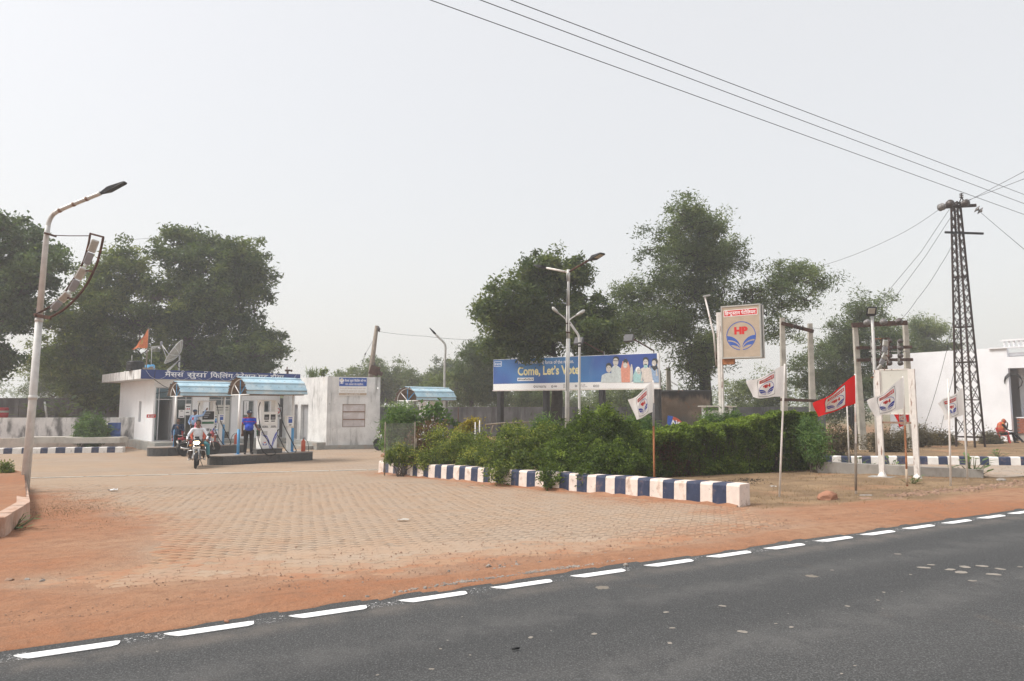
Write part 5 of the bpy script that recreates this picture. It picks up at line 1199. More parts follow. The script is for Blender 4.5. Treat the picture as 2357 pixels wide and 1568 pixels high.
# ------------------------------------------------------------------ pump islands, shelters, dispensers
def island(label, loc, x0, x1, hw, group):
    r = thing('pump_island', label, 'pump island', loc, SA, group)
    pts = [(x1, -hw), (x1 + .1, -hw * .6), (x1 + .1, hw * .6), (x1, hw), (x0 + hw * .6, hw)]
    for i in range(1, 7): a = math.pi / 2 + math.pi * i / 7; pts.append((x0 + hw * .6 + math.cos(a) * hw * 1.1, math.sin(a) * hw))
    pts += [(x0 + hw * .6, -hw)]
    mb = MB(); mb.prism([(a * .985, b * .975) for a, b in pts], -.1, .285); mb.build('core', 'concrete', r)
    mb = MB(); mb.prism(pts, .285, .32, 0); mb.prism([(a * 1.012, b * 1.02) for a, b in pts], .30, .319, 0); mb.build('top_slab', 'granite_top', r)
    n = len(pts)
    for i in range(n):
        a, b = Vector((*pts[i], 0)), Vector((*pts[(i + 1) % n], 0)); L_ = (b - a).length; k = max(1, round(L_ / .48))
        for q in range(k):
            p0, p1 = a.lerp(b, q / k + .004 / max(L_, .1)), a.lerp(b, (q + 1) / k - .004 / max(L_, .1)); nrm = (p1 - p0).cross(Vector((0, 0, 1))).normalized()
            mb = MB(); mb._add([p0 + Vector((0, 0, -.1)), p1 + Vector((0, 0, -.1)), p1 + Vector((0, 0, .283)), p0 + Vector((0, 0, .283))] + [v + nrm * (-.02) + Vector((0, 0, z)) for v, z in ((p0, -.1), (p1, -.1), (p1, .283), (p0, .283))],
                               [(0, 1, 2, 3), (3, 2, 6, 7), (1, 5, 6, 2), (0, 3, 7, 4)]); mb.build('granite_panel', 'granite', r)
    return r
def shelter(label, loc, group, hp=2.35, L_=2.5, span=2.0, rise=.66, ps=1.12, seed=0):
    r = thing('pump_shelter', label, 'shelter', loc, SA, group)
    for s in (-1, 1):
        mb = MB(); mb.tube([(s * ps, 0, .98), (s * ps, 0, hp)], .052, 12); mb.build('post', 'paint_white', r)
        mb = MB(); mb.tube([(s * ps, 0, 0), (s * ps, 0, .98)], .056, 12); mb.lathe([(.12, 0), (.12, .012), (.06, .014)], (s * ps, 0, 0), 12); mb.build('post_base', 'paint_blue', r)
    N = 92; prof = []
    for i in range(N + 1):
        a = math.pi * i / N; ph = (i % 8) / 8.0
        rib = .05 if (i % 14) in (6, 7, 8) else 0
        prof.append((-(span / 2 + rib) * math.cos(a), (rise + rib) * math.sin(a)))
    mb = MB(); hx = L_ / 2; vs = []; M_ = 6
    rs = random.Random(seed)
    for k in range(M_ + 1):
        for i, (y_, z_) in enumerate(prof):
            xx = -hx + L_ * k / M_ + (rs.uniform(-.03, .03) if k in (0, M_) else 0)
            sag = -.012 * math.sin(math.pi * k / M_) if i in (0, N) else 0
            vs.append((xx, y_, hp + .03 + z_ + sag))
    n1 = N + 1
    mb._add(vs, [(k * n1 + i, (k + 1) * n1 + i, (k + 1) * n1 + i + 1, k * n1 + i + 1) for k in range(M_) for i in range(N)])
    rf = mb.build('roof_sheet', 'sheet_blue', r)
    mb = MB(); mb._add([(x, y * .985, z - .012) for x, y, z in vs], [(k * n1 + i, k * n1 + i + 1, (k + 1) * n1 + i + 1, (k + 1) * n1 + i) for k in range(M_) for i in range(N)]); mb.build('roof_lining', 'sheet_under', rf)
    mb = MB()                                            # maker's stamps printed across the sheet
    for k in range(7):
        xx = -hx + .35 + k * L_ * .13 + rs.uniform(-.05, .05)
        for q in range(3):
            i = 12 + q * 14 + rs.randrange(3)
            a, b = prof[i], prof[i + 1]
            for e in range(3):
                x1_ = xx + .022 * e + q * .02; mb.quad((x1_, a[0] - .004, hp + .036 + a[1]), (x1_ + .012, a[0] - .004, hp + .036 + a[1]), (x1_ + .02, b[0] - .004, hp + .036 + b[1]), (x1_ + .008, b[0] - .004, hp + .036 + b[1]))
    mb.build('stamp', 'dark_print', rf)
    for s in (-1, 1):
        e = s * (ps if s < 0 else ps); arc = [(e, -(span / 2 - .05) * math.cos(math.pi * i / 14), hp + (rise - .04) * math.sin(math.pi * i / 14)) for i in range(15)]
        mb = MB(); mb.tube(arc, .022, 6); mb.build('arch_rib', 'sheet_under' if s > 0 else 'paint_white', r)
        mb = MB(); mb.tube([(e, -span / 2 + .04, hp), (e, span / 2 - .04, hp)], .024, 6); mb.build('tie_bar', 'paint_white', r)
        for nm, p0, p1, m_ in (('strut', (e, 0, hp), (e, 0, hp + rise - .05), 'paint_blue'), ('strut', (e, 0, hp), (e, span * .33, hp + rise * .66), 'paint_white'), ('strut', (e, 0, hp), (e, -span * .33, hp + rise * .66), 'paint_blue')):
            mb = MB(); mb.tube([p0, p1], .021, 6); mb.build(nm, m_, r)
    for s in (-1, 1): mb = MB(); mb.tube([(-ps, s * (span / 2 - .05), hp), (ps, s * (span / 2 - .05), hp)], .022, 6); mb.build('purlin', 'sheet_under', r)
    return r
def hose(mb, pts, r=.019, n=24):
    P_ = [Vector(p) for p in pts]; out_ = []
    for i in range(len(P_) - 1):
        p0, p1, p2, p3 = P_[max(i - 1, 0)], P_[i], P_[i + 1], P_[min(i + 2, len(P_) - 1)]
        for k in range(6):
            t_ = k / 6; out_.append(.5 * ((2 * p1) + (-p0 + p2) * t_ + (2 * p0 - 5 * p1 + 4 * p2 - p3) * t_ ** 2 + (-p0 + 3 * p1 - 3 * p2 + p3) * t_ ** 3))
    out_.append(P_[-1]); mb.tube(out_, r, 7)
def dispenser(label, loc, group, variant=0):
    r = thing('fuel_dispenser', label, 'fuel dispenser', loc, SA, group); w2, d2 = .335, .24
    mb = MB(); mb.bx(-.52, .52, -.36, .36, 0, .155); mb.bx(-.54, .54, -.38, .38, .155, .175); mb.build('plinth', 'granite', r)
    b = .175
    mb = MB(); mb.bx(-w2, w2, -d2, d2, b, b + .84, bev=.012); bd = mb.build('cabinet', 'paint_white', r)
    mb = MB(); mb.bx(-w2 + .012, w2 - .012, -d2 - .008, d2 + .008, b + .02, b + .82, bev=.004); mb.build('front_panel', 'white_print', bd)
    mb = MB(); mb.bx(-w2 + .05, w2 - .03, -d2 - .012, d2, b + .99, b + 1.49, bev=.012); hd = mb.build('display_head', 'paint_white', r)
    mb = MB(); mb.bx(-w2 + .003, w2 - .003, -d2 + .01, d2 - .01, b + .84, b + .99); mb.build('neck', 'paint_white', r)
    for s in (-1, 1):
        mb = MB(); mb.bx(s * w2 - (.004 if s < 0 else .105), s * w2 + (.105 if s < 0 else .004), -d2 + .012, d2 - .012, b + .995 if s > 0 else b + .995, b + 1.93, bev=.008); mb.build('column', 'paint_white', r)
    mb = MB(); mb.bx(-w2 - .03, w2 + .03, -d2 - .02, d2 + .02, b + 1.93, b + 1.975, bev=.008); mb.build('cap', 'paint_white', r)
    for xa in (-.23, .035):
        if variant: continue
        mb = MB(); mb.bx(xa, xa + .20, -d2 - .02, -d2 - .0125, b + 1.17, b + 1.385, bev=.004); sc = mb.build('screen', 'black_metal', hd)
        mb = MB(); mb.bx(xa + .03, xa + .17, -d2 - .022, -d2 - .0205, b + 1.2, b + 1.29); mb.build('readout', 'mid_grey', sc)
        mb = MB(); mb.bx(xa + .02, xa + .18, -d2 - .018, -d2 - .0125, b + 1.09, b + 1.135); mb.build('counter_slot', 'dark_grey', hd)
    if variant:
        mb = MB(); mb.bx(-.26, .28, -d2 - .02, -d2 - .0125, b + 1.06, b + 1.46); sc = mb.build('screen', 'black_metal', hd)
        for q in range(3): mb = MB(); mb.bx(-.2, .1 - .06 * q, -d2 - .022, -d2 - .0205, b + 1.34 - .1 * q, b + 1.40 - .1 * q); mb.build('readout', 'mid_grey', sc)
        mb = MB(); mb.bx(-.27, .28, -d2 - .017, -d2 - .01, b + .86, b + .96); mb.build('grade_strip', 'green_print', r)
        mb = MB(); mb.bx(-.1, .14, -d2 - .016, -d2 - .009, b + .46, b + .72); mb.build('payment_card', 'white_print', r)
        p_ = lambda a, c: (a, -d2 - .018, b + c); mb = MB(); flat(mb, [(-.05, .52), (.09, .52), (.09, .64), (-.05, .64)], p_); mb.build('print', 'mid_grey', r)
    p_ = lambda a, c: (a, -d2 - .0185, b + c); mb = MB()
    if not variant:
        write(mb, 'PETROL', -.30, .885, .045, p_, 0, .03, width=.24); write(mb, 'DIESEL', .06, .885, .045, p_, 0, .03, width=.21)
        for xa, xb in ((-.30, -.05), (.045, .29)): flat(mb, [(xa, .855), (xb, .855), (xb, .87), (xa, .87)], p_, 0)
    p2 = lambda a, c: (a, -d2 - .0105, b + c)
    def sweep(pts, wd, mi):
        A = []; B = []
        for i, (x, z, k) in enumerate(pts): A.append((x, z)); B.append((x + wd[0] * k, z + wd[1] * k))
        strip2(mb, A, B, p2, mi)
    strip2(mb, [(-.315, .68), (-.20, .63), (-.08, .50), (.0, .34), (.055, .16), (.075, .02)], [(-.315, .57), (-.22, .51), (-.12, .40), (-.05, .26), (.0, .12), (.03, .02)], p2, 1)
    strip2(mb, [(.315, .70), (.24, .58), (.17, .40), (.12, .20), (.09, .02)], [(.315, .47), (.255, .36), (.205, .24), (.17, .12), (.15, .02)], p2, 1)
    p2b = lambda a, c: (a, -d2 - .012, b + c)
    strip2(mb, [(-.315, .625), (-.205, .575), (-.095, .455), (-.02, .30), (.03, .14), (.055, .02)], [(-.315, .605), (-.21, .555), (-.105, .435), (-.035, .28), (.015, .13), (.042, .02)], p2b, 3)
    strip2(mb, [(.315, .58), (.25, .47), (.19, .32), (.147, .16), (.122, .02)], [(.315, .55), (.256, .44), (.20, .30), (.157, .15), (.133, .02)], p2b, 3)
    if not variant: emblem(mb, -.17, .22, .095, p2, 1, 2)
    mb.build('print', ['dark_print', 'blue_print', 'red_print', 'white_print'], r)
    if not variant:
        mb = MB(); mb.bx(-.29, -.05, -d2 - .016, -d2 - .0108, b + .55, b + .74); st = mb.build('notice_sticker', 'white_print', r)
        mb = MB(); p3 = lambda a, c: (a, -d2 - .018, b + c)
        for q in range(4): flat(mb, [(-.26, .57 + q * .04), (-.08, .57 + q * .04), (-.08, .582 + q * .04), (-.26, .582 + q * .04)], p3, 0)
        mb.build('print', 'dark_print', st)
    for s in (-1, 1):
        mb = MB(); mb.bx(s * (w2 + .004), s * (w2 + .05), -.12, .1, b + .52, b + .98); mb.build('nozzle_cradle', 'dark_grey', r)
        mb = MB(); mb.tube([(s * (w2 + .07), -.05, b + .56), (s * (w2 + .09), -.05, b + .72), (s * (w2 + .10), -.16, b + .76)], [.022, .03, .016], 8); mb.build('nozzle', 'green_print' if s < 0 else 'black_rubber', r)
        mb = MB()
        if s < 0: hose(mb, [(s * (w2 + .02), -.1, b + 1.88), (s * (w2 + .09), -.14, b + 1.6), (s * (w2 + .02), -.2, b + .9), (-.1, -.5, b + .25), (.12, -.62, b - .15), (-.1, -.66, b - .24), (-.35, -.6, b - .1), (s * (w2 + .1), -.3, b + .3), (s * (w2 + .07), -.06, b + .55)])
        else: hose(mb, [(s * (w2 + .02), -.1, b + 1.88), (s * (w2 + .12), -.14, b + 1.7), (.60, -.2, b + 1.0), (.98, -.45, b + .1), (1.02, -.55, b - .14), (.75, -.55, b - .20), (.55, -.45, b + .05), (.42, -.3, b + .4), (s * (w2 + .07), -.06, b + .55)])
        mb.build('hose', 'black_rubber', r)
    return r
def terminal(label, loc, group):
    r = thing('pump_terminal', label, 'terminal', loc, SA, group)
    mb = MB(); mb.bx(-.075, .075, -.06, .06, 0, 1.05); mb.bx(-.11, .11, -.1, .1, 0, .012); mb.build('pedestal', 'paint_white', r)
    mb = MB(); mb.bx(-.15, .15, -.11, .11, 1.05, 1.48, bev=.012); bx_ = mb.build('housing', 'paint_white', r)
    mb = MB(); mb.bx(-.075, .085, -.118, -.1105, 1.2, 1.36); mb.build('screen', 'blue_print2', bx_)
    mb = MB(); mb.bx(-.05, .06, -.118, -.1105, 1.10, 1.135); mb.build('card_slot', 'black_metal', bx_)
    mb = MB(); mb.bx(-.08, .09, -.118, -.1105, 1.39, 1.43); mb.build('badge', 'blue_print', bx_)
    mb = MB(); mb.bx(-.19, .19, -.13, .13, 1.48, 1.50); mb.build('hood', 'paint_white', r)
    return r
def extinguisher(label, loc, group, hs=1):
    r = thing('fire_extinguisher', label, 'fire extinguisher', loc, 0, group)
    mb = MB(); mb.lathe([(.082, 0), (.088, .01), (.088, .40), (.075, .45), (.03, .48), (.03, .52), (0, .52)], n=16); mb.build('cylinder', 'ext_red', r)
    mb = MB(); mb.beam((-.02, 0, .52), (.10, 0, .56), .02, .015); mb.beam((-.02, 0, .53), (.08, 0, .61), .02, .012); mb.build('handle', 'dark_grey', r)
    mb = MB(); hose(mb, [(.0, 0, .5), (hs * .10, -.02, .50), (hs * .2, -.04, .36), (hs * .24, -.05, .1), (hs * .25, -.05, -.02)], .012); mb.build('hose', 'black_rubber', r)
    return r
GI, GS, GD, GT, GE = 'granite pump islands', 'blue barrel-roofed pump shelters', 'fuel dispensers', 'pump terminals on pedestals', 'red fire extinguishers'
def shelterpos(pxa, pya, Ya, ps=1.12):
    """centre of a shelter from its left post foot"""
    p0 = at(pxa, pya, Ya); return p0 + SX * ps
IZ = .32
# the near island with the attendant
c2 = shelterpos(547.8, 1045.6, 27.4); g2z = c2.z - IZ
isl2 = island('near pump island faced with dark granite, where the attendant stands', (c2.x, c2.y, g2z), -1.95, 1.75, .62, GI)
shelter('nearest blue barrel-roofed shelter, over the attendant and pump', (c2.x, c2.y, c2.z), GS, seed=1)
dispenser('white fuel dispenser with two dark displays beside the attendant', c2 + SX * .02, GD)
terminal('white payment terminal right of the attendant\'s dispenser', c2 + SX * .90 - SB * .12, GT)
extinguisher('red extinguisher standing at the right end of the near island', c2 + SX * 1.52 - SB * .2, GE)
c1_ = shelterpos(401, 1027.6, 32.5); g1z = c1_.z - IZ
isl1 = island('rear pump island behind the motorcycles', (c1_.x, c1_.y, g1z), -1.95, 2.0, .62, GI)
shelter('rear blue barrel-roofed shelter in front of the office door', (c1_.x, c1_.y, c1_.z), GS, seed=2)
dispenser('older fuel dispenser with one wide black display behind the riders', c1_ + SX * .28, GD, 1)
terminal('white payment terminal in front of the office glass', c1_ + SX * .93 - SB * .1, GT)
extinguisher('red extinguisher on the right end of the rear island', c1_ + SX * 1.7 - SB * .15, GE, -1)
extinguisher('dull red extinguisher half hidden left of the rear terminal', c1_ + SX * .72 + SB * .1, GE, -1)
c3 = at(938, 921, 35.2); c3 = Vector((c3.x, c3.y, tz(c3.x, c3.y) + IZ)) + SX * 1.12
island('far pump island behind the planted bed', (c3.x, c3.y, c3.z - IZ), -1.95, 1.75, .62, GI)
shelter('far blue barrel-roofed shelter behind the wire cage and shrubs', (c3.x, c3.y, c3.z), GS, seed=3, hp=2.22)
dispenser('fuel dispenser half hidden by the broad-leaved sapling', c3 + SX * .1, GD)
terminal('payment terminal seen through the shrubs by the far pump', c3 + SX * .95 - SB * .12, GT)

# ------------------------------------------------------------------ left rear corner of the plot
def kerb_run(name, label, P0, P1, h_, wd, n, cols, z_off=0.0, group=None, first=0, batter=.02):
    P0, P1 = Vector(P0), Vector(P1); z0, z1 = tz(P0.x, P0.y) + z_off, tz(P1.x, P1.y) + z_off
    r = thing(name, label, 'kerb', (P0.x, P0.y, z0), group=group)
    d_ = Vector((P1.x - P0.x, P1.y - P0.y, 0)); L_ = d_.length; d_ /= L_; nn = Vector((d_.y, -d_.x, 0))
    if nn.dot(Vector((-P0.x, -P0.y, 0))) < 0: nn = -nn
    cuts = [0.0]; rs = random.Random(len(label))
    for i in range(n): cuts.append(cuts[-1] + rs.uniform(.85, 1.15))
    cuts = [c / cuts[-1] * L_ for c in cuts]
    for i in range(n):
        s0, s1 = cuts[i] + .0015, cuts[i + 1] - .0015; vs = []
        m_ = 3
        for k in range(m_ + 1):
            s = s0 + (s1 - s0) * k / m_; b_ = Vector((P0.x, P0.y, 0)) + d_ * s; zz = z0 + (z1 - z0) * s / L_; wob = (math.sin(s * 3.1) * .006 + math.sin(s * 7.7) * .003)
            for t_, zh in ((0 + batter, -.08), (0, h_ * .9 + wob), (-.025, h_ + wob), (-wd, h_ + wob), (-wd, -.08)):
                q = b_ + nn * t_; vs.append((q.x - P0.x, q.y - P0.y, zz + zh - z0))
        fs = [(k * 5 + j, k * 5 + j + 1, (k + 1) * 5 + j + 1, (k + 1) * 5 + j) for k in range(m_) for j in range(4)] + [(4, 3, 2, 1, 0), tuple(m_ * 5 + j for j in range(5))]
        mb = MB(); mb._add(vs, fs); mb.build('painted_band', cols[(i + first) % 2], r)
    return r
kerb_run('painted_kerb', 'rear kerb in blue and white bands, left of the office', (-26.5, 32.9, 0), (-19.3, 34.2, 0), .27, .35, 19, ('kerb_white', 'blue_paint'))
kerb_run('painted_kerb', 'tall kerb in navy and pink-white bands along the planted bed', (KN[0] + .02, KN[1] - .02, 0), (KF[0], KF[1], 0), .385, .34, 45, ('pink_paint', 'blue_paint'))
# soil banked up against the foot of the tall kerb
mb = MB(); nk = 60; vs = []
dk = Vector((KN[0] - KF[0], KN[1] - KF[1], 0)); Lk = dk.length; dk /= Lk; nk2 = Vector((dk.y, -dk.x, 0)); nk2 = nk2 if nk2.dot(Vector((-KF[0], -KF[1], 0))) > 0 else -nk2
for i in range(nk + 1):
    b_ = Vector((KF[0], KF[1], 0)) + dk * Lk * i / nk; hgt = .02 + .055 * random.random() ** 1.5; wd_ = .08 + .16 * random.random()
    for t_, z_ in ((.0, hgt), (.03, hgt * .75), (wd_ * .6, hgt * .3), (wd_, -.02)): q_ = b_ + nk2 * t_; vs.append((q_.x, q_.y, tz(q_.x, q_.y) + .004 + z_))
mb._add(vs, [(i * 4 + j, (i + 1) * 4 + j, (i + 1) * 4 + j + 1, i * 4 + j + 1) for i in range(nk) for j in range(3)], 0, True)
o = mb.build('soil_bank', 'earth'); o['kind'] = 'stuff'
kerb_run('painted_kerb', 'kerb in blue and white bands beyond the right-hand grass', (9.9, 23.4, 0), (18.5, 19.4, 0), .26, .3, 35, ('blue_paint', 'kerb_white'))
# low concrete wall in front of the right kerb
P0, P1 = Vector((8.6, 19.5, 0)), Vector((11.6, 17.05, 0)); d_, n_, L_ = wallrun(P0, P1)
mb = MB(); fbox(mb, P0, d_, n_, 0, L_, tz(10, 18.2) - .25, tz(10, 18.2) + .26, -.22, 0); o = mb.build('low_wall', 'concrete', origin=(10, 18.2, tz(10, 18.2))); tag(o, 'low grey concrete wall in front of the right-hand kerb', 'wall')
# stained low wall, tall dark boundary wall
mb = MB(); mb.box((0, 0, 0), (14.6, .25, 1.25), R(8)); o = mb.build('low_wall', 'white_stained'); o.location = (-28.4, 37.8, .22); tag(o, 'low whitewashed wall with dark stains behind the round oleander', 'wall')
mb = MB(); mb.box((0, 0, 0), (14.9, .4, .5), R(8)); o = mb.build('planter_step', 'concrete_pale'); o.location = (-28.2, 36.2, -.45); tag(o, 'raised concrete strip along the foot of the whitewashed wall', 'step')
mb = MB(); mb.box((0, 0, 0), (2.6, .9, .28), R(10)); o = mb.build('concrete_slab', 'concrete_pale'); o.location = at(230, 1013, 35.0) + Vector((-.2, 0, 0)); tag(o, 'weathered concrete slab in front of the blue drum', 'slab')
mb = MB(); mb.box((0, 0, 0), (3.0, .9, .3), R(8)); o = mb.build('concrete_slab', 'concrete_pale'); o.location = at(130, 1012, 35.2); tag(o, 'mossy concrete slab left of the round oleander', 'slab')
mb = MB()
for k in range(12): mb.box((-12 + 2.2 * k, .04 * (k % 2), 0), (2.18, .25, 2.9), mi=0)
o = mb.build('boundary_wall', 'dark_wall'); o.location = (-27, 47.4, .55); o.rotation_euler = (0, 0, R(7)); tag(o, 'tall dark boundary wall behind the office on the left', 'wall')
mb = MB()
for k in range(16): mb.box((1.1 + 2.2 * k, .03 * (k % 2), 0), (2.18, .25, 2.2))
o = mb.build('boundary_wall', 'dark_wall'); o.location = (-12.5, 51.5, .28); o.rotation_euler = (0, 0, R(-3)); tag(o, 'long grey boundary wall seen beneath the billboard', 'wall')
o = thing('oil_drum', 'rusty blue oil drum standing by the office side wall', 'drum', at(262, 1011, 36.3), 0, None, .76)
mb = MB(); mb.lathe([(.40, 0), (.415, .02), (.40, .04), (.40, .36), (.415, .38), (.40, .40), (.40, .73), (.415, .75), (.40, .77), (.40, 1.10), (.415, 1.12), (.40, 1.13), (.38, 1.12), (.0, 1.11)], n=24); mb.build('body', 'drum_blue', o)
mb = MB(); mb.lathe([(.04, 1.11), (.04, 1.14), (0, 1.14)], (.2, -.1, 0), 10); mb.build('bung', 'rust_steel', o)
o = thing('bucket', 'small red and white bucket left of the blue drum', 'bucket', at(242, 1011, 36.2))
mb = MB(); mb.lathe([(.17, 0), (.19, .14)], n=16); mb.lathe([(.2, .26), (.215, .40), (.2, .40), (.17, .03), (0, .02)], n=16); mb.build('body', 'red_plastic', o)
mb = MB(); mb.lathe([(.19, .141), (.2, .259)], n=16); mb.build('band', 'white_print', o)
mb = MB(); mb.tube([at(108, 962, 38.9), at(103, 925, 38.9)], .05, 6); o = mb.build('pipe_post', 'galv_white', origin=at(108, 962, 38.9)); tag(o, 'short pale pipe post standing on the whitewashed wall', 'post')
o = thing('red_cart', 'corner of a red and white banded barrel at the left edge above the wall', 'barrel', at(2, 962, 40))
mb = MB(); mb.lathe([(.34, 0), (.36, .15), (.36, .3)], n=18); mb.lathe([(.36, .42), (.36, .55), (.30, .6), (0, .6)], n=18); mb.build('body', 'cloth_red', o); mb = MB(); mb.lathe([(.36, .301), (.36, .419)], n=18); mb.build('band', 'concrete_pale', o)
# raised bed in the bottom left corner
bed = [g2(62, 1195), g2(55, 1128), g2(-40, 1105), g2(-330, 1130), g2(-330, 1330), g2(2, 1238)]
bz = tz(-8.6, 12.3)
r = thing('raised_bed', 'raised earth bed with a peeling pink kerb in the bottom left corner', 'planter', (-9, 12.5, bz))
pc = Vector((sum(p[0] for p in bed) / 6, sum(p[1] for p in bed) / 6, 0))
mb = MB(); mb.prism([(p[0] * .985 + pc.x * .015, p[1] * .985 + pc.y * .015) for p in bed], bz - .3, bz + .27); mb.build('earth_fill', 'earth', r, (-9, 12.5, bz))
for (q0, q1) in ((0, 1), (1, 2), (5, 0)):
    a, b = Vector((*bed[q0], 0)), Vector((*bed[q1], 0)); L_ = (b - a).length; k = max(1, round(L_ / .62))
    for i in range(k):
        p0, p1 = a.lerp(b, i / k), a.lerp(b, (i + 1) / k - .004); nn = (p1 - p0).cross(Vector((0, 0, 1))).normalized()
        if nn.dot(pc - p0) > 0: nn = -nn
        z0, z1 = tz(p0.x, p0.y), tz(p1.x, p1.y); vs = []
        for p_, zz in ((p0, z0), (p1, z1)):
            for t_, h_ in ((.05, -.1), (.03, .29 + random.uniform(-.01, .01)), (-.16, .30), (-.16, -.1)): q = p_ + nn * t_; vs.append((q.x + 9, q.y - 12.5, zz + h_ - bz))
        mb = MB(); mb._add(vs, [(0, 1, 5, 4), (1, 2, 6, 5), (2, 3, 7, 6), (0, 3, 2, 1), (4, 5, 6, 7)]); mb.build('kerb_block', 'pink_dusty', r)
# ================================================================== billboard
BL = at(1135, 898, 38.0); BR = at(1518, 893, 38.0 * 70 / 81); zb0 = (BL.z + BR.z) / 2; BL.z = BR.z = zb0; BH = 1.69
bd_, bn_, BW = wallrun(BL, BR)
bill = thing('billboard', 'wide blue election billboard on black posts behind the shrubs', 'billboard', (BL.x, BL.y, tz(BL.x, BL.y)), math.atan2(bd_.y, bd_.x))
bz0 = zb0 - bill.location.z
def on_board(px, py):
    r_ = Vector(ray(px, py)); t_ = (BL - Vector((0, 0, CAM_H))).dot(bn_) / r_.dot(bn_); q = Vector((0, 0, CAM_H)) + r_ * t_
    return (q - BL).dot(bd_), q.z - zb0
bbz = lambda zx, zy: on_board((1900 + .33941 * zx) / 1.7378, (1350 + .33941 * zy) / 1.7378)
bbp = lambda zx, zy: on_board((2380 + .14028 * zx) / 1.7378, (1400 + .14028 * zy) / 1.7378)
m, t, p = new_mat('bill_blue')
c_ = mixc(t, step(t, noise(t, .35, 2, .4), .35, .62), (.028, .07, .30), (.055, .21, .48)); c_ = mixc(t, math_(t, 'MULTIPLY', step(t, noise(t, 3, 5, .6, (1, 1, .15)), .6, .8), .3), c_, (.2, .3, .5))
t.links.new(c_, p.inputs['Base Color']); p.inputs['Roughness'].default_value = .6; MATS['bill_blue'] = m
mat('bill_yellow', (.86, .78, .42), .6, var=0); mat('bill_face', (.60, .57, .53), .6, var=.06, vs=12); mat('bill_shirt', (.58, .64, .64), .6, var=.10, vs=8); mat('bill_orange', (.68, .30, .22), .6, var=.10, vs=12)
mat('bill_teal', (.35, .56, .56), .6, var=.12, vs=12); mat('bill_hair', (.05, .055, .06), .6, var=.2, vs=20); mat('bill_cream', (.66, .60, .55), .6, var=.08, vs=10); mat('bill_denim', (.30, .42, .60), .6, var=.15, vs=14)
mb = MB(); mb.bx(0, BW, 0, .14, bz0, bz0 + BH, bev=.01); mb.build('panel', 'paint_white', bill)
band = bbz(300, 548)[1]
mb = MB(); mb.bx(.02, BW - .10, -.006, -.0015, bz0 + band, bz0 + BH - .02); mb.build('blue_print_area', 'bill_blue', bill)
mb = MB(); mb.bx(.02, BW - .04, -.004, -.001, bz0 + .02, bz0 + band - .001); mb.build('white_band', 'white_print', bill)
def bpl(dy): return lambda a, b: (a, -.007 - dy, bz0 + b)
def ln(text, za, zb_, zy0, hz_, mi, weight, name, mats, dy=.001):
    a = bbz(za, zy0); b = bbz(zb_, zy0); mb = MB(); h_ = (bbz(za, zy0 - hz_)[1] - a[1])
    write(mb, text, a[0], a[1], h_, bpl(dy), 0, weight, width=b[0] - a[0]); return mb.build(name, mats, bill)
ln('We are the driving', 507, 812, 315, 42, 0, .014, 'slogan_line', 'white_print'); ln('force of the nation.', 824, 1165, 313, 42, 0, .014, 'slogan_line', 'white_print')
ln('Come, Let’s Vote', 503, 1230, 446, 98, 0, .030, 'slogan_headline', 'bill_yellow')
a = bbz(500, 515); b = bbz(692, 472); mb = MB(); mb.bx(a[0], b[0], -.0075, -.0065, bz0 + a[1], bz0 + b[1]); tg = mb.build('hashtag_box', 'white_print', bill)
mb = MB(); a2 = bbz(508, 503); b2 = bbz(685, 503); write(mb, '#IVoteForSure', a2[0], a2[1], .085, bpl(.002), 0, .03, width=b2[0] - a2[0]); mb.build('hashtag', 'dark_print', bill)
ln('Voter Helpline App', 716, 838, 592, 20, 0, .015, 'small_print', 'dark_print'); ln('1950', 926, 967, 588, 20, 0, .03, 'small_print', 'dark_print'); ln('भारत िनवा{r}चन आयोग', 1210, 1300, 570, 14, 0, .0, 'small_print', 'dark_print'); ln('Election Commission of India', 1210, 1325, 586, 11, 0, .0, 'small_print', 'dark_print')
ln('Download Register Vote Participate', 716, 838, 574, 9, 0, .0, 'small_print', 'dark_print'); ln('देश का गव{r}', 232, 310, 330, 24, 0, .01, 'corner_print', 'white_print')
for cx_, cy_, r_ in ((702, 580, .06), (911, 579, .06), (1405, 572, .06), (1190, 572, .06)):
    c_ = bbz(cx_, cy_); mb = MB(); ring2(mb, c_[0], c_[1], r_ * .55, r_, bpl(.001), 0, 20); mb.build('seal', 'dark_print', bill)
for q in range(5):
    c_ = bbz(1040, 553 + q * 11); mb = MB(); flat(mb, [(c_[0], c_[1]), (c_[0] + .18, c_[1]), (c_[0] + .18, c_[1] + .022), (c_[0], c_[1] + .022)], bpl(.001)); mb.build('small_print', 'mid_grey', bill)
for q in range(4):
    c_ = bbz(1418, 563 + q * 8); mb = MB(); flat(mb, [(c_[0], c_[1]), (c_[0] + .22, c_[1]), (c_[0] + .22, c_[1] + .016), (c_[0], c_[1] + .016)], bpl(.001)); mb.build('small_print', 'mid_grey', bill)
a = bbz(225, 345); b = bbz(314, 282); mb = MB()
for (x0, x1, z0, z1) in ((a[0], b[0], a[1], a[1] + .02), (a[0], b[0], b[1] - .02, b[1]), (a[0], a[0] + .02, a[1], b[1]), (b[0] - .02, b[0], a[1], b[1])): flat(mb, [(x0, z0), (x1, z0), (x1, z1), (x0, z1)], bpl(.001))
mb.build('corner_frame', 'white_print', bill)
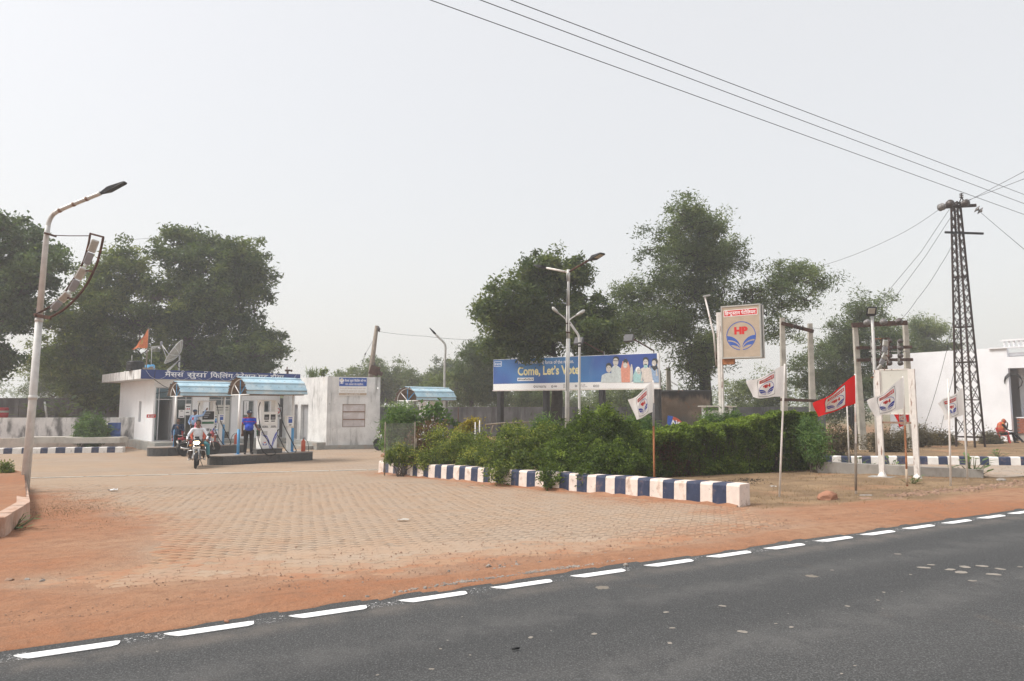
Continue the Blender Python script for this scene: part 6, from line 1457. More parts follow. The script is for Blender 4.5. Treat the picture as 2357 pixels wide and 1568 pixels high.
# printed people, each a flat layered print
def ell(cx, cy, rx, ry, n=20): return [(cx + rx * math.cos(i * 2 * math.pi / n), cy + ry * math.sin(i * 2 * math.pi / n)) for i in range(n)]
def printed(layers, base):
    mats_ = []; mb = MB()
    for i, (pts, m_) in enumerate(layers):
        if m_ not in mats_: mats_.append(m_)
        q = [bbp(*p_) for p_ in pts]; mb._add([bpl(base + .0006 * i)(*v) for v in q], [tuple(reversed(range(len(q)))) if True else tuple(range(len(q)))], mats_.index(m_))
    mb.build('printed_figure', mats_, bill)
FE = 'bill_face'; HA = 'bill_hair'
printed([([(470, 930), (465, 520), (540, 440), (640, 450), (740, 530), (850, 700), (830, 880), (740, 930)], 'bill_shirt'), (ell(600, 262, 88, 78), HA), (ell(590, 345, 78, 112), FE), ([(520, 300), (660, 300), (655, 318), (525, 318)], HA), ([(540, 440), (590, 520), (640, 450), (590, 470)], FE), ([(560, 415), (625, 415), (600, 425)], HA)], .002)
printed([([(165, 930), (200, 720), (330, 660), (440, 650), (520, 720), (550, 930)], 'bill_shirt'), (ell(397, 460, 84, 92), HA), (ell(395, 545, 74, 100), FE), ([(340, 505), (370, 500), (370, 508), (340, 512)], HA), ([(405, 500), (440, 503), (440, 510), (405, 508)], HA), ([(365, 592), (420, 592), (392, 604)], 'bill_orange')], .007)
printed([([(740, 530), (790, 330), (880, 245), (950, 330), (1020, 560), (1010, 925), (760, 925)], 'bill_orange'), (ell(875, 330, 66, 78), HA), (ell(865, 440, 62, 84), FE), ([(830, 375), (855, 372), (855, 380), (830, 384)], HA), ([(885, 372), (912, 375), (912, 383), (885, 380)], HA), ([(835, 470), (895, 468), (865, 488)], 'white_print'), ([(1035, 405), (1060, 420), (1090, 600), (1075, 880), (1000, 915), (1005, 540)], FE)], .012)
printed([([(1310, 540), (1400, 490), (1500, 490), (1640, 560), (1650, 900), (1400, 930)], 'bill_cream'), (ell(1450, 285, 82, 80), HA), (ell(1450, 370, 72, 104), FE), (ell(1450, 465, 56, 62), 'bill_teal'), ([(1405, 425), (1495, 425), (1480, 400), (1420, 400)], HA), ([(1560, 445), (1580, 445), (1600, 700), (1550, 700)], FE), ([(1410, 325), (1438, 322), (1438, 332), (1410, 335)], HA), ([(1462, 322), (1490, 325), (1490, 335), (1462, 332)], HA)], .017)
printed([([(1090, 740), (1150, 560), (1240, 478), (1310, 560), (1330, 760), (1390, 930), (1100, 930)], 'bill_teal'), (ell(1230, 560, 66, 80), 'white_print'), (ell(1253, 605, 54, 92), FE), ([(1215, 650), (1290, 650), (1250, 664)], HA), ([(1220, 575), (1240, 572), (1240, 582), (1220, 585)], HA), ([(1268, 572), (1290, 575), (1290, 585), (1268, 582)], HA), ([(1340, 640), (1370, 640), (1360, 900), (1310, 900)], FE)], .022)
printed([([(1600, 500), (1700, 480), (1800, 500), (1830, 930), (1665, 930)], 'bill_denim'), ([(1600, 480), (1660, 440), (1780, 460), (1800, 540), (1700, 600)], HA), (ell(1712, 325, 84, 88), HA), (ell(1690, 380, 62, 84), FE), ([(1650, 405), (1700, 425), (1660, 440)], 'white_print'), ([(1745, 545), (1765, 545), (1800, 740), (1740, 740)], FE)], .027)
for px in (1148, 1254, 1383, 1512):
    s = on_board(px, 940)[0]; mb = MB(); mb.bx(s - .11, s + .11, .0 + .145, .145 + .2, -.1, bz0 + BH * .5); mb.bx(s - .11, s + .11, .0, .14, -.1, bz0 - .003); mb.build('post', 'black_post', bill)
mb = MB(); mb.bx(-.02, BW + .02, -.03, .17, bz0 - .06, bz0 - .004); mb.build('lower_rail', 'pole_white', bill)
for px, nm in ((1362, 'square floodlight on an arm above the middle of the billboard'), (1478, 'square floodlight on an arm above the right end of the billboard')):
    s = on_board(px + 26, 815)[0]; top = bz0 + BH; r_ = thing('floodlight', nm, 'floodlight', bill.location + bd_ * s + Vector((0, 0, top)), math.atan2(bd_.y, bd_.x), 'billboard floodlights')
    mb = MB(); mb.tube([(0, .05, -.1), (0, .05, .12), (-.75, -1.1, .72)], .035, 6); mb.build('arm', 'rust_steel', r_)
    mb = MB(); mb.box((-.78, -1.15, .66), (.44, .16, .36), Matrix.Rotation(R(-28), 3, 'X')); h_ = mb.build('housing', 'dark_grey', r_)
    mb = MB(); mb.box((-.78, -1.145, .64), (.36, .165, .28), Matrix.Rotation(R(-28), 3, 'X')); mb.build('glass', 'mid_grey', h_)

# ================================================================== emblem sign on a post
SGY = 21.0; th = R(-33); sg = at(1662, 975, SGY); sg.z = tz(sg.x, sg.y)
sign = thing('roadside_sign', 'tan box sign with a round blue and red emblem on a white post', 'sign', sg, th)
ztop = at(1652, 720, SGY).z - sg.z; mb = MB(); mb.bx(-.07, .07, -.07, .07, -.1, ztop); mb.bx(-.012, .012, -.082, -.0705, -.1, ztop - .02); mb.build('post', 'pole_white_rust', sign)
bzb, bzt = at(1661, 827, SGY).z - sg.z, at(1661, 707, SGY).z - sg.z; bw = 1.17; bx0 = .09; bdp = .42
mb = MB(); mb.bx(bx0, bx0 + bw, -.10, -.10 + bdp, bzb, bzt, bev=.01); box_ = mb.build('box', 'alu_frame', sign)
mb = MB(); mb.bx(bx0 + .035, bx0 + bw - .035, -.106, -.1005, bzb + .035, bzt - .035); mb.build('face_panel', 'tan_board', sign)
for (x0, x1, z0, z1) in ((0, bw, 0, .04), (0, bw, bzt - bzb - .04, bzt - bzb), (0, .035, .04, bzt - bzb - .04), (bw - .035, bw, .04, bzt - bzb - .04)):
    mb = MB(); mb.bx(bx0 + x0, bx0 + x1, -.122, -.1005, bzb + z0, bzb + z1); mb.build('rim', 'alu_frame', box_)
mb = MB(); mb.bx(bx0 + bw + .002, bx0 + bw + .012, .02, .06, bzb + .02, bzt - .02); mb.build('seam', 'black_metal', box_)
mb = MB(); mb.bx(.075, .42, -.06, .1, bzb - .17, bzb - .004); mb.build('bracket', 'rust_orange', sign)
pf = lambda dy: (lambda a, b: (bx0 + a, -.1075 - dy, bzb + b)); hh_ = bzt - bzb
mb = MB(); flat(mb, [(.085, hh_ * .79), (bw - .085, hh_ * .80), (bw - .085, hh_ * .925), (.085, hh_ * .915)], pf(0)); mb.build('banner_border', 'white_print', sign)
mb = MB(); flat(mb, [(.10, hh_ * .80), (bw - .10, hh_ * .81), (bw - .10, hh_ * .915), (.10, hh_ * .905)], pf(.001)); mb.build('banner', 'red_print', sign)
mb = MB(); write(mb, 'िह{~न}दु{~स}तान पेटोिलयम', .125, hh_ * .825, .10, pf(.002), 0, .02, width=bw - .26); mb.build('lettering', 'white_print', sign)
mb = MB(); emblem(mb, bw * .5, hh_ * .42, bw * .375, pf(.001), 0, 1); mb.build('emblem', ['blue_print2', 'red_print'], sign)
o = thing('small_lamp', 'thin leaning rusty pole with a small lamp behind the emblem sign', 'lamp', at(1648, 800, 21.6))
b_ = o.location; mb = MB(); mb.tube([Vector((0, 0, -.6)), at(1643, 770, 21.6) - b_, at(1622, 682, 21.6) - b_], [.032, .03, .025], 8); mb.build('pole', 'pole_white_rust', o)
mb = MB(); e = at(1622, 681, 21.6) - b_; mb.box(e + Vector((.06, 0, .0)), (.22, .1, .05), Matrix.Rotation(R(-10), 3, 'Y')); mb.build('head', 'galv', o)
mb = MB(); mb.tube([at(1650, 810, 21.4) - b_, Vector((0, 0, -.4))], .02, 5); mb.build('clamp', 'rust_steel', o)

# ================================================================== lamp posts
def lamp_head(mb_parent, parent, p0, dirv, L_=.62, wd=.26, m_='black_metal', lens=True, up=Vector((0, 0, 1))):
    d_ = Vector(dirv).normalized(); s_ = d_.cross(up).normalized(); u_ = s_.cross(d_)
    def P_(a, b, c): return Vector(p0) + d_ * a * L_ + s_ * b * wd / 2 + u_ * c
    prof = [(0, .22, .03, -.03), (.12, .35, .045, -.045), (.35, .95, .06, -.06), (.45, 1.0, .055, -.05), (.95, .95, .02, -.02), (1.0, .7, .012, -.012)]
    vs = []; fs = []
    for a, b, ct, cb in prof: vs += [P_(a, -b, cb), P_(a, b, cb), P_(a, b * .85, ct), P_(a, -b * .85, ct)]
    for i in range(len(prof) - 1):
        for j in range(4): fs.append((i * 4 + j, i * 4 + (j + 1) % 4, (i + 1) * 4 + (j + 1) % 4, (i + 1) * 4 + j))
    fs += [(3, 2, 1, 0), tuple(len(vs) - 4 + j for j in range(4))]
    mb = MB(); mb._add(vs, fs); hd = mb.build('lamp_head', m_, parent)
    if lens:
        mb = MB(); mb._add([P_(.50, -.75, -.052), P_(.50, .75, -.052), P_(.92, .7, -.026), P_(.92, -.7, -.026)], [(0, 1, 2, 3)]); mb.build('lens', 'lens', hd)
    return hd
def led_strip(parent, c_, axis, face, L_=.62, wd=.24):
    """two-box led fitting: driver housing and lit panel"""
    a = Vector(axis).normalized(); f = (Vector(face) - a * a.dot(Vector(face))).normalized(); s_ = a.cross(f)
    M_ = Matrix((s_, f, a)).transposed(); c_ = Vector(c_)
    mb = MB(); mb.box(c_ - a * L_ * .27, (wd * .92, .075, L_ * .46), M_, bev=.02); h_ = mb.build('led_lamp', 'mid_grey', parent)
    mb = MB(); mb.box(c_ + a * L_ * .24, (wd, .06, L_ * .5), M_, bev=.02); mb.build('led_panel', 'galv', h_)
    mb = MB(); mb.box(c_ + a * L_ * .24 + f * .031, (wd * .66, .012, L_ * .38), M_); mb.build('lens', 'lens', h_)
    mb = MB(); mb.tube([c_ - a * L_ * .5, c_ - a * L_ * .64], .03, 6); mb.build('spigot', 'galv', h_)
LY = 17.0
def lp(px, py, dy=0.0): return at(px, py, LY + dy)
base = lp(57, 1128); base.z = tz(base.x, base.y)
L1 = thing('street_lamp', 'tall curved-arm lamp post at the left with a rusty frame of three lamps', 'street lamp', base)
q = lambda px, py, dy=0.0: lp(px, py, dy) - base
mb = MB(); mb.tube([Vector((0, 0, -.1)), q(75, 925), q(90, 735)], [.098, .088, .082], 14); mb.tube([q(90, 735) - Vector((0, 0, .03)), q(89.5, 742) , q(107, 545), q(110.5, 520)], [.074, .074, .062, .06], 14); mb.lathe([(.10, -.05), (.102, 0), (.10, .05)], q(76, 915), 14); mb.lathe([(.092, -.04), (.095, 0), (.084, .05)], q(90, 737), 14)
mb.build('pole', 'galv_white', L1)
mb = MB(); hose(mb, [q(110, 528), q(113, 512), q(122, 495), q(140, 483), q(180, 466), q(232, 445)], .055); mb.build('arm', 'galv', L1)
for px, py in ((138, 484.5), (170, 470.5), (200, 458)):
    mb = MB(); d_ = (q(200, 458) - q(170, 470.5)).normalized(); mb.tube([q(px, py) - d_ * .03, q(px, py) + d_ * .03], .059, 10); mb.build('clamp_band', 'rust_frame', L1)
lamp_head(None, L1, q(231, 445.5), q(288, 420) - q(232, 444.5), .70, .17, lens=False)
mb = MB(); mb.beam(q(104, 537, -.08), q(128, 544, -.12), .07, .05); mb.build('clamp', 'rust_steel', L1)
mb = MB(); mb.tube([q(128, 542), q(160, 543), q(204, 543)], .012, 5); mb.build('stay_wire', 'rust_steel', L1)
in_ = [(208, 538), (203, 565), (193, 600), (182, 622), (165, 650), (142, 682), (112, 708), (82, 724)]; out_ = [(238, 546), (233, 570), (224, 605), (215, 625), (198, 658), (172, 690), (145, 714), (117, 730)]
fr = MB(); hose(fr, [q(a, b, -.05) for a, b in in_], .026); fo_ = fr.build('light_frame', 'rust_steel', L1)
mb = MB(); hose(mb, [q(a, b, -.25) for a, b in out_], .03); mb.build('frame_rail', 'rust_steel', fo_)
for i, j in ((0, 0), (3, 3), (5, 5), (7, 7)):
    a, b = in_[i], out_[j]; mb = MB(); mb.beam(q(a[0], a[1], -.05), q(b[0], b[1], -.25), .045, .045); mb.build('crossbar', 'rust_steel', fo_)
mb = MB(); mb.beam(q(82, 726, -.05), q(117, 732, -.25), .05, .09); mb.beam(q(80, 724, .1), q(84, 727, -.1), .05, .05); mb.build('clamp', 'rust_steel', L1)
fc = Vector((.1, -.75, -.66))
for c_, ax in (((210, 580), ((218, 560), (201, 605))), ((179, 643), ((190, 622), (164, 668))), ((140, 693), ((154, 678), (122, 711)))):
    led_strip(L1, q(c_[0], c_[1], -.15), q(ax[0][0], ax[0][1], -.15) - q(ax[1][0], ax[1][1], -.1), fc, .66 * (1.0 if c_[0] > 150 else .88), .18)
mb = MB(); hose(mb, [q(56, 1105, -.1), q(48, 1108, -.15), q(36, 1112, -.2), q(32, 1116, -.3), q(26, 1120, -.3)], .012); mb.build('loose_wire', 'black_rubber', L1)
# double-armed lamp in the planted bed
DY = 22.6; base = at(1304, 1000, DY); base.z = tz(base.x, base.y); q = lambda px, py, dy=0.0: at(px, py, DY + dy) - base
L2 = thing('street_lamp', 'double-armed lamp post standing in front of the billboard', 'street lamp', base)
mb = MB(); mb.tube([Vector((0, 0, -.1)), q(1306, 860), q(1308, 780)], [.075, .07, .066], 12); mb.tube([q(1308, 784), q(1307.5, 705)], .060, 12); mb.tube([q(1307.5, 710), q(1308, 630)], .05, 12); mb.tube([q(1308, 648), q(1308.5, 621)], .06, 12); mb.build('pole', 'galv_white', L2)
mb = MB(); mb.tube([q(1308.5, 627), q(1258, 617, .4)], .035, 8); mb.build('arm', 'pole_white_rust', L2); mb = MB(); mb.tube([q(1308.5, 627), q(1357, 598, -.6)], .035, 8); mb.build('arm', 'rust_steel', L2)
lamp_head(None, L2, q(1259, 617, .4), q(1238, 613, .55) - q(1259, 617, .4), .5, .24); lamp_head(None, L2, q(1356, 599, -.6), q(1380, 587, -.95) - q(1356, 599, -.6), .62, .28)
for pts, hd in (([q(1304, 763), q(1304, 741), q(1299, 732), q(1284, 720)], (1271, 707)), ([q(1309, 763, -.1), q(1310, 741, -.1), q(1314, 734, -.1), q(1328, 725, -.1)], (1346, 714))):
    mb = MB(); hose(mb, pts, .02); mb.build('arm', 'galv_white', L2); e = pts[-1]; h2 = q(*hd); mb = MB(); d_ = (h2 - e); mb.tube([e - d_ * .2, e + d_ * .3, e + d_ * .8, e + d_], [.022, .05, .055, .02], 8); hb = mb.build('lamp_head', 'galv', L2)
    mb = MB(); mb.tube([e + d_ * .35 - Vector((0, 0, .02)), e + d_ * .9 - Vector((0, 0, .02))], .045, 8); mb.build('lens', 'lens', hb)
for py in (745, 766): mb = MB(); mb.lathe([(.075, -.02), (.075, .02)], q(1308, py), 10); mb.build('clamp_band', 'rust_steel', L2)
mb = MB(); hose(mb, [q(1307, 628, -.07), q(1305, 650, -.08), q(1306, 720, -.08), q(1305, 800, -.09), q(1303, 900, -.1)], .010); mb.build('cable', 'black_rubber', L2)
# bent-top lamp behind it
BY = 29; base = at(1334, 1000, BY); base.z = tz(base.x, base.y); q = lambda px, py, dy=0.0: at(px, py, BY + dy) - base
L3 = thing('street_lamp', 'slimmer bent-top lamp post just right of the double-armed one', 'street lamp', base)
mb = MB(); hose(mb, [Vector((0, 0, -.1)), q(1333.5, 900), q(1334, 800), q(1333.5, 782), q(1331, 771), q(1322, 758), q(1311, 742)], .055); mb.build('pole', 'galv_white', L3)
lamp_head(None, L3, q(1311, 742), q(1306, 734) - q(1311, 742), .4, .22)
for py in (790, 797): mb = MB(); mb.lathe([(.065, -.03), (.065, .03)], q(1334, py), 10); mb.build('clamp_band', 'black_metal', L3)
# slim lamp behind the far shelter
base = at(1024, 1000, 39); base.z = tz(base.x, base.y); q = lambda px, py: at(px, py, 39) - base
L4 = thing('street_lamp', 'slim dark bent lamp post behind the far shelter', 'street lamp', base)
mb = MB(); hose(mb, [Vector((0, 0, -.1)), q(1023, 870), q(1025, 812), q(1025, 797), q(1021, 788), q(1010, 777), q(1003, 770)], .065); mb.build('pole', 'galv', L4); lamp_head(None, L4, q(1004, 771), q(991, 757) - q(1004, 771), .55, .34)
# lamp with frame by the transformer poles
RY = 25.0; base = at(2021, 1062, RY); base.z = tz(base.x, base.y); q = lambda px, py, dy=0.0: at(px, py, RY + dy) - base
L5 = thing('street_lamp', 'lamp post with a rusty frame of three lamps behind the blank board', 'street lamp', base)
mb = MB(); mb.tube([Vector((0, 0, -.1)), q(2015, 900), q(2011, 800), q(2007, 725)], [.075, .065, .055, .05], 10); mb.build('pole', 'galv_white', L5)
mb = MB(); mb.box(q(2006, 717, -.1), (.36, .10, .36), Matrix.Rotation(R(25), 3, 'X'), bev=.04); hd = mb.build('lamp_head', 'black_metal', L5); mb = MB(); mb.box(q(2006, 716, -.17), (.24, .03, .2), Matrix.Rotation(R(25), 3, 'X')); mb.build('lens', 'lens', hd)
fr_in = [(2028, 780), (2027, 815), (2020, 840), (2010, 862)]; fr_out = [(2046, 778), (2045, 820), (2038, 850), (2026, 868)]
mb = MB(); hose(mb, [q(*p_) for p_ in fr_in], .018); fo_ = mb.build('light_frame', 'rust_steel', L5); mb = MB(); hose(mb, [q(p_[0], p_[1], -.2) for p_ in fr_out], .018); mb.build('frame_rail', 'rust_steel', fo_)
for k in range(4): mb = MB(); mb.beam(q(*fr_in[k]), q(fr_out[k][0], fr_out[k][1], -.2), .03); mb.build('crossbar', 'rust_steel', fo_)
mb = MB(); mb.beam(q(2009, 780), q(2028, 780), .03); mb.beam(q(2005, 869), q(2027, 868), .04); mb.build('clamp', 'rust_orange', L5)
for c_, ax in (((2037, 797), (1, 6)), ((2033, 826), (3, 6)), ((2021, 852), (5, 6))): led_strip(L5, q(c_[0], c_[1], -.1), Vector((ax[0] * .12, 0, ax[1] * .12)), Vector((-.1, -.8, -.5)), .46, .2)

# ================================================================== concrete poles
def pole(mb, a, b, w0, w1):
    a, b = Vector(a), Vector(b); vs = []
    for p_, w_ in ((a, w0), (b, w1)):
        for sx, sy in ((-1, -1), (1, -1), (1, 1), (-1, 1)): vs.append(p_ + Vector((sx * w_ / 2, sy * w_ / 2 * .8, 0)))
    mb._add(vs, [(0, 1, 5, 4), (1, 2, 6, 5), (2, 3, 7, 6), (3, 0, 4, 7), (4, 5, 6, 7), (3, 2, 1, 0)])
def disc_insulator(mb, c_, axis, s=1.0, n=2, mi=0):
    a = Vector(axis).normalized(); M_ = a.to_track_quat('Z', 'Y').to_matrix()
    for k in range(n): mb.lathe([(.03 * s, 0), (.12 * s, .03 * s), (.125 * s, .045 * s), (.05 * s, .07 * s), (.03 * s, .10 * s)], Vector(c_) + a * k * .11 * s, 12, mi, M_)
PY_ = 29.0
b0_, b1p = at(1806, 1015, PY_), at(1872, 1010, PY_); b0_.z = tz(b0_.x, b0_.y); b1p.z = tz(b1p.x, b1p.y)
HP1 = thing('utility_poles', 'pair of pale concrete poles with steel crossbeams behind the clipped hedge', 'utility pole', b0_)
q = lambda px, py, dy=0.0: at(px, py, PY_ + dy) - b0_
for ba, tp in ((Vector((0, 0, -.2)), q(1800, 732)), (b1p - b0_ - Vector((0, 0, .2)), q(1864, 745))): mb = MB(); pole(mb, ba, tp, .27, .17); mb.build('pole', 'pole_concrete', HP1)
mb = MB(); mb.beam(q(1799, 744, -.16), q(1872, 763, -.16), .10, .14); mb.build('crossbeam', 'rust_steel', HP1)
mb = MB(); mb.beam(q(1797, 920, -.18), q(1880, 923, -.18), .10, .12); mb.build('crossbeam', 'rust_steel', HP1)
for t_ in (.35, .55): mb = MB(); disc_insulator(mb, inter(q(1799, 744, -.2), q(1872, 763, -.2), t_), (1, -.3, .0), 1.0, 2); mb.build('insulator', 'porcelain_dark', HP1)
TY = 32.0
b0_, b1p = at(1987, 1036, TY), at(2098, 1028, TY + .8); b0_.z = tz(b0_.x, b0_.y); b1p.z = tz(b1p.x, b1p.y)
HP2 = thing('transformer_structure', 'two concrete poles with three steel crossbeams and switch gear', 'utility pole', b0_)
q = lambda px, py, dy=0.0: at(px, py, TY + dy) - b0_
for ba, tp in ((Vector((0, 0, -.2)), q(1967, 745)), (b1p - b0_ - Vector((0, 0, .2)), q(2083, 740, .6))): mb = MB(); pole(mb, ba, tp, .30, .19); mb.build('pole', 'pole_concrete', HP2)
for a, b, hh in (((1961, 749), (2087, 743), .22), ((1972, 801), (2098, 799), .14), ((1973, 829), (2100, 828), .14)): mb = MB(); mb.beam(q(a[0], a[1], -.2), q(b[0], b[1], .2), .10, hh); mb.build('crossbeam', 'rust_steel', HP2)
mb = MB(); mb.tube([q(2000, 809, -.3), q(2090, 809, .1)], .022, 6); mb.build('switch_rod', 'galv', HP2)
for px in (2006, 2042, 2067):
    mb = MB(); mb.beam(q(px, 784, -.32), q(px + 2, 838, -.32), .10, .05); sw = mb.build('switch_unit', 'galv', HP2)
    for py in (786, 802, 820, 837): mb = MB(); disc_insulator(mb, q(px + 3, py, -.4), (0, -1, .1), .9, 2); mb.build('insulator', 'porcelain_dark', sw)
    mb = MB(); mb.tube([q(px + 6, 800, -.5), q(px + 8, 812, -.5), q(px + 5, 822, -.5)], .02, 5); mb.build('fuse_link', 'black_rubber', sw)
for px, py in ((1993, 744), (2030, 743), (2066, 742)): mb = MB(); disc_insulator(mb, q(px, py, -.35), (0, -1, .2), 1.2, 2); mb.build('insulator', 'porcelain_dark' if px > 2050 else 'porcelain', HP2)
# leaning wooden pole with a rusty switch box
wb = at(848, 900, 45); wb.z = tz(wb.x, wb.y); q = lambda px, py, dy=0.0: at(px, py, 45 + dy) - wb
WP = thing('leaning_pole', 'leaning weathered pole rising behind the store room', 'utility pole', wb)
mb = MB(); mb.tube([Vector((-.1, 0, -.2)), q(855, 845), q(867.5, 750)], [.19, .17, .12], 10); mb.build('pole', 'wood_pole', WP)
mb = MB(); disc_insulator(mb, q(870, 758, -.2), (1, -.2, .1), 1.6, 1); mb.build('insulator', 'porcelain_dark', WP)
mb = MB(); mb.box(q(862, 853, -.5), (.55, .4, .6), Matrix.Rotation(R(20), 3, 'Y')); mb.box(q(872, 858, -.5), (.5, .3, .25), Matrix.Rotation(R(28), 3, 'Y')); bx_ = mb.build('switch_box', 'rust_steel', WP)
mb = MB(); disc_insulator(mb, q(862, 843, -.5), (0, 0, 1), .8, 3); mb.build('bushing', 'porcelain_dark', bx_)
mb = MB(); mb.tube([q(858, 785), q(841, 815), q(828, 850)], .014, 5); mb.tube([q(842, 812), q(840, 818)], .05, 6); mb.build('stay_wire', 'wire_grey', WP)
# short pole behind the billboard's right end
pb = at(1541, 1000, 46); pb.z = tz(pb.x, pb.y); o = thing('utility_pole', 'short concrete pole with two side arms right of the billboard', 'utility pole', pb)
mb = MB(); pole(mb, (0, 0, -.2), at(1538, 846, 46) - pb, .32, .26); mb.build('pole', 'pole_concrete', o); mb = MB(); mb.tube([at(1520, 888, 46) - pb, at(1540, 876, 46) - pb, at(1560, 888, 46) - pb], .03, 5); mb.build('arm', 'galv_white', o)

# ================================================================== lattice tower
TWY = 33.6; tb = at(2234, 1029, TWY); tb.z = tz(tb.x, tb.y); HT = at(2214, 466, TWY).z - tb.z
TW = thing('lattice_tower', 'rusty steel lattice power tower with crossarms at the right', 'power tower', tb, R(28))
hb_, ht = .43, .14; topc = Vector((-.25, .3, 0))
lean = (at(2214, 466, TWY) - tb); lean = Matrix.Rotation(-R(28), 3, 'Z') @ Vector((lean.x, lean.y, 0))
def tw(z, sx, sy): k = z / HT; w_ = hb_ + (ht - hb_) * k; return Vector((sx * w_, sy * w_, z)) + Vector((0, 0, 0))
for sx in (-1, 1):
    for sy in (-1, 1): mb = MB(); mb.beam(tw(-.2, sx, sy), tw(HT, sx, sy), .07, .07); mb.build('leg', 'tower_steel', TW)
levels = [0.55]
while levels[-1] < HT - .5: levels.append(levels[-1] + max(.42, (hb_ + (ht - hb_) * levels[-1] / HT) * 2.1))
levels[-1] = HT - .05
cor = [(-1, -1), (1, -1), (1, 1), (-1, 1)]
for i in range(len(levels) - 1):
    for k in range(4):
        a, b = cor[k], cor[(k + 1) % 4]
        mb = MB(); mb.beam(tw(levels[i], *a), tw(levels[i + 1], *b), .036, .016); mb.build('brace', 'tower_steel', TW)
        mb = MB(); mb.beam(tw(levels[i], *b), tw(levels[i + 1], *a), .036, .016); mb.build('brace', 'tower_steel', TW)
for z in (.5, 2.3, 4.15, 5.9, 8.4, HT - .06):
    for k in range(4): mb = MB(); mb.beam(tw(z, *cor[k]), tw(z, *cor[(k + 1) % 4]), .07, .05); mb.build('girt', 'tower_steel', TW)
Ri = Matrix.Rotation(-R(28), 3, 'Z')
q = lambda px, py, dy=0.0: Ri @ (at(px, py, TWY + dy) - tb)
mb = MB(); mb.beam(q(2176, 477, -.3) + Vector((0, 0, -.0)), q(2246, 473, -.3), .10, .14); mb.build('crossarm', 'tower_steel', TW)
mb = MB(); mb.beam(q(2175, 535, -.3), q(2263, 538, -.3), .08, .10); mb.build('crossarm', 'black_metal', TW)
mb = MB(); mb.beam(q(2208, 466), q(2213, 455), .04); mb.beam(q(2219, 466), q(2214, 455), .04); mb.build('peak', 'tower_steel', TW)
mb = MB(); disc_insulator(mb, q(2213, 456), (0, 0, 1), .8, 3); mb.build('insulator', 'porcelain_dark', TW)
for a, ax, m_ in (((2184, 471), (-.3, -1, 0), 'porcelain_dark'), ((2217, 470), (.1, -1, 0), 'porcelain_dark'), ((2172, 475), (-1, -.2, -.4), 'porcelain'), ((2246, 480), (.8, -.2, -.6), 'porcelain')):
    mb = MB(); disc_insulator(mb, q(a[0], a[1], -.4), Ri @ Vector(ax), 1.5, 2); mb.build('insulator', m_, TW)

# ================================================================== wires overhead
def wire(name, label, pts, r=.012, group='overhead wires', sag=0.0):
    P_ = [Vector(p_) for p_ in pts]; out_ = []
    for i in range(len(P_) - 1):
        for k in range(12): t_ = k / 12; v = P_[i].lerp(P_[i + 1], t_); v.z -= sag * 4 * t_ * (1 - t_); out_.append(v)
    out_.append(P_[-1]); mb = MB(); mb.tube(out_, r, 5); o = mb.build(name, 'cable', origin=P_[0]); return tag(o, label, 'wire', group)
for (pa, pb_, pm, lb) in (((990, 0), (2357, 494), (1580, 226), 'lowest of the three parallel power lines crossing the sky'), ((1105, 0), (2357, 469), (1640, 208), 'middle one of the three parallel power lines crossing the sky'), ((1175, 0), (2357, 448), (1640, 190), 'highest of the three parallel power lines crossing the sky')):
    A_ = at(pa[0], pa[1], 13.5); B_ = at(pb_[0], pb_[1], 27); d_ = B_ - A_; 
    wire('power_line', lb, [A_ - d_ * .8, A_, A_.lerp(B_, .333) + (at(*pm, (A_.lerp(B_, .333)).y) - at(pa[0] + (pb_[0] - pa[0]) * .5, pa[1] + (pb_[1] - pa[1]) * .5, A_.lerp(B_, .333).y)) * 0, B_, B_ + d_ * .8], .009)
tp = lambda px, py, Yd=TWY - .4: at(px, py, Yd)
wire('power_line', 'wire running from the tower top up to the right edge, upper of two', [tp(2222, 466), tp(2357, 395, 26), tp(2600, 260, 18)], .010)
wire('power_line', 'wire running from the tower top to the right edge, lower of two', [tp(2226, 462), tp(2357, 412, 26), tp(2600, 310, 18)], .010)
wire('power_line', 'wire falling from the tower right arm to the right edge', [tp(2251, 484), tp(2300, 526, 30), tp(2357, 574, 26), tp(2480, 680, 20)], .010)
wire('power_line', 'long wire from the tower left arm down to the acacia tree', [tp(2168, 477), tp(2050, 550, 35), tp(1890, 612, 39)], .010, sag=.1)
wire('power_line', 'wire from the tower down to the transformer poles, left one', [tp(2185, 482), tp(2120, 580, 33), tp(2032, 685, 32), tp(1995, 742, 31.6)], .010)
wire('power_line', 'wire from the tower down to the transformer poles, middle one', [tp(2200, 482), tp(2130, 590, 33), tp(2040, 712, 32), tp(2031, 742, 31.6)], .010)
wire('power_line', 'wire hanging from the tower waist to the transformer poles', [tp(2200, 545), tp(2165, 610, 33), tp(2110, 690, 32.4), tp(2068, 740, 31.8)], .010, sag=.08)
wire('stay_wire', 'taut stay wire from the tower down to the scrub by the white wall', [tp(2203, 640), tp(2190, 760, 34.5), tp(2145, 930, 35.5), tp(2105, 1030, 36)], .011, sag=.12)
wire('stay_wire', 'second stay wire right beside the tower legs', [tp(2212, 700), tp(2195, 860, 34), tp(2160, 1010, 35)], .010)
wire('service_wire', 'thin wire from the leaning pole across to the round tree', [at(871, 763, 44.8), at(980, 774, 42), at(1090, 782, 39)], .010, sag=.05)
wire('service_wire', 'thin wire between the paired poles and the transformer poles', [at(1868, 755, 28.8), at(1965, 758, 31.8)], .008, sag=.05)

